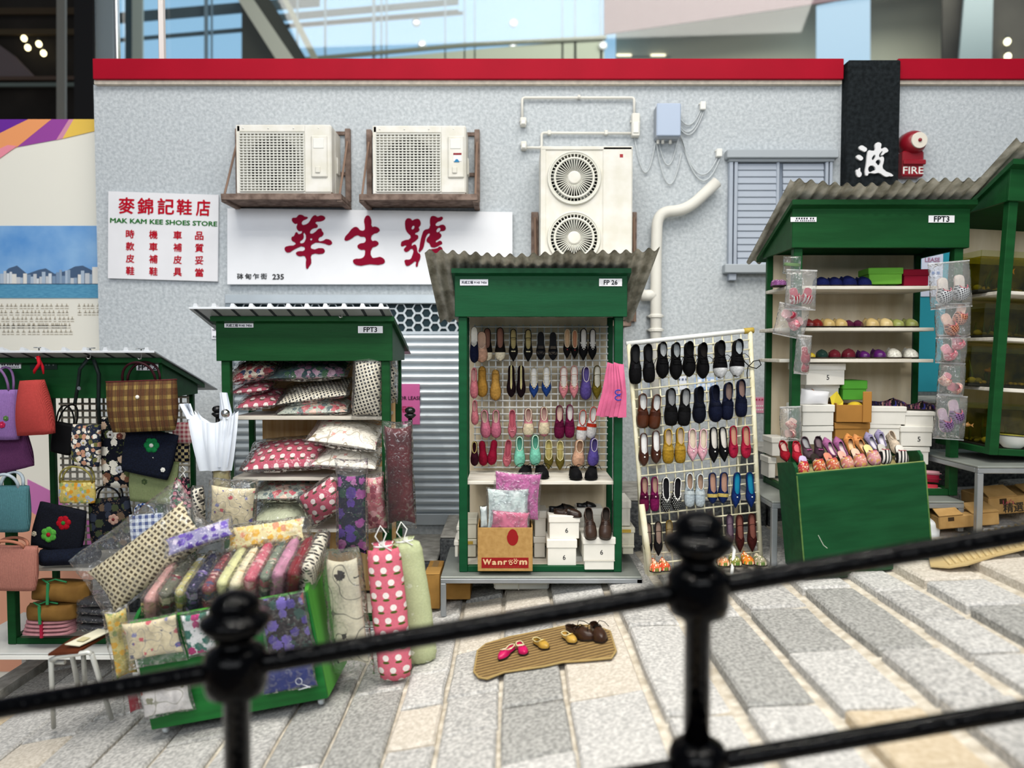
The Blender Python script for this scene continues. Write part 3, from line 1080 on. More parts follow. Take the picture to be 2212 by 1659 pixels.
def fan(parent, cx, cz, r, y, m):
    gg = G()
    for k_ in range(5):
        a0 = 2 * pi * k_ / 5 + .3
        pts_ = []

        def f(u, v, a0=a0):
            rr = r * (.22 + .74 * u)
            a = a0 + (v - .5) * (.34 + .30 * u)
            return (cx + rr * cos(a), y + .03 * (v - .5), cz + rr * sin(a))
        gg.grid(f, 5, 4)
    o = mk('fan', gg, m, parent, True)
    mk('fan_hub', G().lathe([(r * .2, 0), (r * .2, .03), (r * .1, .045)], 16, T((cx, y + .02, cz)) @ R('X', 90)), m, o, True)


def small_ac(label, ulabel, xl, xr, yt, yb, bx0, bx1, sticker, seed):
    YF = 6.16
    Yk = 6.13
    o = P((xl + xr) / 2, yb, YF)
    t = thing('air_conditioner', label, 'air conditioner', o, None)
    w_, h_ = M(xr - xl, YF) / 2, M(yb - yt, YF)
    gx0, gx1 = -w_ + .03, -w_ + .03 + M(137, YF)
    gz0, gz1 = .02, h_ - .07
    cs = G()
    # casing: sides, back, top, bottom, and front with the round opening
    cs.bb(-w_, w_, .12, .33, 0, h_, .014)
    cs.b(-w_ + .004, gx0, 0, .12, 0.004, h_ - .004)
    cs.bb(gx1, w_ - .001, -.004, .13, 0.002, h_ - .002, .012)
    cs.bb(-w_, w_, 0.0, .13, h_ - .065, h_, .012)
    cs.b(-w_ + .004, w_ - .01, 0.004, .12, 0.002, .02)
    r = min(gx1 - gx0, gz1 - gz0) * .47
    cx, cz = (gx0 + gx1) / 2, (gz0 + gz1) / 2
    plate_hole(cs, gx0, gx1, gz0, gz1, cx, cz, r, .03)
    mk('casing', cs, ACW, t)
    mk('recess_shade', G().lathe([(r * 1.02, 0), (r * 1.02, .004)], 32, T((cx, .118, cz)) @ R('X', 90)), AC_SHADE, t)
    fan(t, cx, cz, r, .07, mat('#77796f', .7))  # blades darkened in colour to deepen the painted shade of the opening
    gr = G()
    nx_, nz_ = 17, 21
    for i in range(nx_ + 1):
        x_ = gx0 + (gx1 - gx0) * i / nx_
        gr.b(x_ - .0042, x_ + .0042, -.006, .006, gz0, gz1)
    for i in range(nz_ + 1):
        z_ = gz0 + (gz1 - gz0) * i / nz_
        gr.b(gx0, gx1, -.009, .003, z_ - .0042, z_ + .0042)
    mk('grille', gr, mat('#d9d9d2', .5), t)
    px0 = gx1 + M(16, YF)
    pn = mk('access_panel', G().bb(px0, px0 + M(35, YF), -.02, 0, M(33, YF), M(122, YF), .01), ACW, t)
    mk('panel_plate', G().bb(px0 + .02, px0 + .105, -.024, -.018, M(94, YF), M(115, YF), .004), WHITE, pn)
    mk('panel_knob', G().bb(px0 + .035, px0 + .075, -.03, -.018, M(42, YF), M(56, YF), .006), ACW, pn)
    if sticker:
        mk('sticker', G().b(px0 + .045, px0 + .11, -.0235, -.02, M(68, YF), M(84, YF)), mat('#e6e6e6', .5), pn)
        mk('red_mark', G().b(px0 + .045, px0 + .11, -.0245, -.0235, M(81, YF), M(85, YF)), mat('#8d2b33', .5), pn)
        mk('blue_mark', G().prism([(px0 + .05, M(66, YF)), (px0 + .095, M(66, YF)), (px0 + .08, M(72, YF)), (px0 + .065, M(72, YF))], -.0245, -.0235), mat('#2f7fae', .5), pn)
    for i in range(4):
        mk('bolt', G().lathe([(.006, 0), (.006, .004), (.002, .007)], 8, T((-w_ + .06 + i * (2 * w_ - .12) / 3.2, -.0005, h_ - .03)) @ R('X', 90)), WHITE, t)
    mk('side_handle', G().bb(w_ - .002, w_ + .012, .16, .26, h_ * .35, h_ * .6, .006), ACW, t)
    # bracket
    o = P((bx0 + bx1) / 2, yb, Yk)
    t = thing('wall_bracket', ulabel, 'bracket', o)
    bw = M(bx1 - bx0, Yk) / 2
    yw = YW - Yk
    mk('shelf', G().bb(-bw, bw, 0, yw - .005, -M(12, Yk), 0, .006), RUST, t)
    mk('shelf_lip', G().bb(-bw, bw, -.012, .0, -M(14, Yk), -.002, .004), RUST, t)
    for s_ in (-1, 1):
        xx = s_ * (bw - .02)
        mk('runner', G().bb(xx - .022, xx + .022, 0, yw - .005, -M(18, Yk), -M(12, Yk) - .001, .004), RUST, t)
        mk('upright', G().bb(xx - .022, xx + .022, yw - .045, yw - .005, 0, h_ + .06, .004), RUST, t)
        mk('tie_bar', G().tube([(xx, .02, 0), (xx, yw - .05, h_ - .05)], .009, 6), mat('#8a7263', .8), t)
    mk('cross_bar', G().bb(-bw + .0, bw, yw - .03, yw - .008, h_ + .01, h_ + .04, .004), RUST, t)
    mk('cross_bar', G().bb(-bw + .0, bw, yw - .03, yw - .008, h_ * .4, h_ * .4 + .03, .004), RUST, t)


small_ac('cream air conditioner with square grille, left of the two above signboard', 'rusty brown wall bracket under the left cream air conditioner', 512, 716, 272, 418, 479, 737, False, 1)
small_ac('cream air conditioner with red and blue sticker, right of the two', 'rusty brown wall bracket under the right air conditioner, beside tall unit', 806, 1006, 274, 419, 777, 1031, True, 2)

# tall twin-fan unit
YF = 6.1
o = P(1267, 560, YF)
t = thing('air_conditioner', 'tall cream air conditioner with two round fans behind corrugated roof', 'air conditioner', o)
x0, x1 = -M(99, YF), M(98, YF)
h_ = M(240, YF)
zl = -M(130, YF)
fx1 = M(1300 - 1267, YF)
cs = G()
cs.bb(x0, x1, .12, .36, zl, h_, .014)
cs.bb(fx1, x1, -.002, .13, zl, h_, .01)
cs.b(x0 + .002, x0 + .04, -.0, .12, zl, h_)
cs.bb(x0, x1, -.002, .13, h_ - .03, h_, .006)
r = M(52, YF)
cx = M(1240 - 1267, YF)
zc = [M(560 - 387, YF), M(560 - 515, YF)]
zm = (zc[0] + zc[1]) / 2
plate_hole(cs, x0 + .04, fx1, zm, h_ - .03, cx, zc[0], r, .008)
plate_hole(cs, x0 + .04, fx1, zl, zm, cx, zc[1], r, .008)
mk('casing', cs, ACW, t)
for z_ in zc:
    mk('recess_shade', G().lathe([(r * 1.02, 0), (r * 1.02, .004)], 32, T((cx, .115, z_)) @ R('X', 90)), AC_SHADE, t)
    gr = G()
    for rr, wd in ((1.06, .010), (.99, .006), (.80, .010)):
        gr.tube([(cx + r * rr * cos(2 * pi * k_ / 40), -.004, z_ + r * rr * sin(2 * pi * k_ / 40)) for k_ in range(40)], wd, 6, closed=True)
    for k_ in range(40):
        a = 2 * pi * k_ / 40
        gr.tube([(cx + r * .24 * cos(a), -.006, z_ + r * .24 * sin(a)), (cx + r * cos(a), -.004, z_ + r * sin(a))], .0042, 5)
    gg = mk('fan_guard', gr, mat('#dfded4', .5), t, True)
    mk('guard_hub', G().lathe([(r * .27, 0), (r * .27, .014), (r * .22, .02)], 24, T((cx, .002, z_)) @ R('X', 90)), ACW, gg)
    fan(t, cx, z_, r * .95, .07, mat('#8f948f', .6))
mk('red_sticker', G().b(M(70, YF), M(77, YF), -.0035, -.002, M(216, YF), M(223, YF)), mat('#a33a3f', .6), t)
mk('side_handle', G().bb(x1 - .002, x1 + .012, .1, .3, M(0, YF), M(60, YF), .006), ACW, t)
o = P(1267, 560, YF)
t = thing('wall_bracket', 'rusty brown bracket holding the tall twin fan unit', 'bracket', o)
for s_, px_ in ((-1, 1155), (1, 1366)):
    xx = P(px_, 500, YW).x - o.x
    mk('upright', G().bb(xx - .03, xx + .03, YW - YF - .05, YW - YF - .005, M(-130, YF), M(118, YF), .004), RUST, t)
    mk('tie_bar', G().tube([(xx + .02, .36, M(-130, YF)), (xx + .0, .33, M(105, YF))], .012, 6), mat('#8a7263', .8), t)
mk('shelf', G().bb(x0, x1, .02, YW - YF - .005, zl - .05, zl - .002, .005), RUST, t)


# ------------------------------------------------------------------ conduits, boxes, cables
CON = mat('#e2e0d8', .45)


def wall_tube(name, label, cat, pts, r, m, parts=(), depth=.03, n=8, sm=True, group=None):
    pp = [P(x, y, YW - depth) for x, y in pts]
    o0 = pp[0].copy()
    t_ = thing(name, label, cat, o0, group)
    mk('run', G().tube([p_ - o0 for p_ in pp], r, n), m, t_, sm)
    for i, (x, y, w2, h2) in enumerate(parts):
        c = P(x, y, YW) - o0
        mk('clip', G().bb(c.x - M(w2, YW) / 2, c.x + M(w2, YW) / 2, c.y - .05, c.y - .002, c.z - M(h2, YW) / 2, c.z + M(h2, YW) / 2, .003), m, t_)
    return t_


def rounded(pts, rad=8, n=5):
    out = [pts[0]]
    for a, b_, c in zip(pts, pts[1:], pts[2:]):
        A, B_, C_ = Vector(a), Vector(b_), Vector(c)
        p1 = B_ + (A - B_).normalized() * min(rad, (A - B_).length * .45)
        p2 = B_ + (C_ - B_).normalized() * min(rad, (C_ - B_).length * .45)
        for i in range(n + 1):
            s_ = i / n
            out.append(tuple(p1 * (1 - s_) ** 2 + B_ * 2 * s_ * (1 - s_) + p2 * s_ ** 2))
    out.append(pts[-1])
    return out


wall_tube('conduit', 'upper white conduit bent over tall air conditioner', 'conduit', rounded([(1128, 262), (1128, 211), (1370, 211), (1370, 252)], 7), .011, CON, [(1250, 212, 6, 6)])
wall_tube('conduit', 'lower white stepped conduit just above tall air conditioner', 'conduit', rounded([(1133, 319), (1170, 319), (1170, 287), (1366, 288)], 6), .011, CON, [(1186, 289, 7, 9), (1308, 289, 7, 9)])
for lab, x, y, w_, h_ in (('small white switch box ending upper conduit, left', 1130, 267, 13, 17), ('small white switch box beside tall unit top left', 1131, 318, 12, 17), ('tall white switch box joining both conduits', 1371, 274, 17, 48)):
    o = P(x, y, YW)
    t = thing('switch_box', lab, 'switch box', o)
    mk('body', G().bb(-M(w_, YW) / 2, M(w_, YW) / 2, -.07, -.002, -M(h_, YW) / 2, M(h_, YW) / 2, .006), CON, t)
    mk('cover', G().bb(-M(w_, YW) * .35, M(w_, YW) * .35, -.078, -.069, -M(h_, YW) * .38, M(h_, YW) * .1, .004), WHITE, t)
    mk('lug', G().bb(-M(w_, YW) * .62, M(w_, YW) * .62, -.03, -.002, M(h_, YW) * .15, M(h_, YW) * .25, .003), CON, t)
o = P(1437, 271, YW)
t = thing('junction_box', 'pale blue electric box on grey wall', 'electric box', o)
mk('body', G().bb(-M(25, YW), M(26, YW), -.12, -.002, -M(35, YW), M(34, YW), .012), mat('#a4abb5', .5), t)
mk('lid', G().bb(-M(25, YW), M(26, YW), -.14, -.122, -M(32, YW), M(36, YW), .012), mat('#b3c1d6', .45), t)
for dx in (-18, -8, 8):
    mk('gland', G().lathe([(.012, 0), (.012, .03)], 8, T((M(dx, YW), -.06, -M(35, YW) - .03))), CON, t)


def sag(a, b_, d, n=12):
    return [(a[0] + (b_[0] - a[0]) * i / n, a[1] + (b_[1] - a[1]) * i / n + d * 4 * (i / n) * (1 - i / n)) for i in range(n + 1)]


CAB = mat('#c3c9cc', .5)
for lab, a, b_, d in (('grey cable sagging from tall switch box to electric box', (1371, 298), (1416, 308), 70),
                      ('short grey cable loop under electric box', (1424, 310), (1464, 300), 52),
                      ('long grey cable loop hanging under electric box', (1418, 310), (1472, 330), 78),
                      ('upper grey cable from electric box to upper connector', (1464, 246), (1513, 238), 28),
                      ('middle grey cable from electric box to upper connector', (1464, 264), (1516, 240), 32),
                      ('lower thick cable from electric box to upper connector', (1464, 268), (1520, 240), 36),
                      ('inner grey cable from electric box to lower connector', (1464, 272), (1549, 342), 66),
                      ('outer grey cable from electric box to lower connector', (1466, 276), (1555, 342), 78)):
    wall_tube('cable', lab, 'cable', sag(a, b_, d), .0055, CAB, [], .02, 6)
for lab, x, y in (('white cable connector at upper right of electric box', 1516, 231), ('white cable connector above pipe end', 1551, 332)):
    o = P(x, y, YW)
    t = thing('cable_connector', lab, 'connector', o)
    mk('body', G().bb(-M(6, YW), M(6, YW), -.05, -.002, -M(9, YW), M(8, YW), .005), WHITE, t)
    mk('clamp', G().bb(-M(7.5, YW), M(7.5, YW), -.03, -.002, M(3, YW), M(6, YW), .003), CON, t)

# drain pipe
PIPE = mat('#e0ded6', .45, var=.04, vs=3)
YPI = YW - .09
pp = [P(x, y, YPI) for x, y in rounded([(1549, 393), (1484, 454), (1420, 458), (1417, 560), (1417, 1010)], 34, 8)]
o0 = pp[-1].copy()
t = thing('drain_pipe', 'white drain pipe with elbow and branch climbing grey wall', 'pipe', o0)
mk('run', G().tube([p_ - o0 for p_ in pp], M(12, YPI), 16), PIPE, t, True)
mk('branch', G().tube([P(1417, 638, YPI) - o0, P(1385, 638, YPI) - o0], M(12, YPI), 14), PIPE, t, True)
for y in (683, 713):
    mk('pipe_collar', G().lathe([(M(13, YPI), -.015), (M(15, YPI), -.01), (M(15, YPI), .01), (M(13, YPI), .015)], 16, T(P(1417, y, YPI) - o0)), PIPE, t)
    mk('pipe_clamp', G().bb(-M(17, YPI), M(17, YPI), -.01, .085, -.008, .008, .003, T(P(1417, y, YPI) - o0)), mat('#b9bab5', .5), t)

# fire bell
o = P(1959, 385, YW)
t = thing('fire_bell', 'red fire alarm bell with white disc beside black pillar', 'fire bell', o)
FR = mat('#8f1424', .35, var=.08, vs=4)
mk('housing', G().bb(-M(22, YW), M(23, YW), -.10, -.002, -M(2, YW), M(52, YW), .012), FR, t)
mk('shelf_lip', G().bb(-M(23, YW), M(24, YW), -.125, -.1, M(22, YW), M(32, YW), .006), FR, t)
be = T(P(1963, 314, YW) - o)
mk('gong', G().lathe([(M(26, YW), 0), (M(26, YW), .05), (M(25, YW), .09), (M(21, YW), .13), (M(16, YW), .15), (.001, .155)], 32, be @ R('X', 90)), FR, t, True)
mk('disc', G().lathe([(M(16.5, YW), 0), (M(16.5, YW), .012), (M(16, YW), .014)], 32, be @ T((M(1.5, YW), -.15, 0)) @ R('X', 90)), mat('#e3dccf', .5), t)
mk('button', G().ball((0, -.168, 0), M(3.8, YW), 12), FR, t, True, mtx=be @ T((M(1.5, YW), 0, 0)))
o2 = text('FIRE', .1, WHITE, t, 0, 0, 0, bold=.001, width=M(43, YW), height=M(15, YW))
v = P(1959, 374, YW) - o
o2.matrix_basis = T((v.x, -.102, v.z)) @ R('X', 90) @ o2.matrix_basis


# notices on wall and shutter
def notice(label, x0, x1, y0, y1, Y, c, lines, name='notice'):
    o = P((x0 + x1) / 2, (y0 + y1) / 2, Y)
    t_ = thing(name, label, 'notice', T(o) @ FACE)
    w2, h2 = M(x1 - x0, Y) / 2, M(y1 - y0, Y) / 2
    mk('sheet', G().b(-w2, w2, -h2, h2, -.002, .002), mat(c, .6), t_)
    for (body, lx, ly, lw, col) in lines:
        text(body, .04, mat(col, .6), t_, lx * w2, ly * h2, .003, bold=.0008, width=lw * 2 * w2)
    return t_


notice('white notice with red seals half hidden behind green stall', 457, 500, 697, 732, YW - .01, '#e6e6ee', [('NO GARBAGE', -.02, .1, .85, '#333344'), ('POST NO BILL', -.02, -.75, .85, '#333344'), ('請', -.02, .62, .13, '#c03030'), ('請', -.02, -.3, .13, '#c03030')])
notice('pink FOR LEASE sheet taped on roller shutter', 850, 907, 829, 917, YW - .045, '#c9659f', [('FOR LEASE', .2, .3, .9, '#241a24'), ('招租', .0, -.25, .5, '#a02048')])
notice('small pink calendar sheet on wall beside right stall', 1630, 1650, 858, 892, YW - .004, '#e39ab4', [('▪▪▪', 0, .7, .8, '#c0305a'), ('▪▪▪▪', 0, -.1, .8, '#ffffff'), ('▪▪▪▪', 0, -.6, .8, '#ffffff')])
notice('white and blue notice on wall behind wire rack, left', 1400, 1430, 808, 840, YW - .004, '#c9d6ee', [('▪▪▪', 0, .5, .8, '#4a6fb0'), ('▪▪▪▪', 0, 0, .8, '#7f97bd')])
notice('white and blue notice on wall behind wire rack, middle', 1462, 1487, 812, 842, YW - .004, '#dfe4ee', [('▪▪▪', 0, .5, .8, '#5a6a8a'), ('▪▪▪▪', 0, -.3, .8, '#8a97ad')])
notice('blue notice on wall behind wire rack, right', 1500, 1550, 815, 842, YW - .004, '#a9c2e6', [('▪▪▪', 0, .4, .7, '#ffffff'), ('▪▪▪▪', 0, -.3, .8, '#e8eef8')])
notice('pale picture notice taped on teal door', 1990, 2036, 549, 640, YW - .04, '#cfd6ea', [('LEASE', 0, .72, .7, '#a06a8a'), ('▪▪▪', .1, .1, .6, '#5a7fc0')])
# ================================================================== BUILDERS: STALLS, TABLES, BOXES, SHOES
PANEL = mat('#dccfb6', .7, vs=4, c2='#cdbd9f', stretch=(3, 3, .5))
PINE = mat('#d3b486', .6, vs=5, c2='#bd9763', stretch=(6, 6, .5))
SHELFW = mat('#dedad0', .6, vs=6, c2='#c6c0b3', stretch=(.6, 4, 4))
TIN = mat('#a9aeb2', .4, metal=.3, var=.08, vs=3)
TINL = mat('#d9dde2', .35, metal=.2)
CORR = mat('#d2cec1', .8, vs=9, c2='#8c897b', stretch=(2, .5, 2), bump=.3, bs=30)
STEEL = mat('#9ea3a8', .35, metal=.6, var=.08, vs=5)


def place_card(parent, cx, cz, y, w_, h_, lines, c='#e6e6ea'):
    """small printed card on a stall front; lines = (text, dx, dz, width, colour)"""
    o = mk('name_card', G().b(-w_ / 2, w_ / 2, -h_ / 2, h_ / 2, 0, .004), mat(c, .5), parent, mtx=T((cx, y, cz)) @ FACE)
    for body, dx, dz, lw, col in lines:
        text(body, .03, mat(col, .6), o, dx * w_, dz * h_, .0045, bold=.0006, width=lw * w_)
    return o


def stall(name, label, xl, xr, Yf, y_lip, y_ft, y_fb, y_bot, roof, depth=.54, roll=0, cards=(), roof_over=(.1, .1, .12, .28), slope=.30, panel=PANEL, panel_x=(0, 1), shelves=(), gm=GREEN, pw=.055, base=True):
    o = P((xl + xr) / 2, y_bot, Yf)
    t = thing(name, label, 'market stall', T(o) @ R('Y', roll))
    k = Yf / FPX
    w2 = (xr - xl) * k / 2
    zl, zt, zf = (y_bot - y_lip) * k, (y_bot - y_ft) * k, (y_bot - y_fb) * k
    for s in (-1, 1):
        mk('post', G().bb(s * w2 - (pw if s > 0 else 0), s * w2 + (pw if s < 0 else 0), 0, pw, 0, zf + .02, .004), gm, t)
        mk('post', G().bb(s * w2 - (.04 if s > 0 else 0), s * w2 + (.04 if s < 0 else 0), depth - .04, depth, 0, zf + .02, .004), gm, t)
    mk('fascia', G().bb(-w2 - .022, w2 + .022, -.024, -.001, zf, zt, .003), gm, t)
    zr = lambda y: zl - .03 - (y + .07) * slope          # underside of the roof board
    for s in (-1, 1):
        xx = s * (w2 + .011)
        poly = [(0.0, zf), (0.0, min(zt, zr(0) - .002)), (depth, max(zf + .03, zr(depth) - .002)), (depth, zf)]
        vs = [(xx - .010, y, z) for y, z in poly] + [(xx + .010, y, z) for y, z in poly]
        mk('side_fascia', G().add(vs, [(0, 1, 2, 3), (7, 6, 5, 4), (0, 4, 5, 1), (1, 5, 6, 2), (2, 6, 7, 3), (3, 7, 4, 0)]), gm, t)
    ya, yb = -.07, depth + .08
    vs = []
    for x in (-w2 - .04, w2 + .04):
        for y in (ya, yb):
            vs += [(x, y, zr(y)), (x, y, zr(y) + .03)]
    mk('roof_board', G().add(vs, [(0, 2, 3, 1), (4, 5, 7, 6), (0, 1, 5, 4), (2, 6, 7, 3), (1, 3, 7, 5), (0, 4, 6, 2)]), gm, t)
    ol, orr, of, ob = roof_over
    x0, x1 = -w2 - ol, w2 + orr
    y0, y1 = ya - of, depth + ob
    zs = lambda y: zr(y) + .034
    g = G()
    if roof == 'wave':
        lam = .072
        n = int((x1 - x0) / lam * 12)
        rs = random.Random(int(xl))

        def f(u, v):
            x = x0 + (x1 - x0) * u
            y = y0 + (y1 - y0) * v + (.02 * sin(u * 5 + 1) if v == 0 else 0)
            edge = max(0, abs(2 * u - 1) - .72) ** 1.3
            lift = .035 * (2 * u - 1) ** 2 - .035 + .06
            return Vector((x, y, zs(y) + .016 + .0125 * sin(2 * pi * x / lam) + lift * (1 - v) * .9 + .006 * sin(x * 9)))
        g.grid(f, n, 7)
        nv = len(g.v)
        g.v += [(a, b, c - .006) for a, b, c in g.v]
        g.f += [tuple(i + nv for i in f_[::-1]) for f_ in g.f]
        mk('roof_sheet', g, CORR, t, True)
    else:
        # flat tin sheet with upstanding ribs
        a, b_ = (y0, zs(y0)), (y1, zs(y1))
        rf = mk('roof_sheet', G().add([(x, y, z + dz) for x in (x0, x1) for (y, z) in (a, b_) for dz in (0, .008)],
                [(0, 2, 3, 1), (4, 5, 7, 6), (0, 1, 5, 4), (2, 6, 7, 3), (1, 3, 7, 5), (0, 4, 6, 2)]), TIN, t)
        mk('roof_edge', G().bb(x0, x1, y0 - .006, y0 - .0005, zs(y0) - .002, zs(y0) + .012, .002), TINL, rf)
        nr = 11
        for i in range(nr):
            x = x0 + .04 + (x1 - x0 - .09) * i / (nr - 1)
            pr = [(-.018, .008), (-.009, .034), (.009, .034), (.018, .008)]
            vs = [(x + px, y, z + pz) for (y, z) in (a, b_) for px, pz in pr]
            mk('roof_rib', G().add(vs, [(0, 1, 2, 3), (7, 6, 5, 4), (0, 4, 5, 1), (1, 5, 6, 2), (2, 6, 7, 3), (3, 7, 4, 0)]), TINL, rf)
            mk('roof_seam', G().quadsheet((x - .012, y0 + .002, zs(y0 + .002) - .003), (x + .006, y0 + .002, zs(y0 + .002) - .003), (x + .006, y0 + .3, zs(y0 + .3) - .003), (x - .012, y0 + .3, zs(y0 + .3) - .003), .002), mat('#33383d', .6), rf)
    if base:
        mk('front_rail', G().bb(-w2 + pw, w2 - pw, 0.004, .05, 0, .04, .004), gm, t)
        for s in (-1, 1):
            xx = s * (w2 - .02)
            mk('side_rail', G().bb(xx - .018, xx + .018, pw + .001, depth - .041, 0, .04, .004), gm, t)
        mk('floor_board', G().bb(-w2 + .04, w2 - .04, .051, depth - .045, .004, .03, .003), SHELFW, t)
    if panel is not None:
        mk('back_panel', G().b(-w2 + 2 * w2 * panel_x[0] + .042, -w2 + 2 * w2 * panel_x[1] - .042, depth - .03, depth - .012, .045, zf + .02), panel, t)
    for (ys, dy0, dy1, xa, xb) in shelves:
        z = (y_bot - ys) * k
        mk('shelf', G().bb(-w2 + 2 * w2 * xa, -w2 + 2 * w2 * xb, dy0, dy1, z - .022, z, .003), SHELFW, t)
    for (px, py, pwid, phei, lines, c) in cards:
        c0_ = P(px, py, Yf - .03) - o
        place_card(t, c0_.x, c0_.z, -.026, pwid * k, phei * k, lines, c)
    return t


def table(label, xl, xr, Yf, depth, ytop, h_leg=None, m=STEEL, th=.03, name='stall_table', top=None):
    k = Yf / FPX
    o = P((xl + xr) / 2, ytop, Yf)
    w2 = (xr - xl) * k / 2
    t = thing(name, label, 'table', o)
    mk('table_top', G().bb(-w2, w2, 0, depth, -.014, 0, .004), top or mat('#8f948f', .4, metal=.3, var=.12, vs=6), t)
    mk('front_frame', G().bb(-w2, w2, 0.0, .035, -.014 - th, -.0145, .003), m, t)
    for s in (-1, 1):
        xx = s * (w2 - .0175)
        mk('side_frame', G().bb(xx - .017, xx + .017, .036, depth, -.014 - th, -.0145, .003), m, t)
        for y in (.0, depth - .035):
            gz = ground(o.x + xx) - o.z + .012
            mk('leg', G().bb(xx - .0175, xx + .0175, y, y + .035, gz, -.0145 - th, .003), m, t)
    return t


def carton(label, px, py, Y, wp, hp, depth, c='#e4e1d8', lid=.3, num=None, yaw=0, roll=0, name='shoe_box', lc=None, group=None, c2=None, tape=None, cat='box'):
    """shoe box with an overhanging lid; (px,py) = bottom centre of the front face in pixels at depth Y"""
    k = Y / FPX
    w2, h = wp * k / 2, hp * k
    o = P(px, py, Y)
    t = thing(name, label, cat, T(o) @ R('Z', yaw) @ R('Y', roll), group)
    m = mat(c, .75, var=.05, vs=6)
    hl = h * lid
    mk('body', G().bb(-w2 + .006, w2 - .006, .006, depth - .006, 0, h - hl * .6, .003), m, t)
    mk('lid', G().bb(-w2, w2, 0, depth, h - hl, h, .004), mat(lc or c, .75, var=.05, vs=7), t)
    if num:
        text(num, .05, mat('#2a2a2e', .6), t, 0, 0, 0, name='numeral', height=M(9, Y)).matrix_basis = T((.015, .0045, (h - hl) * .5)) @ R('X', 90) @ Matrix.Diagonal((.045 / .05, .045 / .05, 1, 1))
    if tape:
        mk('tape', G().b(-w2 * .9, w2 * .4, -.0012, 0, h * .72, h * .9), mat(tape, .6), t)
    return t


# ------------------------------------------------------------------ shoes
TOE = {'round': [(.85, .93), (.94, .68), (.985, .36), (1, 0)], 'point': [(.80, .80), (.90, .42), (.965, .17), (1, .0)],
       'square': [(.86, .94), (.95, .80), (.99, .52), (1, 0)], 'almond': [(.83, .88), (.92, .60), (.975, .3), (1, 0)]}
STY = {  # toe, opening end, height factor, heel walls, opening width
    'ballet': ('almond', .66, .30, True, .86), 'loafer': ('square', .50, .36, True, .80), 'point': ('point', .62, .28, True, .86),
    'pump': ('round', .62, .30, True, .86), 'slip': ('round', .46, .40, True, .72), 'mule': ('round', .55, .40, False, .8),
    'lace': ('almond', .42, .38, True, .74), 'sandal': ('almond', .80, .22, False, .8), 'zip': ('almond', .74, .36, True, .16),
    'closed': ('round', .05, .34, True, .2), 'strap': ('point', .66, .28, True, .88)}
SHOEMESH = {}


def shoe_parts(L, W, style):
    key = (round(L, 3), round(W, 3), style)
    if key in SHOEMESH:
        return SHOEMESH[key]
    toe, op, hf, heel, ow = STY[style]
    prof = [(0, 0), (.015, .34), (.06, .56), (.16, .70), (.4, .68), (.55, .84), (.70, 1.0)] + TOE[toe]
    H = W * hf * 2
    zs = .007
    hp = [(0, .95), (.12, .92), (.35, .72), (.5, .82), (max(.52, op), 1.0), (.8, .78), (.93, .55), (1, .3)]
    wv = lambda t: W / 2 * interp(prof, t)
    hv = lambda t: H * interp(hp, t)
    oc = lambda t: ow * sqrt(max(0, 1 - (t / op) ** 5)) if t < op else 0.0
    N = 18
    ts = sorted(set([.5 - .5 * cos(pi * i / N) for i in range(N + 1)] + [op]))
    y = lambda t: (t - .5) * L

    def pt(t, a, off=0):
        s = max(0, sin(a))
        return Vector((-(wv(t) + off) * cos(a), y(t), zs + (hv(t) + off) * s ** .75))
    up, K = G(), 5
    t_start = 0 if heel else op * .62
    for side in (0, 1):
        rows = []
        for t in ts:
            if t < t_start - 1e-6:
                continue
            c = oc(t)
            if not heel and t < op:
                c = max(0, ow * (1 - ((t - t_start) / (op - t_start)) ** 2) ** .5)
            ao = math.acos(min(.999, c))
            rows.append([pt(t, (ao * j / K) if side == 0 else pi - ao * j / K) for j in range(K + 1)])
        o = len(up.v)
        for r_ in rows:
            up.v += [tuple(p) for p in r_]
        for i in range(len(rows) - 1):
            for j in range(K):
                q = (o + i * (K + 1) + j, o + i * (K + 1) + j + 1, o + (i + 1) * (K + 1) + j + 1, o + (i + 1) * (K + 1) + j)
                up.f.append(q if side == 0 else q[::-1])
    # outline ring
    ring = [(wv(t), y(t)) for t in ts] + [(-wv(t), y(t)) for t in reversed(ts[1:-1])]
    n = len(ring)
    so = G()
    so.add([(x * 1.04, yy * 1.012, 0) for x, yy in ring] + [(x * 1.04, yy * 1.012, zs) for x, yy in ring],
           [tuple(range(n)), tuple(range(2 * n - 1, n - 1, -1))] + [(i, n + i, n + (i + 1) % n, (i + 1) % n) for i in range(n)])
    ins = G()
    ins.add([(x * .95, yy * .985, zs + .003) for x, yy in ring], [tuple(range(n))[::-1]])
    # piping along the opening
    tr = G()
    path = []
    tsr = [t for t in ts if t <= op]
    if heel:
        for t in reversed(tsr):
            path.append(pt(max(t, .002), math.acos(min(.999, oc(t))), .0015))
        for t in tsr[1:]:
            path.append(pt(t, pi - math.acos(min(.999, oc(t))), .0015))
        path = path[:-1]
        tr.tube(path, max(.0028, W * .032), 5, closed=True)
    else:
        tt = [t for t in ts if t_start <= t <= op]
        f = lambda t: math.acos(min(.999, max(0, ow * (1 - ((t - t_start) / (op - t_start)) ** 2) ** .5)))
        path = [pt(t, f(t), .0015) for t in tt] + [pt(t, pi - f(t), .0015) for t in reversed(tt[:-1])]
        tr.tube(path, max(.0028, W * .032), 5)

    def strip(t0, t1, a0=.0, a1=pi, off=.002, n1=5, n2=9):
        g = G()
        g.grid(lambda u, v: pt(t0 + (t1 - t0) * u, a0 + (a1 - a0) * v, off), n1, n2)
        return g
    res = dict(upper=up.mesh('upper', True), sole=so.mesh('sole'), insole=ins.mesh('insole'), trim=tr.mesh('trim', True), pt=pt, strip=strip, op=op, H=H, L=L, W=W, cache={})
    SHOEMESH[key] = res
    return res


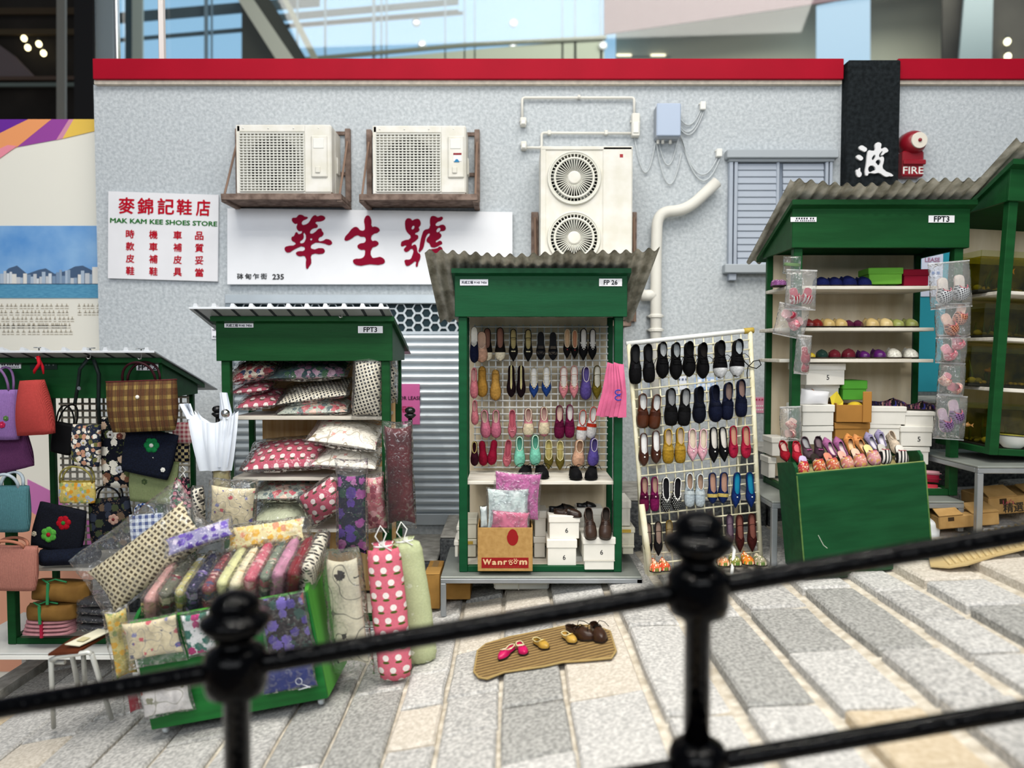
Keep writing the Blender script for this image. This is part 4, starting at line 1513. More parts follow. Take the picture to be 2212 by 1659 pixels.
def cached(d, k, fn):
    if k not in d['cache']:
        d['cache'][k] = fn()
    return d['cache'][k]


FEM = {}


def fabric(c, rough=.7):
    if c.startswith('*'):   # glossy leather
        return mat(c[1:], .3, var=.12, vs=30, bump=.08, bs=60, spec=.35)
    return mat(c, rough, var=.22, vs=70, bump=.25, bs=160, spec=.08)


def shoe(label, mtx, L, W, style, c, inner='#cbb59c', trim=None, deco=(), group=None, solec='#2c2420', m=None, name='shoe'):
    d = shoe_parts(L, W, style)
    t = thing(name, label, 'shoe', mtx, group)
    fm = m or fabric(c)
    link('sole', d['sole'], mat(solec, .7), t)
    link('insole', d['insole'], mat(inner, .8, var=.1, vs=40), t)
    link('upper', d['upper'], fm, t)
    link('piping', d['trim'], fabric(trim) if trim else fm, t)
    op, pt, W_ = d['op'], d['pt'], d['W']
    for de in deco:
        kind, col = de[0], de[1]
        dm = fabric(col)
        if kind == 'saddle':
            link('saddle_strap', cached(d, 'sad', lambda: d['strip'](op + .02, op + .13).mesh('saddle', True)), dm, t)
        elif kind == 'cap':
            link('toe_cap', cached(d, 'cap', lambda: d['strip'](.74, .995, off=.0015, n1=7).mesh('cap', True)), dm, t)
        elif kind == 'vamp':
            link('vamp_band', cached(d, 'vamp', lambda: d['strip'](op + .05, .9, .45, pi - .45, .002, 7, 7).mesh('vamp', True)), dm, t)
        elif kind == 'pearl':
            p = pt(min(.9, op + .07), pi / 2)
            link('pearl', cached(d, 'prl', lambda: G().ball(p + Vector((0, 0, .004)), W_ * .085, 8).mesh('pearl', True)), mat(col, .25), t)
        elif kind == 'beads':
            def bd():
                g = G()
                for i in range(9):
                    a = pi * (i + .5) / 9
                    tt = op - .02 + .05 * sin(a) * .8 if op < .9 else .7
                    p = pt(max(.3, op - .22 * abs(cos(a)) ** 1.5 + .03), math.acos(max(-.93, min(.93, cos(a) * .86))))
                    g.ball(p + Vector((0, 0, .003)), W_ * .07, 6)
                return g.mesh('beads', True)
            link('bead_trim', cached(d, 'bead', bd), mat(col, .25), t, kind='stuff')
        elif kind == 'bow':
            def bw():
                p = pt(min(.92, op + .06), pi / 2) + Vector((0, 0, .003))
                g = G()
                for s in (-1, 1):
                    g.ball(p + Vector((s * W_ * .13, 0, .002)), W_ * .12, 8, (1, .6, .35))
                g.ball(p, W_ * .07, 6)
                return g.mesh('bow', True)
            link('bow', cached(d, 'bow', bw), dm, t)
        elif kind == 'ankle':
            def an():
                g = G()
                pts = [pt(.30, .55) + Vector((0, 0, .0))]
                for i in range(9):
                    a = pi * i / 8
                    pts.append(Vector((-cos(a) * W_ * .33, pt(.30, 1).y - W_ * .12 * sin(a), pt(.3, .9).z + W_ * .28 * sin(a) + .004)))
                pts.append(pt(.30, pi - .55))
                g.tube(pts, W_ * .035, 5)
                return g.mesh('ankle', True)
            link('ankle_strap', cached(d, 'ank', an), dm, t)
        elif kind == 'bar':
            link('cross_strap', cached(d, 'bar', lambda: d['strip'](op - .10, op - .01, .12, pi - .12, .002, 3, 9).mesh('bar', True)), dm, t)
        elif kind == 'straps':
            for i_, (a, b_) in enumerate(((.50, .60), (.70, .80))):
                link('cross_strap', cached(d, 'str%d' % i_, lambda a=a, b_=b_: d['strip'](a, b_, 0, pi, .001, 3, 9).mesh('str', True)), dm, t)
        elif kind == 'laces':
            def la():
                g = G()
                for i in range(3):
                    t_ = op + .04 + i * .07
                    g.tube([pt(t_, a, .003) for a in (.9, 1.2, 1.57, 1.94, 2.24)], .0025, 5)
                rs = random.Random(int(L_ * 1e4) + 3)
                p = pt(op + .02, pi / 2) + Vector((0, 0, .004))
                for s in (-1, 1):
                    g.tube([p, p + Vector((s * W_ * .3, -W_ * .1, .02)), p + Vector((s * W_ * .6, W_ * .1, .012)), p + Vector((s * W_ * .75, W_ * .5, -.005))], .0022, 5)
                return g.mesh('lace', True)
            L_ = d['L']
            link('lace', cached(d, 'lac', la), dm, t)
        elif kind == 'zipline':
            link('edge_tape', cached(d, 'zip', lambda: d['strip'](.12, .9, pi / 2 + .25, pi / 2 + .5, .003, 12, 3).mesh('zl', True)), dm, t)
    return t


HANG = FACE @ R('Z', 180)   # local heel->toe runs down, opening to the street


def hang(label, px, py, Y, Lp, Wp, style, c, tilt=0, lean=0, **kw):
    k = Y / FPX
    return shoe(label, T(P(px, py, Y)) @ FACE @ R('X', lean) @ R('Z', 180 + tilt), Lp * k, Wp * k, style, c, **kw)


def stand(label, px, py, Y, L, W, style, c, head=180, pitch=0, roll=0, **kw):
    """shoe on a surface; (px,py) pixel of its base centre; head = heading of the toe (0 = away, 180 = towards the street)"""
    return shoe(label, T(P(px, py, Y)) @ R('Z', -head) @ R('X', pitch) @ R('Y', roll), L, W, style, c, **kw)


ORD = ['first', 'second', 'third', 'fourth', 'fifth', 'sixth', 'seventh', 'eighth', 'ninth', 'tenth', 'eleventh', 'twelfth']
# ================================================================== THE FIVE STALLS AND THEIR TABLES
PHONE = [('天成工程 9145 7456', 0, 0, .9, '#444450')]
S3 = stall('market_stall', 'green market stall with wavy roof full of hanging shoes, centre', 990, 1345, 5.0, 578, 588, 680, 1236, 'wave', roof_over=(.2, .2, .10, .34), slope=.33,
           cards=[(1024, 610, 60, 13, PHONE, '#dfdfe8'), (1319, 610, 49, 16, [('FP 26', 0, 0, .6, '#1c1c22')], '#ececf0')],
           shelves=[(1038, .03, .50, .045, .955)], gm=GREEN2)
S2 = stall('market_stall', 'green market stall with ribbed tin roof stacked with cushions', 484, 848, 5.0, 677, 686, 772, 1342, 'rib', roof_over=(.12, .03, .13, .28), slope=.28, panel=PINE, panel_x=(.05, 1.0),
           cards=[(516, 703, 62, 9, PHONE, '#dfdfe4'), (800, 712, 53, 15, [('FPT3', 0, 0, .55, '#1c1c22')], '#ececf0')],
           shelves=[(893, .02, .5, .05, .95), (1026, .02, .5, .05, .95), (1140, .02, .5, .05, .95)])
S1 = stall('market_stall', 'green market stall with ribbed tin roof hung with handbags, leftmost', 14, 360, 5.0, 764, 770, 851, 1392, 'rib', roof_over=(.3, .05, .11, .30), slope=.28, panel=None,
           cards=[(318, 793, 47, 14, [('FPT 2', 0, 0, .8, '#1c1c22')], '#ececf0'), (22, 790, 46, 12, [('▪▪ ▪▪▪ ▪▪', 0, .15, .8, '#333338'), ('▪▪▪▪▪▪▪▪▪▪', 0, -.25, .8, '#55555c')], '#dfdfe4'), (94, 790, 58, 16, [('▪▪ ▪▪ ▪', .1, .1, .6, '#55605c')], '#20302a')],
           shelves=[(1222, .0, .5, .05, 1.0)])
S4 = stall('market_stall', 'green market stall with wavy roof and shelves of shoes beside fish tanks', 1706, 2070, 4.86, 437, 447, 536, 1071, 'wave', roof_over=(.08, .05, .09, .18), slope=.40, panel_x=(0, .995),
           cards=[(1736, 474, 55, 10, [('▪▪▪▪▪ ▪▪', .05, .2, .7, '#26262c'), ('▪▪ ▪▪▪▪▪▪▪▪', .05, -.25, .75, '#5a5a62')], '#e8e8ee'), (2034, 473, 55, 15, [('FPT3', 0, 0, .6, '#1c1c22')], '#ececf0')],
           shelves=[(614, .08, .5, -.01, .90), (705, .08, .5, -.05, .88), (774, .08, .5, -.05, .88)])
S5 = stall('market_stall', 'green market stall holding glass fish tanks at right edge', 2136, 2490, 4.62, 362, 372, 446, 992, 'wave', roof_over=(.06, .1, .06, .2), slope=.42, roll=3.0, depth=.6,
           shelves=[(634, .05, .57, 0.03, .97), (735, .05, .57, .03, .97), (846, .05, .57, .03, .97)])
table('grey steel table under the central shoe stall', 949, 1390, 4.9, .76, 1246)
table('grey steel table under the cushion stall, behind green cart', 455, 876, 4.92, .74, 1352)
table('white round-edged table under the leftmost handbag stall', -120, 300, 4.86, .78, 1411, m=WHITE, top=mat('#c9cbc8', .4, var=.1, vs=4))
table('grey steel table under right shoe stall, behind green crate', 1667, 2085, 4.68, .84, 1083)
table('grey steel table under the fish tank stall', 2112, 2540, 4.5, .8, 1007)

# hooks under the tin roofs
HOOKM = mat('#c9cac8', .25, metal=.9)
for lab, px, py, Y in (('wire hook under tin roof of cushion stall', 739, 664, 4.9), ('wire hook holding small red bag', 84, 752, 4.88), ('wire hook holding long black strap', 195, 753, 4.88), ('wire hook holding plaid handbag', 305, 754, 4.88)):
    t = thing('wire_hook', lab, 'hook', P(px, py, Y))
    mk('plate', G().lathe([(.03, 0), (.03, .006)], 14), HOOKM, t)
    mk('shank', G().tube([(0, 0, 0), (0, 0, -.05), (0, -.008, -.062), (-.01, -.012, -.065), (-.02, -.01, -.055)], .005, 6), HOOKM, t, True)

# ------------------------------------------------------------------ wire grid with hanging shoes (central stall)
GRID = mat('#d9dbd8', .45, var=.1, vs=10)
Yg = 5.43


def wire_grid(name, label, x0, x1, y0, y1, Y, nx, ny, m, r=.0055, group=None, lean=0):
    o = P((x0 + x1) / 2, (y0 + y1) / 2, Y)
    t = thing(name, label, 'wire grid', T(o) @ FACE @ R('X', lean), group)
    w2, h2 = M(x1 - x0, Y) / 2, M(y1 - y0, Y) / 2
    g = G()
    for i in range(nx):
        x = -w2 + 2 * w2 * i / (nx - 1)
        g.tube([(x, -h2 - .01, 0), (x, h2 + .015, 0)], r, 5)
    mk('upright_wires', g, m, t, True, kind='stuff')
    g = G()
    for i in range(ny):
        y = -h2 + 2 * h2 * i / (ny - 1)
        g.tube([(-w2 - .01, y, r * 1.6), (w2 + .01, y, r * 1.6)], r, 5)
    mk('cross_wires', g, m, t, True, kind='stuff')
    return t


wire_grid('wire_grid', 'white wire grid on back of central stall, behind hanging shoes', 1026, 1310, 706, 1010, Yg, 20, 22, GRID)
z = .3254
C4 = lambda x, y: (900 + x * z, 520 + y * z)
row = [  # zx, zy, len, wid, style, colour, kwargs, description
    [(383, 690, 240, 62, 'mule', '#141a33', dict(inner='#e6e2d6', trim='#e0dccd'), 'navy mule with white insole'),
     (432, 705, 205, 82, 'mule', '#c49a83', dict(inner='#c9a58e', trim='#d9c2b0'), 'beige felt slipper'),
     (470, 690, 215, 66, 'pump', '#15110f', dict(inner='#8a6152', deco=[('cap', '#d8cfb6')]), 'black flat with cream toe cap'),
     (555, 688, 220, 70, 'pump', '#15110f', dict(inner='#8a6152', deco=[('cap', '#d8cfb6')]), 'black flat with cream toe cap'),
     (642, 695, 215, 62, 'point', '#121212', dict(inner='#a39464', deco=[('ankle', '#121212'), ('bow', '#d8cfa8')]), 'black pointed shoe with jewelled bow'),
     (740, 697, 215, 62, 'point', '#121212', dict(inner='#a39464', deco=[('ankle', '#121212'), ('bow', '#d8cfa8')]), 'black pointed shoe with jewelled bow'),
     (824, 698, 185, 62, 'sandal', '#14161a', dict(inner='#17181b', deco=[('straps', '#3a3632')]), 'black strappy sandal'),
     (905, 700, 185, 62, 'sandal', '#14161a', dict(inner='#17181b', deco=[('straps', '#4a443c')]), 'black strappy sandal'),
     (998, 685, 195, 52, 'point', '#0f0f10', dict(inner='#c2a07c', trim='#c9b79a', deco=[('pearl', '#a02028')]), 'black pointed flat with red bead'),
     (1048, 690, 190, 50, 'point', '#0f0f10', dict(inner='#b07a5c', trim='#c9b79a', deco=[('pearl', '#a02028')]), 'black pointed flat with red bead'),
     (1106, 690, 210, 62, 'point', '#101012', dict(inner='#d8d4cc', deco=[('beads', '#d9d6cc')]), 'black flat edged with white beads'),
     (1166, 690, 205, 58, 'point', '#101012', dict(inner='#d8d4cc', deco=[('beads', '#d9d6cc')]), 'black flat edged with white beads')],
    [(382, 945, 205, 55, 'slip', '#c0707a', dict(inner='#d8a8a4'), 'pink felt slipper'),
     (435, 935, 205, 74, 'closed', '#a37a35', dict(deco=[('bow', '#9a7434')], inner='#a5803c'), 'mustard flat with bow'),
     (524, 957, 205, 74, 'closed', '#ad8440', dict(deco=[('bow', '#a07a3a')], inner='#a5803c'), 'mustard flat with bow'),
     (628, 932, 215, 62, 'zip', '#170c12', dict(inner='#d8cf9f', trim='#cfc58f'), 'dark plum shoe with pale edging'),
     (693, 934, 215, 62, 'zip', '#170c12', dict(inner='#d8cf9f', trim='#cfc58f'), 'dark plum shoe with pale edging'),
     (778, 940, 205, 64, 'strap', '#1d3a78', dict(inner='#dcdad4', trim='#b7a888', deco=[('ankle', '#c9bfa8'), ('beads', '#cfc3a6')]), 'white strap shoe with blue pointed toe'),
     (861, 935, 205, 66, 'strap', '#1d3a78', dict(inner='#dcdad4', trim='#b7a888', deco=[('ankle', '#c9bfa8'), ('beads', '#cfc3a6')]), 'white strap shoe with blue pointed toe'),
     (975, 942, 215, 64, 'strap', '#c77c84', dict(inner='#e2ded6', trim='#c48a80', deco=[('ankle', '#b98078'), ('beads', '#d8c6a8')]), 'pink pointed strap shoe with cream flowers'),
     (1044, 938, 220, 64, 'strap', '#c77c84', dict(inner='#e2ded6', trim='#c48a80', deco=[('ankle', '#b98078'), ('beads', '#d8c6a8')]), 'pink pointed strap shoe with cream flowers'),
     (1122, 945, 220, 76, 'slip', '#57498c', dict(inner='#6d5ea0', trim='#cfc6c8'), 'violet felt slipper'),
     (1196, 940, 225, 64, 'strap', '#6d5f1e', dict(inner='#dcd8c8', trim='#55491a', deco=[('ankle', '#3a3318')]), 'olive pointed strap shoe')],
    [(387, 1140, 165, 50, 'slip', '#c0707a', dict(inner='#d8a8a4'), 'pink felt slipper'),
     (456, 1215, 188, 72, 'slip', '#bb6a80', dict(inner='#d6c0a8', trim='#c98a96', tilt=4), 'rose felt slipper'),
     (527, 1215, 188, 70, 'slip', '#bb6a80', dict(inner='#d6c0a8', trim='#c98a96'), 'rose felt slipper'),
     (635, 1215, 188, 60, 'ballet', '#bf6a78', dict(inner='#a8505e', deco=[('bow', '#c77a86')]), 'pink ballet flat with bow'),
     (741, 1207, 195, 74, 'slip', '#c47e88', dict(inner='#d8b0a4', trim='#d9cfb4', deco=[('vamp', '#d6c8aa')]), 'pink slipper with cream embroidery'),
     (845, 1200, 200, 74, 'slip', '#c47e88', dict(inner='#d8b0a4', trim='#d9cfb4', deco=[('vamp', '#d6c8aa')]), 'pink slipper with cream embroidery'),
     (947, 1202, 222, 70, 'loafer', '#611438', dict(inner='#d9b8a8', deco=[('saddle', '#50102e')]), 'burgundy loafer'),
     (1015, 1197, 222, 68, 'loafer', '#6b1740', dict(inner='#dcd4d0', deco=[('saddle', '#581236')]), 'burgundy loafer'),
     (1096, 1226, 212, 72, 'loafer', '#d9d8d8', dict(inner='#e3e0dc', trim='#b8321f', deco=[('saddle', '#b8321f')], tilt=-3), 'white loafer with red edging'),
     (1163, 1205, 212, 70, 'loafer', '#d9d8d8', dict(inner='#e3e0dc', trim='#b8321f', deco=[('saddle', '#b8321f')], tilt=-5), 'white loafer with red edging')],
    [(385, 1412, 165, 55, 'slip', '#2e0a18', dict(inner='#3a1420', trim='#b9a86a'), 'dark maroon slipper'),
     (439, 1410, 168, 62, 'closed', '#7e0f2a', dict(tilt=4), 'red closed slipper'),
     (506, 1405, 168, 64, 'closed', '#86112e', dict(tilt=-8), 'red closed slipper'),
     (604, 1410, 182, 60, 'ballet', '#ba6470', dict(inner='#a04a58', deco=[('bow', '#c4747e')], tilt=-5), 'pink ballet flat with bow'),
     (683, 1398, 205, 76, 'slip', '#7cc9b0', dict(inner='#6ab79e', trim='#cfe0cf'), 'mint green felt slipper'),
     (787, 1388, 205, 76, 'slip', '#7cc9b0', dict(inner='#6ab79e', trim='#cfe0cf'), 'mint green felt slipper'),
     (876, 1420, 200, 64, 'strap', '#5e5422', dict(inner='#a89a5c', trim='#d6cfa0', deco=[('ankle', '#c9c294')]), 'olive pointed strap shoe'),
     (951, 1425, 200, 62, 'strap', '#5e5422', dict(inner='#a89a5c', trim='#d6cfa0', deco=[('ankle', '#c9c294')]), 'olive pointed strap shoe'),
     (1075, 1408, 180, 84, 'slip', '#d3a68a', dict(inner='#c9a080', trim='#e6cfb4', tilt=-4), 'beige felt slipper'),
     (1173, 1402, 190, 76, 'slip', '#5d509c', dict(inner='#6d5ea0', trim='#cfc6d8', tilt=-3), 'violet felt slipper')]]
RN = ['top', 'second', 'third', 'lowest']
for ri, rw in enumerate(row):
    for i, (x, y, l, w_, st, c, kw, de) in enumerate(rw):
        px, py = C4(x, y)
        yy = Yg - .05 - (.07 if i == 0 else 0) - (.03 if (ri == 0 and i == 1) else 0)
        hang('%s, %s in %s row of central stall grid' % (de, ORD[i], RN[ri]), px, py, yy, l * z, w_ * z, st, c, group='shoes hung on the central stall grid', **kw)
# lace-up shoes standing on the shelf
zsh = P(1170, 1038, 5.0).z
for i, (x, l) in enumerate(((1136, .2), (1171, .21), (1244, .21), (1281, .22))):
    X = P(x, 1030, 5.06).x
    shoe('black suede lace up shoe on central stall shelf, %s from left' % ORD[i], T((X, 5.06 + .08 + (.05 if i < 2 else 0), zsh)) @ R('Z', 180 + (-14, 10, 4, -12)[i]), l, .088, 'lace', '#101012', inner='#1a1a1c', deco=[('laces', '#0a0a0a')], group='lace up shoes on central shelf', solec='#0c0c0c')

# ------------------------------------------------------------------ leaning wire rack
RK = [(1358, 742, 5.02), (1620, 714, 5.02), (1643, 1212, 4.80), (1398, 1240, 4.80)]
rk = [P(*p) for p in RK]


def rkp(u, v, off=0.0):
    p = (rk[0] * (1 - u) + rk[1] * u) * (1 - v) + (rk[3] * (1 - u) + rk[2] * u) * v
    return p + Vector((0, -off, off * .1))


def rk_uv(px, py):
    u = v = .5
    for _ in range(25):
        p = rkp(u, v)
        t_ = P(px, py, p.y)
        e = 1e-3
        du, dv = (rkp(u + e, v) - p) / e, (rkp(u, v + e) - p) / e
        d = t_ - p
        det = du.x * dv.z - dv.x * du.z
        u += (d.x * dv.z - dv.x * d.z) / det
        v += (du.x * d.z - d.x * du.z) / det
    return u, v


o0 = rkp(.5, 1)
t = thing('display_rack', 'white leaning wire display rack of shoes between two green stalls', 'rack', o0)
RW = mat('#dcd9c3', .5, vs=10, c2='#c5bf9f')
L_ = lambda u, v, off=0: rkp(u, v, off) - o0
mk('top_rail', G().tube([L_(-.02, 0), L_(1.02, 0)], .016, 8), mat('#dfe0dd', .45), t, True)
mk('rail_cap', G().tube([L_(.95, 0), L_(1.03, 0)], .019, 8), mat('#b39a45', .5), t, True)
mk('upright', G().tube([L_(0, 0), L_(0, 1)], .015, 8), RW, t, True)
mk('upright', G().tube([L_(1, 0), L_(1, 1.0)], .016, 8), RW, t, True)
mk('bottom_rail', G().tube([L_(0, 1), L_(1, 1)], .014, 8), RW, t, True)
sf = [L_(-.01, .70, .05), L_(.02, 1.0, .05)]
mk('front_strut', G().tube(sf, .019, 8), RW, t, True)
mk('front_leg', G().tube([L_(.72, .90, .03), L_(.74, .93, .09), P(1575, 1292, 4.62) - o0], .011, 8), mat('#d6d8d6', .4), t, True)
mk('rear_strut', G().tube([L_(.05, .1, -.05), Vector((L_(.05, 1, 0).x, .45, ground(o0.x) - o0.z + .15))], .014, 8), RW, t, True)
mk('rear_strut', G().tube([L_(.95, .1, -.05), Vector((L_(.95, 1, 0).x, .42, ground(o0.x + .35) - o0.z + .14))], .014, 8), RW, t, True)
g = G()
for i in range(1, 13):
    g.tube([L_(i / 13, 0.01), L_(i / 13, .995)], .0055, 5)
mk('upright_wires', g, RW, t, True, kind='stuff')
g = G()
for i in range(1, 24):
    g.tube([L_(0, i / 24, .008), L_(1, i / 24, .008)], .0055, 5)
mk('cross_wires', g, RW, t, True, kind='stuff')
z6 = .3617
BLKL, BLKS = '*0d0d0f', '#0c0c0e'
rows = [
    [(143, 298, 232, 76, 'loafer', BLKS, dict(inner='#1f2022', deco=[('saddle', '*08080a')]), 'black loafer'), (222, 292, 228, 72, 'loafer', BLKS, dict(inner='#1f2022', deco=[('saddle', '*08080a')], tilt=2), 'black loafer'),
     (305, 275, 215, 78, 'lace', BLKS, dict(inner='#b9bdbe', deco=[('laces', '#060607')]), 'black lace up shoe'), (385, 280, 220, 76, 'lace', BLKS, dict(inner='#aab0b2', deco=[('laces', '#060607')]), 'black lace up shoe'),
     (463, 268, 208, 78, 'lace', BLKS, dict(inner='#141416', deco=[('laces', '#060607')]), 'plain black suede lace up'), (545, 277, 212, 76, 'lace', BLKS, dict(inner='#23201e', deco=[('laces', '#060607')]), 'plain black suede lace up'),
     (648, 270, 222, 84, 'lace', BLKS, dict(inner='#2c2c2e', deco=[('cap', '#d2d4d6'), ('laces', '#060607')]), 'black shoe with white toe cap'), (750, 262, 222, 86, 'lace', BLKS, dict(inner='#c9d2d6', deco=[('cap', '#d2d4d6'), ('laces', '#060607')], tilt=-3), 'black shoe with white toe cap')],
    [(187, 575, 205, 74, 'loafer', '*4a2412', dict(inner='#d9dad8', deco=[('saddle', '*3a1a0c')]), 'brown leather loafer'), (262, 580, 205, 74, 'loafer', '*4a2412', dict(inner='#d9dad8', deco=[('saddle', '*3a1a0c')], tilt=-6), 'brown leather loafer'),
     (355, 552, 222, 80, 'loafer', '#121214', dict(inner='#8a8c8e', deco=[('saddle', '#0a0a0b')]), 'black fabric loafer'), (437, 553, 222, 78, 'loafer', '#121214', dict(inner='#a4a6a6', deco=[('saddle', '#0a0a0b')], tilt=-4), 'black fabric loafer'),
     (523, 540, 218, 78, 'slip', '#10131f', dict(inner='#15161c', deco=[('saddle', '#0a0c14')]), 'dark navy slip on shoe'), (618, 532, 220, 80, 'slip', '#11162b', dict(inner='#15182a', deco=[('saddle', '#0c1020')], tilt=2), 'dark navy slip on shoe'),
     (693, 517, 222, 72, 'loafer', '#11162c', dict(inner='#7d6a64', deco=[('saddle', '#0c1022')], tilt=-3), 'navy loafer with brown insole'), (773, 500, 222, 70, 'loafer', '#11162c', dict(inner='#8a7068', deco=[('saddle', '#0c1022')]), 'navy loafer with brown insole')],
    [(193, 805, 196, 62, 'ballet', '*3d1c10', dict(inner='#dcdcda', deco=[('pearl', '#e6e2da')]), 'brown ballet flat with pearl'), (266, 790, 196, 62, 'ballet', '*3d1c10', dict(inner='#dcdcda', deco=[('pearl', '#e6e2da')]), 'brown ballet flat with pearl'),
     (338, 785, 205, 68, 'loafer', '#9c7a25', dict(inner='#c9b49a', trim='#b3923a', deco=[('saddle', '#ab8a35')]), 'mustard yellow loafer'), (410, 780, 212, 66, 'loafer', '#9c7a25', dict(inner='#c9b49a', trim='#b3923a', deco=[('saddle', '#ab8a35')]), 'mustard yellow loafer'),
     (483, 778, 192, 64, 'point', '#d3a0ac', dict(inner='#c9bda8', trim='#dcb4bc', deco=[('pearl', '#e6dcd8')]), 'pale pink pointed flat'), (545, 778, 190, 60, 'point', '#d3a0ac', dict(inner='#c9bda8', trim='#dcb4bc', deco=[('pearl', '#e6dcd8')], tilt=-3), 'pale pink pointed flat'),
     (610, 778, 212, 60, 'point', '#0d0d10', dict(inner='#cfcac2', deco=[('pearl', '#d9d9d6')]), 'black pointed flat with pearl'), (668, 775, 208, 58, 'point', '#0d0d10', dict(inner='#cfcac2', deco=[('pearl', '#d9d9d6')], tilt=3), 'black pointed flat with pearl'),
     (727, 760, 192, 56, 'pump', '#9e1c3a', dict(inner='#b98a72', deco=[('bow', '#8a1430')]), 'crimson flat with bow'), (802, 762, 190, 60, 'pump', '#a51f3c', dict(inner='#b98a72', deco=[('bow', '#8a1430')]), 'crimson flat with bow')],
    [(197, 1072, 205, 56, 'loafer', '#5c1136', dict(inner='#b3907e', deco=[('saddle', '#3e0a26'), ('pearl', '#d9c9c4')]), 'plum loafer with pearl'), (258, 1070, 205, 56, 'loafer', '#6c1448', dict(inner='#b3907e', deco=[('saddle', '#4a0c30'), ('pearl', '#d9c9c4')]), 'plum loafer with pearl'),
     (325, 1074, 205, 62, 'ballet', '#101012', dict(inner='#16161a', trim='#dcdcd8', deco=[('beads', '#e2e2de')], m=pat('dots', '#0e0e10', ['#d8d8d4'], 90)), 'black dotted flat edged with white lace'), (390, 1070, 195, 62, 'ballet', '#101012', dict(inner='#16161a', trim='#dcdcd8', deco=[('beads', '#e2e2de')], m=pat('dots', '#0e0e10', ['#d8d8d4'], 90), tilt=-4), 'black dotted flat edged with white lace'),
     (465, 1046, 200, 62, 'loafer', '#aab6bd', dict(inner='#a88c78', trim='#c9d0d2', deco=[('saddle', '#b9c3c6')]), 'silver grey loafer'), (528, 1048, 195, 62, 'loafer', '#aab6bd', dict(inner='#a88c78', trim='#c9d0d2', deco=[('saddle', '#b9c3c6')]), 'silver grey loafer'),
     (603, 1035, 185, 60, 'ballet', '#14244f', dict(inner='#a88270', deco=[('saddle', '#c2ad62')]), 'navy flat with gold chain'), (668, 1033, 185, 62, 'ballet', '#14244f', dict(inner='#a88270', deco=[('saddle', '#c2ad62')], tilt=-3), 'navy flat with gold chain'),
     (745, 1047, 212, 56, 'point', '#10285e', dict(inner='#127a9c', deco=[('pearl', '#d0d8da')], tilt=-4), 'navy pointed flat with turquoise insole'), (828, 1046, 212, 58, 'point', '#10285e', dict(inner='#127a9c', deco=[('pearl', '#d0d8da')], tilt=2), 'navy pointed flat with turquoise insole')],
    [(220, 1342, 205, 54, 'strap', '#141214', dict(inner='#8a7468', deco=[('ankle', '#0c0c0c')]), 'black pointed strap shoe'), (280, 1336, 205, 54, 'strap', '#141214', dict(inner='#8a7468', deco=[('ankle', '#0c0c0c')]), 'black pointed strap shoe'),
     (345, 1320, 190, 54, 'strap', '#6b5524', dict(inner='#8a7a58', deco=[('ankle', '#5a4820')]), 'bronze pointed strap shoe'), (706, 1290, 195, 50, 'strap', '#3a2a3c', dict(inner='#6d5a68', deco=[('ankle', '#3a2a3c')]), 'purple grey pointed shoe'),
     (765, 1305, 222, 56, 'strap', '#3a1614', dict(inner='#7a4a40', deco=[('ankle', '#241010')]), 'dark brown pointed shoe'), (838, 1300, 228, 58, 'strap', '#3a1614', dict(inner='#7a4a40', deco=[('ankle', '#241010')]), 'dark brown pointed shoe')]]
RN5 = ['top', 'second', 'third', 'fourth', 'bottom']
for ri, rw in enumerate(rows):
    for i, (x, y, l, w_, st, c, kw, de) in enumerate(rw):
        px, py = 1320 + x * z6, 680 + y * z6
        u, v = rk_uv(px, py)
        p = rkp(u, v)
        hang('%s, %s in %s row of white wire rack' % (de, ORD[i], RN5[ri]), px, py, p.y - .018, l * z6, w_ * z6, st, c, lean=-8, group='shoes hung on the white wire rack', **kw)
KN = [(1414, 1231, '#d8583c', '#e8c9a8'), (1434, 1229, '#c8412c', '#d8a070'), (1560, 1219, '#d88a5c', '#e6cfae'), (1586, 1218, '#7d7a3c', '#d8cfa8'), (1613, 1216, '#d8822c', '#c94a2c'), (1640, 1218, '#9a9078', '#cfc8b4')]
for i, (x, y, c, c2) in enumerate(KN):
    stand('flower print slipper toe at foot of white rack, %s from left' % ORD[i], x, y, 4.74, .13, .075, 'closed', c, head=180, m=pat('floral', c, [c2, '#e8dcc0', '#5a7a3a'], 55), group='flower slippers at foot of rack')

o = P(1608, 778, 4.98)
t = thing('shoelace', 'loose black shoelace looping out past right edge of rack', 'shoelace', o)
k = 4.98 / FPX
mk('lace_loop', G().tube([((x - 1608) * k, -.02, (778 - y) * k) for x, y in ((1600, 770), (1607, 782), (1618, 792), (1632, 796), (1642, 788), (1638, 778), (1626, 780), (1614, 792), (1612, 806), (1613, 818))], .0035, 5), mat('#0a0a0b', .6), t, True)
mk('lace_knot', G().ball((-.024, -.02, .024), .008, 8), mat('#0a0a0b', .6), t, True)
# ================================================================== SOFT GOODS BUILDERS
CUSH = {}


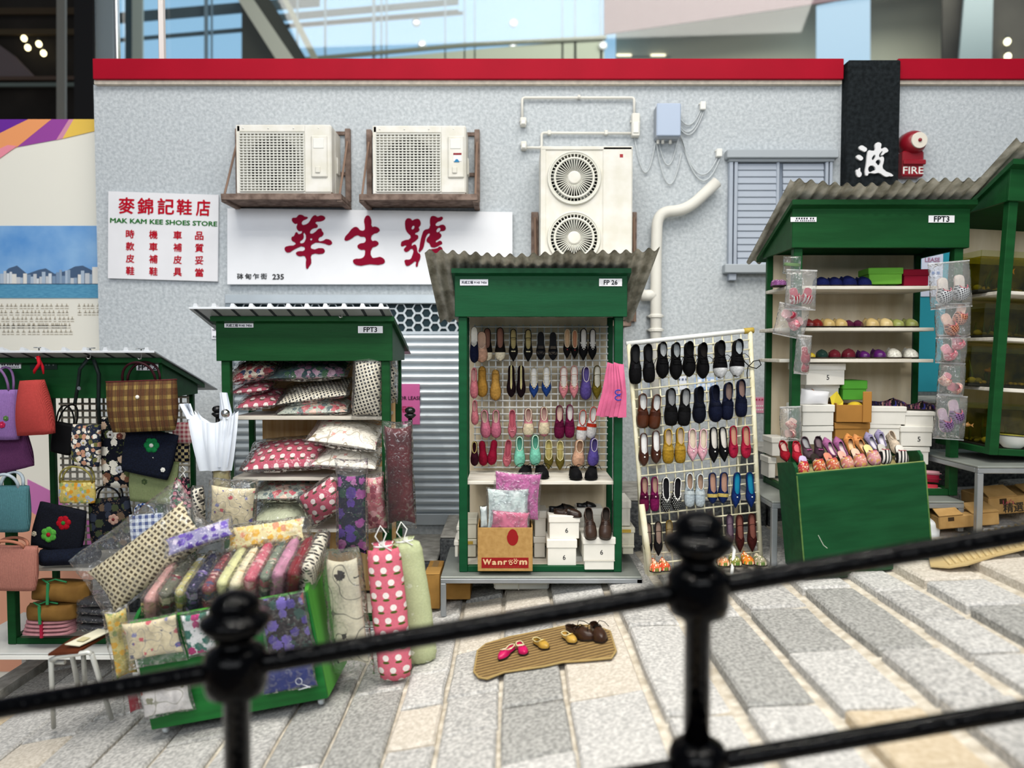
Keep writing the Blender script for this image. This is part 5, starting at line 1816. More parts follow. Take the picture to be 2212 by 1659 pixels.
def cush_mesh(w, h, th, e, pinch=.07, n=15, crinkle=0.0, seed=0, name='cushion'):
    key = (round(w, 3), round(h, 3), round(th, 3), e, pinch, crinkle, seed)
    if key in CUSH:
        return CUSH[key]
    g = G()
    for s in (1, -1):
        def f(a, b, s=s):
            u, v = 2 * a - 1, 2 * b - 1
            u, v = sin(u * pi / 2) * .35 + u * .65, sin(v * pi / 2) * .35 + v * .65
            x = w / 2 * u * (1 - pinch * (1 - v * v))
            y = h / 2 * v * (1 - pinch * (1 - u * u))
            z = th / 2 * (max(0, 1 - u * u) ** e) * (max(0, 1 - v * v) ** e)
            if crinkle:
                z += crinkle * (mnoise.noise(Vector((x * 14 + seed, y * 14, s * 3.1))) * .7 + .5) * (1 - max(abs(u), abs(v)) ** 8) + crinkle * .15
                x += crinkle * .8 * mnoise.noise(Vector((y * 9 + seed, u * 2, 1.7)))
                y += crinkle * .8 * mnoise.noise(Vector((x * 9 + seed, v * 2, 5.7)))
            return Vector((x, y, s * z))
        o = len(g.f)
        g.grid(f, n, n)
        if s > 0:
            pass
        else:
            g.f[o:] = [q[::-1] for q in g.f[o:]]
    CUSH[key] = g.mesh(name, True)
    return CUSH[key]


CLEAR = plastic()
RSC = random.Random(3)


def cushion(label, mtx, w, h, th, m, wrap=True, e=.42, name='wrapped_cushion', cat='cushion', grow=(1.14, 1.14), group=None, off=(0, 0), seed=None, inner='cushion'):
    t = thing(name, label, cat, mtx, group)
    link(inner, cush_mesh(w, h, th, e), m, t)
    if wrap:
        sd = seed if seed is not None else RSC.randint(0, 5)
        link('plastic_wrap', cush_mesh(w * grow[0], h * grow[1], th * 1.05 + .006, e * .8, .03, 19, .010, sd, 'wrap'), CLEAR, t, T((off[0], off[1], 0)))
    return t


def bag(label, mtx, w, h, d, m, handle=None, taper=.9, name='handbag', round_=.5, hm=None, flowers=(), button=None, rim=None, tilt_handles=.03, hx=.28, cat='handbag', sag=0.0):
    """soft bag: local x right, y up, z to the street, origin at body centre"""
    t = thing(name, label, cat, mtx)
    g = G()
    nv, nu = 12, 28

    def f(a, b):
        v = a
        hw = w / 2 * ((1 - v) * 1.0 + v * taper) * (1 - .10 * (1 - sin(pi * min(1, v * 2.2) / 2)) if v < .45 else 1)
        hd = d / 2 * (.35 + .65 * sin(pi * (.12 + .72 * (1 - v))))
        an = 2 * pi * b
        cx, sz = cos(an), sin(an)
        x = hw * math.copysign(abs(cx) ** round_, cx)
        z_ = hd * math.copysign(abs(sz) ** .8, sz)
        y = -h / 2 + h * v + sag * (x / w * 2) ** 2 * (1 if v > .5 else .3) + .003 * mnoise.noise(Vector((x * 30, v * 4, z_ * 30)))
        return Vector((x, y, z_))
    g.grid(f, nv, nu, cv=True)
    g.f.append(tuple(range(nu)))
    g.f.append(tuple(range((nv - 1) * nu, nv * nu))[::-1])
    mk('body', g, m, t, True)
    if rim:
        pts = [f(1.0, k / 24) * 1.0 for k in range(24)]
        mk('rim', G().tube(pts, .004, 5, closed=True), fabric(rim), t, True)
    if handle:
        hl, hr = handle
        for s in (-1, 1):
            pts = []
            for k in range(13):
                a = pi * k / 12
                pts.append((-cos(a) * w * hx, h / 2 - .008 + hl * sin(a) ** .8, s * (d * .22 + tilt_handles * sin(a))))
            mk('handle', G().tube(pts, hr, 6), hm or m, t, True)
    for (fx, fy, r, c, cc) in flowers:
        fg = G()
        for k in range(6):
            a = 2 * pi * k / 6 + fx * 9
            fg.ball((fx + r * .55 * cos(a), fy + r * .55 * sin(a), d * .5 - .002), r * .5, 8, (1, 1, .25))
        fl = mk('flower', fg, fabric(c), t, True)
        mk('flower_centre', G().ball((fx, fy, d * .5 + .002), r * .3, 8, (1, 1, .5)), fabric(cc), fl, True)
    if button:
        mk('button', G().ball((button[0], button[1], d / 2), .013, 10, (1, 1, .6)), mat('#e6dfd2', .3), t, True)
    return t


def clear_bag(label, px, py, Y, wp, hp, shoes, roll=0, header=True, th=.06):
    """clear hanging bag; the slippers inside are things of their own. shoes = (dx,dy,L,W,rot,matspec,inner)"""
    k = Y / FPX
    mt = facing(px, py, Y, roll)
    t = thing('clear_bag', label + ', hanging clear bag', 'plastic bag', mt)
    w, h = wp * k, hp * k
    link('film', cush_mesh(w, h, th + .02, .25, .02, 17, .007, int(px) % 5, 'film'), plastic('#f4f6f8', .10), t)
    mk('seam', G().b(-w / 2, w / 2, h / 2 - .004, h / 2 + .004, -.003, .003), plastic('#ffffff', .3), t)
    mk('seam', G().b(-w / 2, w / 2, -h / 2 - .004, -h / 2 + .003, -.003, .003), plastic('#ffffff', .3), t)
    for i, (x, y, L, W, rot, m, inner, desc) in enumerate(shoes):
        shoe('%s slipper, %s in %s' % (desc, ('left one', 'right one', 'third one')[i], label), T(P(x, y, Y + .015)) @ FACE @ R('Z', 180 + rot), L * k, W * k, 'mule', '#c08090', inner=inner, m=m, solec='#c9b7b0', name='slipper', trim='#b9606c')


# ================================================================== CENTRAL STALL: BOXES, PARCELS
z5 = .3014
C5 = lambda x, y: (920 + x * z5, 980 + y * z5)
CARD = mat('#b48f58', .8, vs=30, c2='#a5804b', bump=.1)
CARDD = mat('#8d6b3e', .8)


def open_box(label, px, py, Y, wp, hp, depth, m=CARD, flaps=(), name='cardboard_box', yaw=0, top_in=None):
    k = Y / FPX
    w2, h = wp * k / 2, hp * k
    t = thing(name, label, 'box', T(P(px, py, Y)) @ R('Z', yaw))
    mk('front_wall', G().bb(-w2, w2, 0, .007, 0, h, .002), m, t)
    mk('back_wall', G().bb(-w2, w2, depth - .007, depth, 0, h, .002), m, t)
    for s in (-1, 1):
        mk('side_wall', G().bb(s * w2 - (.007 if s > 0 else 0), s * w2 + (.007 if s < 0 else 0), .0072, depth - .0072, 0, h + .01, .002), m, t)
    mk('bottom', G().b(-w2 + .008, w2 - .008, .008, depth - .008, .001, .008), m, t)
    return t


px, py = C5(568, 836)
YB_ = 4.925
t = open_box('brown cardboard box printed red, stuffed with pink and white packets', px, 1234, YB_, 120, 96, .24)
k = YB_ / FPX
REDP = mat('#8e1a1c', .7)
zb = lambda x, y: ((1020 + x * 160 / 2212. - px) * k, (1234 - (1130 + y * 160 / 2212.)) * k)
a, b_ = zb(272, 1340), zb(1690, 1022)
mk('red_panel', G().b(a[0], b_[0], -.0015, -.0002, a[1], b_[1]), REDP, t)
pts = [zb(1210 + 172 * cos(th) * (1 if sin(th) < .2 else .92), 405 - 250 * sin(th)) for th in [2 * pi * i / 40 for i in range(40)]]
mk('red_oval', G().prism(pts, -.0015, -.0002), REDP, t)
CREAMP = mat('#d9b48c', .7)


def face_text(body, cx, cy, wz, hz, bold):
    p = zb(cx, cy)
    o2 = text(body, .05, CREAMP, t, 0, 0, 0, bold=bold, width=wz * 160 / 2212. * k, height=hz * 160 / 2212. * k if hz else None)
    o2.matrix_basis = T((p[0], -.0022, p[1])) @ R('X', 90) @ o2.matrix_basis


face_text('W', 440, 1150, 260, 180, .0022)
face_text('a', 655, 1180, 140, 125, .0022)
face_text('n', 828, 1178, 140, 125, .0022)
face_text('r', 990, 1172, 110, 135, .0022)
face_text('m', 1530, 1170, 240, 140, .0022)
for cx, cy, toes in ((1155, 1190, ((-62, -62), (-20, -88), (38, -84))), (1292, 1160, ((-30, -88), (28, -88), (72, -48)))):
    g = G()
    ring = [zb(cx + 42 * cos(2 * pi * i / 20), cy - 42 * sin(2 * pi * i / 20)) for i in range(20)]
    g.tube([(x, -.002, z_) for x, z_ in ring], 16 * 160 / 2212. * k, 5, closed=True)
    for dx, dy in toes:
        p = zb(cx + dx, cy + dy)
        g.ball((p[0], -.002, p[1]), 20 * 160 / 2212. * k, 8, (1, .2, 1))
    mk('paw_print', g, CREAMP, t, True)
g = G()
for i in range(26):
    p = zb(500 + i * 38, 1300)
    g.b(p[0], p[0] + .0016 + .0009 * (i % 3), -.0021, -.0015, p[1] - .0012, p[1] + .0012 + .0006 * (i % 2))
mk('fine_print', g, mat('#b5603f', .7), t, kind='stuff')
FLUFF = mat('#c065a0', .9, var=.2, vs=60, bump=.6, bs=120)
for lab, cx, cy, w_, h_, th, m_, roll, Y in (
        ('bright pink fluffy packet at back of cardboard box', 652, 300, 330, 330, .025, FLUFF, -4, 5.012),
        ('white quilted packet in middle of cardboard box', 590, 400, 300, 300, .03, mat('#d3dcdb', .8, vs=30, c2='#b9c9c8', bump=.4, bs=70), 0, 4.992),
        ('narrow white packet at left of cardboard box', 415, 455, 50, 160, .04, mat('#c9d3d2', .8, bump=.4, bs=70), 2, 4.985),
        ('pink folded packet at front of cardboard box', 604, 478, 270, 130, .02, mat('#cf6f8e', .7, var=.15, vs=14), -4, 4.968)):
    p = C5(cx, cy)
    cushion(lab, facing(p[0], p[1], Y, roll, 0, -6), M(w_ * z5, Y), M(h_ * z5, Y), th, m_, True, .2, 'wrapped_packet', 'packet', (1.06, 1.06), group='packets in the cardboard box', inner='cloth')
BXW, BXY = '#e6e3da', '#e3dfcc'
for lab, cx, cy, w_, h_, Y, dp, num, yaw, kw in (
        ('white shoe box, bottom of left pair inside central stall', 975, 815, 220, 200, 5.02, .26, '6', 0, {}),
        ('white shoe box under brown loafers inside central stall', 993, 612, 228, 170, 5.05, .26, '6', 2, {}),
        ('plain white box at bottom right inside central stall', 1243, 834, 226, 66, 4.98, .3, None, 0, dict(lid=.02)),
        ('white shoe box under brown lace shoes, central stall right', 1243, 768, 238, 170, 4.98, .3, '6', 1, {}),
        ('cream box with tape at bottom left, central stall', 320, 742, 90, 130, 5.22, .2, None, 0, dict(tape='#c9a94a')),
        ('cream box on taped box at left, central stall', 322, 610, 92, 150, 5.22, .2, None, 0, {}),
        ('cream box behind cardboard box, lower', 815, 745, 90, 150, 5.22, .2, None, 0, {}),
        ('cream box behind cardboard box, upper', 820, 596, 92, 190, 5.22, .2, None, 0, {}),
        ('white box at back of central stall under black shoe', 1175, 560, 190, 170, 5.3, .18, None, 0, {}),
        ('taped cream box on table right of central stall, lowest', 1450, 722, 90, 66, 5.2, .3, None, 0, {}),
        ('taped cream box on table right of central stall, middle', 1450, 658, 100, 130, 5.2, .3, None, 0, dict(tape='#c9a94a')),
        ('cream box on table right of central stall, top', 1432, 520, 80, 185, 5.22, .3, None, 0, {}),
        ('cream box outside central stall left post, lower', 218, 742, 34, 120, 5.2, .24, None, 0, {}),
        ('cream box outside central stall left post, upper', 236, 620, 34, 100, 5.2, .24, None, 0, {})):
    p = C5(cx, cy)
    carton(lab, p[0], p[1], Y, w_ * z5, h_ * z5, dp, BXY if 'tape' in lab else BXW, num=num, yaw=yaw, group='shoe boxes in and beside the central stall', **kw)
BRL = '*2a1a12'
for lab, cx, cy, Y, L, W, hd, pit, c in (
        ('dark brown loafer lying on upper white box', 1015, 448, 5.1, .19, .075, 105, 0, BRL), ('black loafer behind brown loafer on white box', 975, 418, 5.2, .19, .07, 70, 0, '*0e0e10'),
        ('black slip on at back of central stall box', 1150, 392, 5.36, .14, .06, 80, 0, '*0e0e10')):
    p = C5(cx, cy)
    stand(lab, p[0], p[1], Y, L, W, 'loafer', c, head=hd, pitch=pit, inner='#1c1410', deco=[('saddle', '*1a100a')], group='shoes on central boxes')
for i, (cx, cy, tl) in enumerate(((1172, 512, 3), (1286, 512, -5))):
    p = C5(cx, cy)
    shoe('brown leather shoe leaning on white box, %s of pair' % ('left', 'right')[i], facing(p[0], p[1], 5.03, 0, 0, -38) @ R('Z', 180 + tl), .215, .085, 'loafer', '*3a2a22', inner='#2a2420', deco=[('saddle', '*2a1c16')], group='brown shoes on central box')

# pink bags bundle on the right post, white carriers on the cushion stall post
PK = mat('#cc6288', .5, var=.2, vs=9, spec=.2)


def sheets(label, px, py, Y, items, m, name, cat, marks=None):
    o = P(px, py, Y)
    t = thing(name, label, cat, T(o) @ FACE)
    k = Y / FPX
    for i, pts in enumerate(items):
        poly = [((x - px) * k, (py - y) * k) for x, y in pts]
        n = len(poly)
        zc = i * .012
        c = Vector((sum(p_[0] for p_ in poly) / n, sum(p_[1] for p_ in poly) / n, zc + .012))
        vs = [Vector((x, y, zc)) for x, y in poly] + [c, c - Vector((0, 0, .004))] + [Vector((x, y, zc - .004)) for x, y in poly]
        fs = []
        for q_ in range(n):
            r_ = (q_ + 1) % n
            fs += [(q_, r_, n), (n + 2 + r_, n + 2 + q_, n + 1), (q_, n + 2 + q_, n + 2 + r_, r_)]
        mk('sheet', G().add(vs, fs), m, t)
    return t


t = sheets('fan of pink plastic bags with blue print on stall post', 1322, 840, 4.93,
           [[(1287 + i * 9, 898 + (i % 2) * 3), (1300 + i * 8, 850), (1312 + i * 4, 782 + (i % 3) * 3), (1324 + i * 4, 786), (1318 + i * 6.5, 850), (1308 + i * 8.5, 900)] for i in range(6)], PK, 'bag_bundle', 'plastic bags')
for a in (0, 1):
    mk('blue_print', G().tube([(M(10 + 7 * cos(th), 4.93), M(-6 - a * 12 + 5 * sin(th), 4.93), .085) for th in [pi * (.3 + 1.5 * i / 10) for i in range(11)]], .004, 5), mat('#2b3fa0', .5), t, True)
WB = mat('#dfe6f0', .4, var=.05, vs=8)
Yq = 4.86
o = P(462, 930, Yq)
k = Yq / FPX
t = thing('bag_bundle', 'bundle of white plastic carrier bags hanging beside cushion stall', 'plastic bags', T(o) @ FACE)
for i in range(4):
    dx, dz = -6 * i, -.012 * i

    def f(u, v, i=i, dx=dx, dz=dz):
        yl = 888 + 130 * v - 8 * i * v
        xl = 404 + 26 * v + 6 * i
        xr = 514 - 16 * v ** 2 + dx
        sagv = 26 * (1 - (2 * u - 1) ** 2) * (1 - v)
        x = xl + (xr - xl) * u
        return Vector(((x - 462) * k, (930 - (yl + sagv)) * k, .03 * sin(u * 17 + i * 2 + v) * (.5 + .5 * u) * .5 + dz + .02 * sin(pi * v) + .012 * u * i))
    g = G().grid(f, 26, 12)
    nv = len(g.v)
    g.v += [(a_, b_, c_ - .003) for a_, b_, c_ in g.v]
    g.f += [tuple(j + nv for j in f_[::-1]) for f_ in g.f]
    bgo = mk('bag', g, WB, t, True)
    for s_, (x0, y0, x1, y1, w0) in enumerate(((412, 905, 394 + 3 * i, 872, 15), (497 + dx, 905, 486 - 2 * i, 848, 17))):
        def hf(u, v, x0=x0, y0=y0, x1=x1, y1=y1, w0=w0, dz=dz, i=i):
            x = x0 + (x1 - x0) * v + (u - .5) * w0 * (1 - .2 * v)
            return Vector(((x - 462) * k, (930 - (y0 + (y1 - y0) * v)) * k, dz + .012 * sin(u * 6 + i) + .008))
        g = G().grid(hf, 6, 6)
        nv = len(g.v)
        g.v += [(a_, b_, c_ - .003) for a_, b_, c_ in g.v]
        g.f += [tuple(j + nv for j in f_[::-1]) for f_ in g.f]
        mk('bag_handle', g, WB, bgo, True)
mk('hanging_knob', G().lathe([(.02, 0), (.028, .012), (.02, .03), (.004, .036)], 14, T((M(40, 4.86), M(40, 4.86), .1))), CHROME, t, True)

# below the central table
for lab, cx, cy, w_, h_, Y, dp in (('brown cardboard carton under left of central table', 225, 1165, 190, 235, 5.15, .3), ('brown cardboard carton standing beside left table leg', 45, 1190, 110, 330, 5.05, .35)):
    p = C5(cx, cy)
    k = Y / FPX
    gz = ground(P(p[0], p[1], Y).x) + .03
    o = P(p[0], p[1], Y)
    t = thing('cardboard_box', lab, 'box', (o.x, Y, gz))
    ht = o.z + h_ * z5 * k - gz
    w2 = w_ * z5 * k / 2
    mk('body', G().bb(-w2, w2, 0, dp, 0, ht, .004), mat('#a97f42', .8, vs=12, c2='#96703a'), t)
    mk('tape', G().b(-.02, .02, -.001, dp, ht, ht + .001), mat('#8a6a38', .4), t)
    mk('flap', G().bb(-w2, w2, 0, dp * .48, ht + .001, ht + .006, .002), mat('#b48a4c', .8), t)
for lab, cx, cy, w_, h_, Y in (('white wrapped bundle tied with string under central table', 685, 1100, 400, 185, 5.1), ('white box under right half of central table', 1185, 1050, 310, 130, 5.15)):
    p = C5(cx, cy)
    o = P(p[0], p[1], Y)
    k = Y / FPX
    gz = ground(o.x) + .03
    ht = max(.12, o.z + h_ * z5 * k - gz)
    w2 = w_ * z5 * k / 2
    t = thing('wrapped_bundle', lab, 'bundle', (o.x, Y, gz))
    mk('body', G().bb(-w2, w2, 0, .3, 0, ht, .012), mat('#d9dbd6', .7, var=.06, vs=5), t)
    mk('string', G().tube([(-.02, -.003, 0), (-.02, -.003, ht + .003), (-.02, .3, ht + .003)], .004, 5), mat('#c9c6ba', .7), t)
    mk('string', G().tube([(-w2 - .003, -.003, ht * .35), (w2 + .003, -.003, ht * .35)], .004, 5), mat('#c9c6ba', .7), t)
    mk('pen_mark', G().tube([(.03, -.0025, ht * .42), (.06, -.0025, ht * .46), (.07, -.0025, ht * .38), (.10, -.0025, ht * .45), (.12, -.0025, ht * .4)], .003, 4), BLACK, t)
t = thing('green_cable', 'green and black cables lying under the central table', 'cable', (-.25, 5.3, ground(-.25) + .03))
for i, (c, dy) in enumerate((('#4f7a3a', 0), ('#2c3a2a', .05), ('#101010', .12))):
    mk('strand', G().tube([(-.1 + .02 * i, dy, .0), (.0, dy + .05, .06 + .02 * i), (.12, dy, .10 + .02 * i), (.2, dy + .05, .1)], .007, 6), mat(c, .5), t, True)

# ================================================================== MAT WITH SHOES
MATP = [(345, 1560), (370, 1410), (430, 1360), (600, 1310), (850, 1262), (1000, 1232), (1200, 1225), (1320, 1270), (1362, 1410), (1330, 1460), (1150, 1478), (980, 1490), (850, 1520), (560, 1562), (440, 1610), (380, 1600)]


def on_ground(px, py, lift=0.0):
    Y = 4.0
    for _ in range(30):
        p = P(px, py, Y)
        gz = ground(p.x) + lift
        # z falls linearly with depth along a pixel ray
        Y *= (CZ - gz) / (CZ - p.z)
    return P(px, py, Y)


mp_ = [on_ground(*C5(x, y), lift=.018) for x, y in MATP]
o0 = sum(mp_, Vector()) / len(mp_)
t = thing('straw_mat', 'tan woven straw mat with shoes on the paving', 'mat', o0)
n = len(mp_)
top = [p - o0 for p in mp_]
ctr = Vector((0, 0, .006))
vs = [v + Vector((0, 0, .0)) for v in top] + [v - Vector((0, 0, .009)) for v in top]
me_ = G().add(vs, [tuple(range(n))[::-1], tuple(range(n, 2 * n))] + [(i, (i + 1) % n, n + (i + 1) % n, n + i) for i in range(n)])
m_, nt, bb_ = newmat('straw')
L = nt.links.new
tc = nd(nt, 'ShaderNodeTexCoord')
mpn = nd(nt, 'ShaderNodeMapping')
mpn.inputs['Rotation'].default_value = (0, 0, radians(-8))
wv = nd(nt, 'ShaderNodeTexWave', bands_direction='Y')
wv.inputs['Scale'].default_value = 9
wv.inputs['Distortion'].default_value = 1.2
wv.inputs['Detail Scale'].default_value = 4
L(tc.outputs['Object'], mpn.inputs[0])
L(mpn.outputs[0], wv.inputs['Vector'])
rp = nd(nt, 'ShaderNodeValToRGB')
rp.color_ramp.elements[0].color = lin('#5e4726')
rp.color_ramp.elements[1].color = lin('#a08350')
L(wv.outputs['Fac'], rp.inputs[0])
L(rp.outputs[0], bb_.inputs['Base Color'])
bb_.inputs['Roughness'].default_value = .9
bpn = nd(nt, 'ShaderNodeBump')
bpn.inputs['Strength'].default_value = .8
bpn.inputs['Distance'].default_value = .006
L(wv.outputs['Fac'], bpn.inputs['Height'])
L(bpn.outputs[0], bb_.inputs['Normal'])
mk('weave', me_, m_, t)
mk('bound_edge', G().tube([v + Vector((0, 0, -.003)) for v in top], .006, 6, closed=True), mat('#a8905e', .9), t, True)
for lab, x, y, hd, L_s, W_s, st, c, kw in (
        ('magenta ballet shoe with cream trim on mat, left of pair', 580, 1440, 212, .15, .055, 'ballet', '*c2185b', dict(inner='#e2cfae', trim='#e6dcb8', deco=[('bow', '#e2d0ac')])),
        ('magenta ballet shoe with cream trim on mat, right of pair', 690, 1412, 168, .15, .055, 'ballet', '*c2185b', dict(inner='#e2cfae', trim='#e6dcb8', deco=[('bow', '#e2d0ac')])),
        ('yellow ballet shoe with bow on mat, left one', 828, 1378, 152, .145, .055, 'ballet', '*b8923c', dict(inner='#5a4428', trim='#e0d29a', deco=[('bow', '#c9a650')])),
        ('yellow ballet shoe with bow on mat beside brown shoe', 1030, 1335, 158, .145, .055, 'ballet', '*c29c48', dict(inner='#cdb588', trim='#e6dcae', deco=[('bow', '#c9a650')])),
        ('brown leather lace up shoe on mat, left of pair', 1108, 1312, 140, .20, .078, 'lace', '*3a2519', dict(inner='#1d130d', deco=[('laces', '#140d08')])),
        ('brown leather lace up shoe on mat, right of pair', 1237, 1310, 172, .20, .078, 'lace', '*3a2519', dict(inner='#1d130d', deco=[('laces', '#140d08')]))):
    p = on_ground(*C5(x, y), lift=.024)
    shoe(lab, T(p) @ R('Y', -10) @ R('Z', -hd), L_s, W_s, st, c, group='shoes on the straw mat', **kw)
# ================================================================== RIGHT STALL: SHELF SHOES, BOXES, CLEAR BAGS
z1 = .3134
C1 = lambda x, y: (1600 + x * z1, 380 + y * z1)
SHY = {614: 0, 705: 0, 774: 0}


def shelf_shoes(shelf_y, items, nm):
    for i, (x, L, W, st, c, head, desc, m_) in enumerate(items):
        px, _ = C1(x, 0)
        X = P(px, shelf_y, 5.02).x
        zt = P(1888, shelf_y, 4.86).z
        if c.startswith('*'):
            mm = None
        else:
            mm = m_
        shoe('%s, %s on %s shelf of right stall' % (desc, ORD[i], nm), T((X, 5.05, zt)) @ R('Z', head), L, W, st, c, m=mm, inner='#40302c', group='shoes on the right stall %s shelf' % nm)


NAVY = mat('#121a4e', .85, var=.2, vs=60, bump=.5, bs=120)
shelf_shoes(614, [(255, .13, .062, 'closed', '#7d4a7c', 180, 'purple knitted slipper', pat('floral', '#6d3a6c', ['#c9a0c0', '#8a5a8c'], 60)), (290, .13, .062, 'closed', '#7d4a7c', 175, 'purple knitted slipper', pat('floral', '#6d3a6c', ['#c9a0c0', '#8a5a8c'], 60)),
                  (562, .16, .088, 'closed', '#141a44', 180, 'dark blue round slipper', NAVY), (650, .16, .088, 'closed', '#141a44', 180, 'dark blue round slipper', NAVY), (742, .17, .100, 'closed', '#141a44', 180, 'large dark blue round slipper', NAVY), (848, .16, .092, 'closed', '#141a44', 180, 'dark blue round slipper', NAVY)], 'top')
shelf_shoes(705, [(468, .15, .075, 'ballet', '*5e1418', 190, 'dark red slipper', None), (530, .15, .075, 'ballet', '*6a1512', 175, 'dark red slipper', None), (605, .15, .08, 'closed', '*b39a62', 180, 'gold slipper', None), (690, .15, .08, 'closed', '*b39a62', 180, 'gold slipper', None),
                  (752, .17, .066, 'point', '*4a1030', 172, 'maroon heeled shoe', None), (815, .17, .066, 'point', '*4a1030', 172, 'maroon heeled shoe', None), (905, .15, .085, 'closed', '*b8a06a', 180, 'gold slipper', None), (1000, .15, .085, 'closed', '*c2ad7a', 180, 'gold slipper', None),
                  (1083, .14, .075, 'closed', '*8a9050', 180, 'olive green slipper', None), (1176, .15, .08, 'closed', '*7f8548', 180, 'olive green slipper', None)], 'middle')
shelf_shoes(774, [(487, .12, .05, 'closed', '*b8a028', 180, 'yellow slipper', None), (568, .16, .08, 'ballet', '*16302a', 165, 'dark green shoe', None), (655, .16, .08, 'ballet', '*5a1420', 165, 'maroon shoe', None), (760, .18, .09, 'ballet', '*561220', 150, 'large maroon shoe', None),
                  (852, .14, .066, 'closed', '*4a1258', 180, 'glittering purple slipper', None), (957, .15, .08, 'closed', '*4a1258', 178, 'glittering purple slipper', None), (1060, .17, .09, 'closed', '#a8a69c', 170, 'silver sequin slipper', mat('#a8a69c', .4, vs=90, c2='#d8d6cc')), (1175, .17, .09, 'closed', '#a8a69c', 170, 'silver sequin slipper', mat('#a8a69c', .4, vs=90, c2='#d8d6cc'))], 'lower')
for lab, cx, cy, w_, h_, Y, dp, c, lc in (('lime green shoe box on top shelf of right stall', 1000, 745, 230, 112, 5.0, .2, '#6aa83c', '#62a038'), ('dark red shoe box beside lime box', 1212, 756, 172, 112, 4.98, .2, '#84102a', '#7a0c24')):
    p = C1(cx, cy)
    carton(lab, p[0], p[1], Y, w_ * z1, h_ * z1, dp, c, .4, yaw=-6, lc=lc)
z2 = .3014
C2 = lambda x, y: (1620 + x * z2, 760 + y * z2)
for lab, cx, cy, w_, h_, Y, dp, kw in (
        ('white shoe box numbered five, top of left stack', 545, 238, 300, 155, 5.0, .26, dict(num='5', yaw=6, lid=.32)),
        ('white shoe box under box numbered five', 520, 330, 250, 100, 5.06, .24, {}),
        ('white shoe box under wrapped bundle, right stall', 492, 530, 240, 150, 4.97, .26, dict(yaw=3, lid=.35)),
        ('white shoe box numbered six at left, right stall', 485, 665, 232, 134, 4.98, .26, dict(num='6', yaw=2)),
        ('bright green shoe box on open brown box', 752, 345, 180, 140, 5.04, .22, dict(c='#4f9a34', lid=.45)),
        ('brown shoe box under open brown box', 735, 625, 255, 118, 4.99, .26, dict(c='#a8783c', lid=.4)),
        ('white shoe box under dark flowered shoe, left', 985, 522, 270, 130, 4.99, .26, dict(yaw=-4)),
        ('white shoe box, second in middle stack of right stall', 960, 634, 240, 120, 5.0, .26, dict(yaw=-3)),
        ('white shoe box under dark flowered shoe, right', 1215, 535, 210, 108, 4.98, .24, dict(yaw=-6)),
        ('white shoe box numbered five at right, above cart corner', 1196, 678, 228, 145, 4.97, .26, dict(num='5', yaw=-4)),
        ('white shoe box at bottom of right stack, behind cart', 1190, 810, 200, 130, 4.98, .26, {}),
        ('cream box at left inside right stall, upper', 210, 748, 110, 135, 5.16, .2, {}),
        ('cream box at left inside right stall, lower', 160, 905, 60, 150, 5.2, .18, {})):
    p = C2(cx, cy)
    kw.setdefault('lid', .3)
    c = kw.pop('c', '#e3e0d8')
    carton(lab, p[0], p[1], Y, w_ * z2, h_ * z2, dp, c, group='shoe boxes in the right stall', **kw)
# open brown box with yellow paper, wrapped bundle
p = C2(735, 505)
t = open_box('open brown shoe box with yellow tissue paper', p[0], p[1], 4.97, 225 * z2, 125 * z2, .2, mat('#a8773a', .8, var=.1, vs=8), yaw=-5)
k = 4.97 / FPX
mk('upright_flap', G().bb(.06, .115, -.012, .0, 0, .2, .003), mat('#a8773a', .8), t)
g = G()
g.add([(-.11, .05, .08), (-.05, .04, .09), (-.04, .06, .13), (-.085, .05, .20), (-.125, .06, .16), (-.10, .09, .10)], [(0, 1, 2), (0, 2, 3, 4), (1, 5, 2), (5, 4, 3, 2)])
mk('tissue_paper', g, mat('#d8c43c', .7), t)
mk('tissue_wad', G().ball((.04, .08, .1), .05, 10, (1, 1, .6)), mat('#d0b030', .8, bump=.5, bs=50), t, True)
p = C2(458, 330)
t = thing('wrapped_bundle', 'white tissue bundle tied with band in right stall', 'bundle', facing(p[0], p[1], 5.05, -8))
link('tissue', cush_mesh(.20, .10, .11, .4, .05, 15, .018, 2, 'tissue'), mat('#e2e2e6', .6, var=.05), t)
mk('band', G().tube([(-.02, .053 * sin(a), .058 * cos(a)) for a in [2 * pi * i / 16 for i in range(16)]], .005, 5, closed=True), mat('#b08a72', .6), t, True)
for i, (cx, cy, L, hd) in enumerate(((985, 395, .24, 100), (1195, 415, .23, 108))):
    p = C2(cx, cy)
    stand('dark flowered shoe lying on white box, %s one' % ('left', 'right')[i], p[0], p[1], 5.08, L, .085, 'ballet', '#2a1a30', head=hd, inner='#151018', m=pat('floral', '#1c1424', ['#6a3a50', '#2c2c6a', '#8a6a60'], 40), deco=[('bar', '#0c0c0c')])
for i, (cx, cy, w_, h_, c) in enumerate(((1290, 865, 130, 30, '#d8a0a8'), (1290, 905, 120, 60, '#9c2038'), (1285, 970, 110, 50, '#c03a48'))):
    p = C2(cx, cy)
    t = thing('folded_paper', '%s folded packet in bottom right corner of right stall' % ('pale pink', 'crimson', 'coral red')[i], 'packet', facing(p[0], p[1], 5.0, -4))
    link('sheet', cush_mesh(M(w_ * z2, 5), M(h_ * z2, 5), .06, .15, .02), mat(c, .6), t)
    mk('fold', G().tube([(-M(w_ * z2, 5) / 2, 0, .03), (M(w_ * z2, 5) / 2, 0, .03)], .003, 5), mat(c, .4), t)

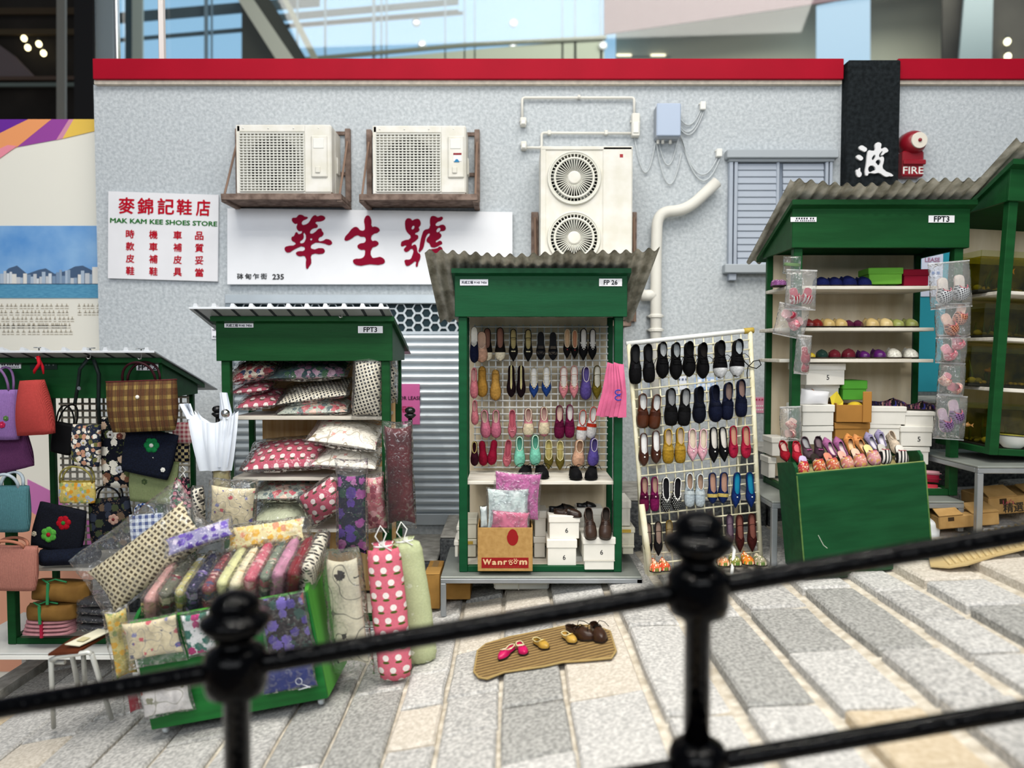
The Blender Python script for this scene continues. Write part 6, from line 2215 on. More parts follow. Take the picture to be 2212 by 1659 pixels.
PKM = pat('floral', '#d0808c', ['#e8c0c4', '#c46a78'], 70)
BWM = pat('hound', '#c9ccd0', ['#2c2c34'], 70, sx=1.2)
CORM = pat('hound', '#c98a70', ['#5e2a22'], 75)
PURM = pat('hound', '#8a6a9a', ['#3a2440'], 70)
REDM = pat('stripe', '#9c2034', ['#c9c4c0'], 60)
PPM = pat('floral', '#dcb0a4', ['#e8ccc0', '#c98a80'], 70)
Yb = 4.77
clear_bag('topmost bag on right post of right stall', *C1(1443, 752), Yb, 285 * z1, 312 * z1, [(*C1(1392, 792), 180 * z1, 100 * z1, 6, BWM, '#d8cfc6', 'black and white'), (*C1(1505, 772), 180 * z1, 100 * z1, 4, BWM, '#d8cfc6', 'black and white')], 5)
clear_bag('second bag on right post of right stall', *C1(1462, 998), Yb, 240 * z1, 232 * z1, [(*C1(1432, 1025), 165 * z1, 90 * z1, 28, CORM, '#d8b8a8', 'coral brown'), (*C1(1508, 955), 150 * z1, 88 * z1, -12, CORM, '#d8b8a8', 'coral brown')], 2)
clear_bag('third bag on right post of right stall', *C1(1450, 1195), Yb, 205 * z1, 188 * z1, [(*C1(1425, 1215), 120 * z1, 90 * z1, 35, PKM, '#d0909a', 'rosy pink'), (*C1(1485, 1145), 110 * z1, 85 * z1, 20, PKM, '#d0909a', 'rosy pink')], -2)
clear_bag('fourth bag on right post of right stall', *C1(1452, 1400), Yb, 175 * z1, 215 * z1, [(*C1(1408, 1400), 95 * z1, 80 * z1, -30, PPM, '#c9808a', 'pale pink'), (*C1(1466, 1458), 95 * z1, 85 * z1, 70, PPM, '#c9808a', 'pale pink')], -3)
clear_bag('lowest bag on right post of right stall', *C2(1435, 470), Yb, 222 * z2, 310 * z2, [(*C2(1388, 490), 180 * z2, 95 * z2, 18, PURM, '#b9a0b0', 'purple'), (*C2(1462, 430), 180 * z2, 100 * z2, 12, PURM, '#b9a0b0', 'purple')], -4)
clear_bag('upper bag on left post of right stall', *C1(415, 785), Yb, 210 * z1, 268 * z1, [(*C1(367, 828), 115 * z1, 82 * z1, 14, REDM, '#b05060', 'red silver'), (*C1(452, 828), 115 * z1, 82 * z1, -12, REDM, '#b05060', 'red silver')], -2)
clear_bag('second bag on left post of right stall', *C1(350, 1000), Yb + .03, 215 * z1, 215 * z1, [(*C1(328, 962), 105 * z1, 88 * z1, 60, mat('#8a1830', .3), '#d0a0a0', 'wine red'), (*C1(378, 1015), 105 * z1, 88 * z1, -60, PKM, '#d0a0a0', 'pink and gold')], -12)
clear_bag('third bag on left post of right stall', *C1(428, 1232), Yb, 98 * z1, 262 * z1, [(*C1(440, 1235), 120 * z1, 60 * z1, 5, mat('#a82840', .4), '#902030', 'red'), (*C1(440, 1310), 90 * z1, 50 * z1, 0, mat('#a82840', .4), '#902030', 'red')], -5)
clear_bag('lowest bag on left post of right stall', *C2(292, 515), Yb, 152 * z2, 242 * z2, [(*C2(296, 512), 78 * z2, 80 * z2, -30, PPM, '#d8b8ac', 'peach'), (*C2(284, 582), 78 * z2, 80 * z2, 100, PPM, '#d8b8ac', 'peach')], 2)
t = thing('clear_bag', 'empty crumpled clear bag at top of right stall left post', 'plastic bag', facing(*C1(352, 612), Yb, -4))
link('film', cush_mesh(M(120 * z1, Yb), M(122 * z1, Yb), .05, .25, .02, 17, .012, 4, 'film'), CLEAR, t)
mk('tie', G().bb(-.05, .05, -.01, .01, -.006, .006, .003), mat('#5a7a4a', .6), t)
for i, (x, y) in enumerate(((255, 1180), (300, 1190))):
    pass

# ================================================================== GREEN CRATE WITH SHOES (right)
Yc = 4.34
o = P(1739, 1249, Yc)
k = Yc / FPX
CR = T(o) @ R('Y', -5.6)
t = thing('green_crate', 'dark green wooden crate full of shoes in front of right stall', 'crate', CR)
W_, H_, D_ = .735, .60, .315
GD = mat('#174a2a', .5, spec=.1, var=.22, vs=5, stretch=(.6, 3, 4), bump=.06, bs=30)
EDGE = mat('#8a9a5c', .6, var=.2, vs=20)
mk('front_panel', G().bb(0, W_, 0, .018, 0, H_, .004), GD, t)
mk('front_edge', G().bb(.004, W_ - .004, .002, .016, H_ + .0005, H_ + .004, .001), EDGE, t)
for x in (0, W_ - .018):
    vs = [(x + dx, y, z_) for dx in (0, .018) for y, z_ in ((.0185, 0), (.0185, H_ + .035), (.05, H_ + .06), (D_, H_ + .02), (D_, 0))]
    mk('side_panel', G().add(vs, [(0, 1, 2, 3, 4), (9, 8, 7, 6, 5)] + [(i, 5 + i, 5 + (i + 1) % 5, (i + 1) % 5) for i in range(5)]), GD, t)
mk('back_panel', G().bb(.0185, W_ - .0185, D_ - .018, D_, 0, H_ + .02, .003), GD, t)
mk('tray', G().quadsheet((.02, .02, H_ - .075), (W_ - .02, .02, H_ - .075), (W_ - .02, D_ - .02, H_ - .01), (.02, D_ - .02, H_ - .01), .008), mat('#a89a6a', .8), t)
mk('scratch', G().tube([(.095, -.0005, .24), (.12, -.0005, .18), (.14, -.0005, .16)], .0018, 4), mat('#c9d0c0', .6), t)
mk('worn_corner', G().bb(-.0015, .006, -.0015, .006, .01, H_ - .01, .001), mat('#5a7a42', .6, var=.3, vs=20), t)
mk('worn_corner', G().bb(W_ - .006, W_ + .0015, -.0015, .006, .01, H_ - .01, .001), mat('#5a7a42', .6, var=.3, vs=20), t)
mk('plinth', G().bb(.02, W_ - .02, .03, D_ - .02, -.03, -.0005, .003), mat('#143a24', .6), t)
CRS = [  # zx zy L W style colour inner deco toe-up? desc
    (243, 722, .14, .06, 'strap', '#8e1424', '#b89a90', [('ankle', '#a01a2a')], 0, 'red strap shoe'), (330, 728, .145, .06, 'strap', '#a01a2c', '#c9606a', [('ankle', '#b02a3a')], 0, 'red strap shoe'),
    (405, 700, .15, .06, 'ballet', '#55434c', '#8a8a8c', [('bow', '#a04a80')], 0, 'grey shoe with magenta bow'), (490, 698, .15, .06, 'ballet', '#3c2a34', '#6a5a60', [('bow', '#a04a80')], 0, 'dark shoe with magenta bow'),
    (562, 692, .155, .055, 'point', '#9a5a86', '#c9b8b8', [], 1, 'mauve pointed flat'), (640, 690, .16, .058, 'point', '#9a5a86', '#c9b8b8', [], 1, 'mauve pointed flat'),
    (710, 670, .17, .06, 'point', '#c9864a', '#d8b48a', [('bow', '#c97a3c')], 1, 'orange pointed flat'), (785, 676, .17, .06, 'point', '#c98a54', '#d8b48a', [('bow', '#c97a3c')], 1, 'orange pointed flat'),
    (862, 652, .15, .055, 'point', '#9088a8', '#c9c4cc', [('bow', '#a49cbc')], 1, 'lavender flat with bow'), (930, 632, .15, .055, 'point', '#9088a8', '#c9c4cc', [('bow', '#a49cbc')], 1, 'lavender flat with bow'), (1022, 668, .15, .06, 'slip', '#c9b8a4', '#d8ccb8', [], 0, 'cream striped slipper'),
    (378, 820, .14, .066, 'mule', '#b03040', '#b8a8c8', [], 0, 'red and lilac slipper'), (480, 806, .14, .07, 'mule', '#b04a3a', '#2a2420', [], 0, 'red edged slipper with yellow toe'), (575, 798, .14, .07, 'mule', '#b85a4a', '#c9806a', [], 0, 'coral slipper'), (677, 786, .14, .07, 'mule', '#c07a78', '#d8a090', [], 0, 'pale coral slipper'), (772, 770, .145, .072, 'mule', '#c47a78', '#d8b49c', [], 0, 'peach slipper'), (866, 745, .15, .072, 'mule', '#c48a94', '#d8c88a', [], 0, 'pink edged cream slipper'), (952, 738, .145, .07, 'mule', '#1c1c1e', '#b8b4ac', [], 0, 'black and white slipper'), (1078, 745, .145, .07, 'mule', '#1c1c1e', '#d0ccc4', [], 0, 'black and white slipper')]
for i, (zx, zy, L, W, st, c, inn, deco, up, de) in enumerate(CRS):
    frac = (zy - 690) / 130.0
    back = i < 11
    px, py = C2(zx, zy)
    Y = Yc + (.26 if back else .10) - (.02 if up else 0)
    m_ = None
    if st == 'mule':
        m_ = pat('floral', c, ['#d8c4b0', c, '#c9a050'], 60) if i < 17 else pat('stripe', '#18181a', ['#cfcac4'], 60)
    mt = T(P(px, py, Y)) @ R('Z', RSC.uniform(-8, 8)) @ FACE @ R('X', -48 if up else -42) @ R('Z', (0 if up else 180) + RSC.uniform(-10, 10))
    shoe('%s, %s in %s row of green crate' % (de, ORD[i % 11], 'back' if back else 'front'), mt, L, W, st, c, inner=inn, deco=deco, m=m_, trim=c if st != 'mule' else '#b8505c', group='shoes heaped in the green crate')

# ================================================================== FISH TANKS (far right)
GLS = glass((.9, .92, .76), .035)
WAT = glass((.72, .66, .22), .015)
PEB = [mat(c, .7) for c in ('#a89c84', '#c9c0ac', '#7d7262', '#b39a8a', '#8a8478')]
mS5 = S5.matrix_basis.copy()
o5 = P((2136 + 2490) / 2, 992, 4.62)
k5 = 4.62 / FPX
rs = random.Random(17)


def tank(label, xa, xb, ybot, h, d0, d1, rnd=False):
    zz = (992 - ybot) * k5 + (.002)
    x0, x1 = (xa - 2313) * k5, (xb - 2313) * k5
    t = thing('fish_tank', label, 'fish tank', mS5 @ T((0, d0, zz)))
    dp = d1 - d0
    mk('base', G().bb(x0 - .006, x1 + .006, -.006, dp + .006, 0, .014, .003), mat('#23231c', .6), t)
    for nm, b in (('front_pane', (x0, x1, 0, .006)), ('back_pane', (x0, x1, dp - .006, dp)), ('side_pane', (x0, x0 + .006, .0062, dp - .0062)), ('side_pane', (x1 - .006, x1, .0062, dp - .0062))):
        mk(nm, G().b(b[0], b[1], b[2], b[3], .0142, h), GLS, t)
    mk('water', G().b(x0 + .007, x1 - .007, .007, dp - .007, .015, h * .86), WAT, t)
    mk('backdrop', G().b(x0 + .009, x1 - .009, dp - .012, dp - .0085, .015, h * .84), mat('#8a8030', .7, vs=8, c2='#3c3c18'), t)
    g = G()
    for _ in range(60):
        r = rs.uniform(.008, .018)
        g.ball((rs.uniform(x0 + .03, min(x1, x0 + .5)), rs.uniform(.03, dp - .05), .016 + r * .6), r, 6, (1, 1, .7))
    mk('gravel', g, PEB[rs.randint(0, 4)], t, True, kind='stuff')
    for j in range(3):
        g = G().ball((x0 + .06 + j * .09, dp * rs.uniform(.2, .6), .035), rs.uniform(.018, .03), 8, (1, .9, .8))
        mk('rock', g, rs.choice(PEB), t, True)
    g = G()
    for j in range(7):
        x = x0 + rs.uniform(.05, .35)
        y = dp * rs.uniform(.4, .8)
        g.tube([(x, y, .015), (x + rs.uniform(-.02, .02), y, h * .3), (x + rs.uniform(-.03, .03), y, h * rs.uniform(.4, .7))], [.006, .008, .002], 5)
    mk('water_weed', g, mat('#5a6a2a', .6), t, True)
    return t


def fish(label, x, z_, y, L, c, par):
    t = thing('goldfish', label, 'fish', mS5 @ T((x, y, z_)) @ R('Z', rs.uniform(-30, 30)))
    mk('body', G().ball((0, 0, 0), L / 2, 12, (1, .4, .5)), mat(c, .35), t, True)
    mk('tail', G().prism([(L * .42, 0), (L * .8, L * .28), (L * .7, 0), (L * .8, -L * .28)], -.002, .002), mat(c, .4), t)
    mk('fin', G().prism([(-L * .1, L * .2), (L * .2, L * .22), (L * .2, L * .42)], -.001, .001), mat(c, .4), t)


tank('glass fish tank with goldfish on top shelf of right edge stall', 2128, 2400, 634, .26, .2, .54)
tank('glass fish tank on second shelf of right edge stall', 2150, 2400, 735, .215, .22, .54)
tank('glass fish tank on third shelf of right edge stall', 2122, 2400, 846, .25, .2, .54)
tank('large glass fish tank at bottom of right edge stall', 2156, 2420, 980, .26, .12, .54)
fish('orange goldfish in top tank', (2206 - 2313) * k5, (992 - 580) * k5, .3, .07, '#d8921c', None)
fish('pale goldfish in second tank', (2205 - 2313) * k5, (992 - 700) * k5, .32, .05, '#c9a05c', None)
fish('small goldfish in third tank', (2190 - 2313) * k5, (992 - 808) * k5, .32, .05, '#a8742c', None)
fish('brown goldfish in bottom tank, left', (2135 - 2313) * k5, (992 - 935) * k5, .25, .05, '#a8783a', None)
fish('orange goldfish in bottom tank, right', (2195 - 2313) * k5, (992 - 930) * k5, .25, .06, '#b8802c', None)
t = thing('enamel_bowl', 'white enamel bowl in front of bottom fish tank', 'bowl', mS5 @ T(((2206 - 2313) * k5, .055 + .04, .042)))
mk('bowl', G().lathe([(.045, 0), (.05, .004), (.085, .04), (.1, .075), (.102, .078), (.096, .075), (.08, .042), (.045, .01)], 28), WHITE, t, True)
mk('rim', G().tube([(.101 * cos(2 * pi * i / 32), .101 * sin(2 * pi * i / 32), .078) for i in range(32)], .003, 5, closed=True), mat('#20202a', .4), t, True)

# cartons and card sheet on the ground by the right tables
KR = mat('#b3905c', .8, vs=12, c2='#a17e4c')
for lab, x0, x1, y0, y1, Y, dp, txt in (('open brown carton lying on its side behind the crate', 2028, 2160, 1110, 1178, 4.62, .26, None), ('brown carton with handwriting at right edge', 2136, 2290, 1068, 1152, 4.7, .3, '精選')):
    o = P((x0 + x1) / 2, y1, Y)
    k = Y / FPX
    w2, h = (x1 - x0) * k / 2, (y1 - y0) * k
    t = thing('cardboard_box', lab, 'box', T((o.x, Y, ground(o.x) + .05)) @ R('Y', -5))
    h = h + o.z - ground(o.x) - .05
    mk('body', G().bb(-w2, w2, 0, dp, 0, h, .006), KR, t)
    mk('flap', G().quadsheet((-w2, 0, h), (-w2 * .2, 0, h), (-w2 * .3, .1, h + .05), (-w2, .1, h + .05), .006), KR, t)
    mk('flap', G().quadsheet((w2 * .1, 0, h), (w2, 0, h), (w2 * .9, .12, h + .04), (w2 * .1, .12, h + .04), .006), KR, t)
    mk('slit', G().b(-w2 * .7, -w2 * .5, -.001, .0, h * .6, h * .9), mat('#3a2c1c', .8), t)
    if txt:
        o2 = text(txt, .1, BLACK, t, 0, 0, 0, bold=.0005, width=M(44, Y))
        o2.matrix_basis = T((-w2 + M(52, Y), -.002, h * .36)) @ R('X', 90) @ o2.matrix_basis
        o2 = text("Lei's", .1, mat('#b04a5a', .7), t, 0, 0, 0, width=M(24, Y))
        o2.matrix_basis = T((-w2 + M(42, Y), -.002, h * .68)) @ R('X', 90) @ o2.matrix_basis
pts_ = [(2000, 1172), (2230, 1128), (2260, 1175), (2200, 1188), (2150, 1200), (2090, 1219), (2050, 1225), (2010, 1222)]
pp = [on_ground(x, y, .035) for x, y in pts_]
o0 = sum(pp, Vector()) / len(pp)
t = thing('cardboard_sheet', 'corrugated cardboard sheet lying on the paving at right', 'cardboard', o0)
n = len(pp)
vs = [p - o0 for p in pp] + [p - o0 - Vector((0, 0, .008)) for p in pp]
mk('sheet', G().add(vs, [tuple(range(n)), tuple(range(2 * n - 1, n - 1, -1))] + [(i, n + i, n + (i + 1) % n, (i + 1) % n) for i in range(n)]), mat('#bfa878', .85), t)
for i in range(16):
    u = (i + .5) / 16
    a = (pp[0] * (1 - u) + pp[1] * u) - o0
    b_ = (pp[6] * (1 - u) + pp[2] * u) - o0
    b_ = a + (b_ - a) * (.95 if u < .5 else .9)
    mk('flute', G().tube([a + Vector((0, 0, .002)), b_ + Vector((0, 0, .002))], .009, 6), mat('#c9b382', .85), t, True)
t = thing('plastic_bag', 'crumpled white plastic bag between crate and table leg', 'plastic bag', P(2008, 1150, 4.72))
link('crumple', cush_mesh(.1, .2, .1, .4, .05, 15, .03, 1, 'crumple'), mat('#dfe3e6', .4), t, R('X', 90))
# ================================================================== HANDBAG STALL (leftmost)
zh = .3616
CH = lambda x, y: (x * zh, 700 + y * zh)
wire_grid('lattice_panel', 'white plastic lattice at back of handbag stall', 136, 410, 856, 1196, 5.47, 19, 24, mat('#d3cec0', .55, vs=12, c2='#b9b3a3'), r=.0085)
DENIM = mat('#131a2c', .85, vs=110, c2='#0b0f1a', bump=.5, bs=200)
NFLO = pat('floral', '#10131c', ['#b9a08a', '#d8d4c8', '#6d4a3a', '#4a5232'], 11)
NFLO2 = pat('floral', '#232a3c', ['#d8cfc0', '#b98a72', '#e2e0d8', '#6a6a3c'], 22)
PLAID = pat('plaid', '#8a7442', ['#3c0c1a', '#24141e'], 15, fine=.5)


def hbag(label, x0, x1, y0, y1, Y, d, m, roll=0, **kw):
    cx, cy = CH((x0 + x1) / 2, (y0 + y1) / 2)
    return bag(label, facing(cx, cy, Y, roll), M((x1 - x0) * zh, Y), M((y1 - y0) * zh, Y), d, m, **kw)


hbag('maroon and tan plaid handbag with pearl button under roof', 648, 1058, 338, 640, 4.86, .13, PLAID, 2, handle=(.125, .008), hm=mat('#2c0c14', .5), taper=1.02, button=(.0, .06), hx=.24, rim='#5a2a2c', round_=.35)
hbag('coral red pouch tied with scarlet ribbon', 88, 322, 335, 660, 4.84, .19, pat('knit', '#c2504a', ['#a83a3a'], 60), 3, taper=.55, round_=.85, cat='pouch', name='pouch')
t = thing('ribbon', 'scarlet ribbon holding the coral pouch on its hook', 'ribbon', P(*CH(230, 265), 4.84))
mk('band', G().tube([(0, 0, .075), (.012, -.01, .03), (-.018, -.012, -.015), (-.028, 0, -.03)], [.014, .012, .010, .006], 6), mat('#b01424', .6), t, True)
mk('tail', G().tube([(0, 0, .06), (.02, .01, .01), (.028, .005, -.035)], [.012, .010, .005], 6), mat('#b01424', .6), t, True)
hbag('lilac knitted bag with pink flowers at left edge', -95, 118, 392, 690, 4.86, .10, pat('knit', '#9a78b4', ['#7d5c9a'], 30), 0, handle=(.15, .008), hm=mat('#7a5c8a', .6), flowers=[(.03, -.06, .022, '#a82048', '#d0486a'), (.055, -.02, .018, '#4a6a3c', '#7a9a5c'), (.0, .06, .016, '#c93a8a', '#e06aa8')])
hbag('plum knitted bag below the lilac bag', -80, 190, 650, 880, 4.93, .09, pat('knit', '#6a3c66', ['#51294e'], 26), 14, taper=1.0)
hbag('teal knitted tote at left edge', -60, 182, 965, 1240, 4.86, .10, pat('knit', '#56858c', ['#416c74'], 26), 0, handle=(.09, .010), hm=mat('#a9b6c0', .5), flowers=[(-.06, .0, .02, '#5e9a6c', '#8aba8a')], taper=.96)
hbag('salmon pink flat handbag at bottom left edge', -100, 228, 1322, 1590, 4.84, .08, pat('knit', '#b98072', ['#a56a5e'], 22), -1, handle=(.05, .010), hm=mat('#a86e58', .6), taper=1.0, round_=.3)
hbag('slate blue bag with white flowers on long black strap', 428, 602, 600, 850, 4.98, .07, NFLO2, -2, taper=.98, flowers=[(.0, .02, .022, '#c9c6c0', '#b0a060'), (.03, -.055, .018, '#c2c4c8', '#a8a8b0'), (-.045, .06, .016, '#b98a72', '#8a5a44')])
t = thing('bag_strap', 'long black leather strap looped over a roof hook', 'strap', P(*CH(520, 195), 4.88))
k = 4.88 / FPX
pts = [(440, 480), (452, 360), (475, 270), (520, 200), (560, 215), (578, 300), (582, 480), (575, 600)]
mk('loop', G().tube([((CH(x, y)[0] - CH(520, 195)[0]) * k, .02 * (i % 2), -(CH(x, y)[1] - CH(520, 195)[1]) * k) for i, (x, y) in enumerate(pts)], .012, 6), mat('#17201f', .45, var=.3, vs=20), t, True)
mk('buckle', G().lathe([(.012, 0), (.014, .006), (.012, .012)], 10, T((-.05, 0, -.20)) @ R('X', 90)), CHROME, t)
hbag('black crescent shoulder bag behind the slate bag', 312, 445, 590, 775, 5.06, .05, mat('#0c0c0f', .6), -12, handle=(.13, .005), hm=mat('#0a0a0c', .5), taper=1.1, hx=.4)
hbag('tall black tapestry bag with white daisies', 605, 780, 555, 978, 5.06, .06, NFLO, 0, taper=.98, flowers=[(-.02, .12, .026, '#c9c8c4', '#4a3a30'), (.035, -.11, .026, '#b9bac0', '#8a8a80'), (.04, .11, .022, '#6a3c34', '#c98a72')])
hbag('navy denim bag with fuzzy green flower', 735, 1045, 630, 905, 4.92, .06, DENIM, -12, taper=1.0, round_=.3, flowers=[(.02, .055, .050, '#14703c', '#d0d2cc'), (.045, -.02, .012, '#c9cbc4', '#c9cbc4'), (.12, -.085, .016, '#d8d8d2', '#d8d8d2')])
hbag('sage green knitted purse below denim bag', 772, 1062, 815, 1068, 4.98, .06, pat('knit', '#8f9a70', ['#707c54'], 28), -5, taper=1.0, round_=.3, rim='#7d8a5c', flowers=[(-.045, .0, .022, '#4a5a3a', '#6a7a4a')])
hbag('pink gingham purse behind the plaid bag', 1030, 1148, 588, 712, 5.1, .05, pat('gingham', '#d8c0bc', ['#9c4a56'], 34), 0, round_=.35)
hbag('black and cream checked purse', 1012, 1132, 702, 825, 5.12, .05, pat('check', '#c9b98c', ['#14182a'], 24), 0, round_=.35)
hbag('small yellow purse with blue and amber flowers', 346, 578, 938, 1070, 4.98, .05, pat('floral', '#b9a45c', ['#8fa0b4', '#c48a2c', '#d0c27a', '#8a9a5c'], 26), 0, handle=(.11, .006), hm=mat('#8a8248', .6), hx=.42, rim='#8a7a34')
hbag('black denim bag with red and green flowers on shelf', 190, 520, 1085, 1355, 4.97, .06, mat('#141722', .85, vs=110, c2='#0c0e15', bump=.5, bs=200), -12, taper=.86, round_=.3, flowers=[(.035, .05, .048, '#a01020', '#2f7a34'), (-.045, -.045, .052, '#4f9a3c', '#a01828'), (-.14, -.06, .018, '#c9bfa8', '#d8d0b8')])
hbag('dark tapestry bag with one pale rose', 528, 800, 1035, 1345, 5.04, .07, pat('floral', '#0f121a', ['#39402c', '#2a2f3c', '#5a4a3c'], 12), 4, handle=(.09, .006), hm=mat('#0a0a0e', .5), flowers=[(.035, .03, .036, '#a8887a', '#6a2a2c')])
hbag('folded navy denim bag lying on handbag stall shelf', 232, 600, 1335, 1425, 4.98, .2, DENIM, 3, taper=.9, round_=.4)
hbag('blue gingham tote between dark bag and houndstooth cushion', 778, 985, 1132, 1335, 4.98, .06, pat('gingham', '#d4dce6', ['#1c3a7c'], 24), 4, handle=(.08, .006), hm=pat('gingham', '#d4dce6', ['#1c3a7c'], 40), taper=.98, round_=.3)
hbag('small black flowered drawstring pouch with white cord', 1010, 1152, 915, 1110, 4.98, .06, pat('floral', '#1c1a20', ['#a85a6a', '#3c6a4c', '#c98a94'], 26), 0, taper=.7, name='pouch', cat='pouch')
t = thing('cord', 'white drawstring cord above flowered pouch', 'cord', P(*CH(1095, 890), 4.97))
mk('loop', G().tube([(.0, 0, 0), (-.02, -.01, .02), (.0, -.01, .045), (.02, 0, .02), (0, 0, 0), (-.02, -.01, -.03)], .0035, 5), WHITE, t, True)
mk('tail', G().tube([(.0, 0, 0), (.02, -.01, -.03)], .0035, 5), WHITE, t, True)
# parcels below
z4 = .3068
C9 = lambda x, y: (x * z4, 1150 + y * z4)
KP = mat('#7d5c2c', .75, vs=10, c2='#6a4c22', bump=.2, bs=20)
for lab, cx, cy, w_, h_, Y, rb in (('brown paper parcel with green ribbon, upper one', 440, 405, 400, 140, 5.0, '#2f7a4c'), ('brown paper parcel with green ribbon, lower one', 385, 548, 350, 120, 4.98, '#2f7a4c')):
    p = C9(cx, cy)
    t = thing('paper_parcel', lab, 'parcel', facing(p[0], p[1], Y, -3 if cy < 500 else 1))
    w, h = M(w_ * z4, Y), M(h_ * z4, Y)
    link('paper', cush_mesh(w, h, .2, .22, .04, 15, .006, int(cx) % 4, 'paper'), KP, t)
    mk('ribbon', G().b(-.045, -.028, -h / 2 - .002, h / 2 + .004, .098, .106), mat(rb, .5), t)
    mk('ribbon_bow', G().tube([(-.036, h / 2, .09), (-.09, h / 2 + .02, .07), (-.06, h / 2 + .005, .06), (-.02, h / 2 + .02, .05), (.06, h / 2 + .008, .06)], .006, 5), mat(rb, .5), t, True)
p = C9(360, 650)
t = thing('wrapped_packet', 'stack of dusty pink packets tied with red band', 'packet', facing(p[0], p[1], 4.99, 0))
for i in range(4):
    link('packet', cush_mesh(.33 - .01 * i, .028, .2, .2, .02), mat('#b07c82', .5, var=.2, vs=20), t, T((.004 * i, -.035 + i * .026, 0)))
mk('band', G().b(-.01, .006, -.05, .058, .09, .108), mat('#a0203c', .5), t)
for i in range(4):
    p = C9(715, 640 - i * 58)
    cushion('navy folded packet in clear wrap, %s of stack beside parcels' % ('lowest', 'second', 'third', 'topmost')[i], facing(p[0], p[1], 5.02, -2), M(270 * z4, 5), M(54 * z4, 5), .22, mat('#10121d', .7, var=.2), True, .18, 'wrapped_packet', 'packet', (1.05, 1.05), group='navy packets on the handbag stall', inner='cloth')

# ================================================================== CUSHION STALL
zc = .3497
CC = lambda x, y: (420 + x * zc, 620 + y * zc)
APP = pat('apple', '#b54a62', ['#e6dcd8', '#3c3a1c'], 15)
HOU = pat('hound', '#ddd6c4', ['#1c1a1c'], 42)
HOUB = pat('hound', '#d8ccaa', ['#4c3c22'], 36)
FLR = pat('floral', '#d8cab4', ['#9c2030', '#b04a4a', '#26345c', '#7a1822'], 13)
FLT = pat('floral', '#27464c', ['#b08aa0', '#8a5a78', '#c9a4b4', '#33603c'], 13)
FLG = pat('floral', '#a9b0a4', ['#c06a70', '#d8b8a8', '#b04a58', '#5a6a6c'], 14)
FLW = pat('sprig', '#e2ddd2', ['#c9808a', '#d09a90', '#b85a6c', '#8a7a5c'], 9)
FLC = pat('sprig', '#dccfae', ['#5a5a9c', '#c9606a', '#8a8ab4', '#6a6a7c'], 16)


def cu(label, x0, x1, y0, y1, Y, th, m, roll=0, lean=0, yaw=0, **kw):
    cx, cy = CC((x0 + x1) / 2, (y0 + y1) / 2)
    tl = kw.pop('flat', None)
    if tl is not None:
        mt = T(P(cx, cy, Y + .06) + Vector((0, 0, .012))) @ R('Y', -roll) @ R('X', tl)
        w, h = M((x1 - x0) * zc, Y) * .97, M((y1 - y0) * zc, Y)
        cushion(label, mt, w, .36, h * (.92 - .012 * tl), m, e=.62, grow=(1.1, 1.1), group='wrapped cushions in the cushion stall')
        return
    cushion(label, facing(cx, cy, Y, roll, yaw, lean), M((x1 - x0) * zc, Y) * .95, M((y1 - y0) * zc, Y), th, m, group=kw.pop('group', 'wrapped cushions in the cushion stall'), **kw)


cu('cream and red floral cushion in wrap, top left of cushion stall', 215, 535, 440, 590, 5.16, .34, FLR, 14, flat=18)
cu('teal cushion with pink flowers at top of cushion stall', 492, 968, 432, 582, 5.18, .34, FLT, 2, flat=20)
cu('small pink apple print cushion, upper one at left', 265, 505, 578, 655, 5.2, .3, APP, 6, flat=12)
cu('small pink apple print cushion, lower one at left', 300, 545, 640, 748, 5.18, .3, APP, 5, flat=16)
cu('black houndstooth cushion lying under the teal cushion', 540, 975, 590, 705, 5.2, .34, HOU, 8, flat=18)
cu('pale rose floral cushion on top shelf of cushion stall', 545, 985, 680, 795, 5.18, .34, FLG, 2, flat=14)
cu('black houndstooth cushion standing against right post', 980, 1160, 440, 800, 5.03, .16, HOU, -3)
cu('houndstooth cushion squeezed outside right side of cushion stall', 1212, 1252, 340, 700, 5.3, .2, HOU, 0)
cu('white rosebud cushion, upper of the two', 735, 1165, 825, 1000, 5.05, .36, FLW, -8, flat=20)
cu('white rosebud cushion, lower of the two', 755, 1160, 975, 1130, 5.07, .36, FLW, -4, flat=16)
cu('large pink apple print cushion on middle shelf', 330, 880, 945, 1135, 5.10, .36, APP, 3, flat=24)
cu('grey rose floral cushion on lower shelf', 382, 800, 1198, 1312, 5.12, .34, FLG, 1, flat=12)
cu('pale green plain cushion in wrap on lower shelf', 385, 720, 1310, 1490, 5.08, .3, mat('#b9bfa4', .7, var=.1), 0, flat=20)
cu('pink apple print cushion tilted on lower shelf', 665, 935, 1215, 1420, 5.0, .22, APP, 32)
cu('pink floral cushion in wrap beside right post, low', 1050, 1185, 1165, 1500, 4.96, .14, pat('floral', '#b96a74', ['#d8a0a4', '#8a3a4c', '#c9c0a8'], 14), 4)
cu('crimson velvet cushion hanging in wrap outside stall', 1180, 1358, 850, 1470, 4.9, .11, mat('#5c0a18', .55, vs=9, c2='#3c0610', bump=.3, bs=20), 2, e=.3, grow=(1.1, 1.1))
cu('tall purple pansy print packet standing in wrap', 880, 1068, 1150, 1655, 4.58, .10, pat('floral', '#1d1f36', ['#9a4a90', '#5a3c94', '#b06aa0', '#274a3c'], 10), 0, e=.2, off=(0, .06))
cu('cream floral cushion with blue sprigs in wrap, above cart', 88, 378, 1230, 1530, 4.62, .11, FLC, -4, off=(0, .03))
cu('houndstooth cushion edge behind cream floral cushion', -5, 60, 1235, 1440, 4.75, .12, HOU, 4)
t = thing('cloth_roll', 'yellowish wrapped cloth roll behind white carrier bags', 'cloth roll', P(*CC(168, 1160), 4.95))
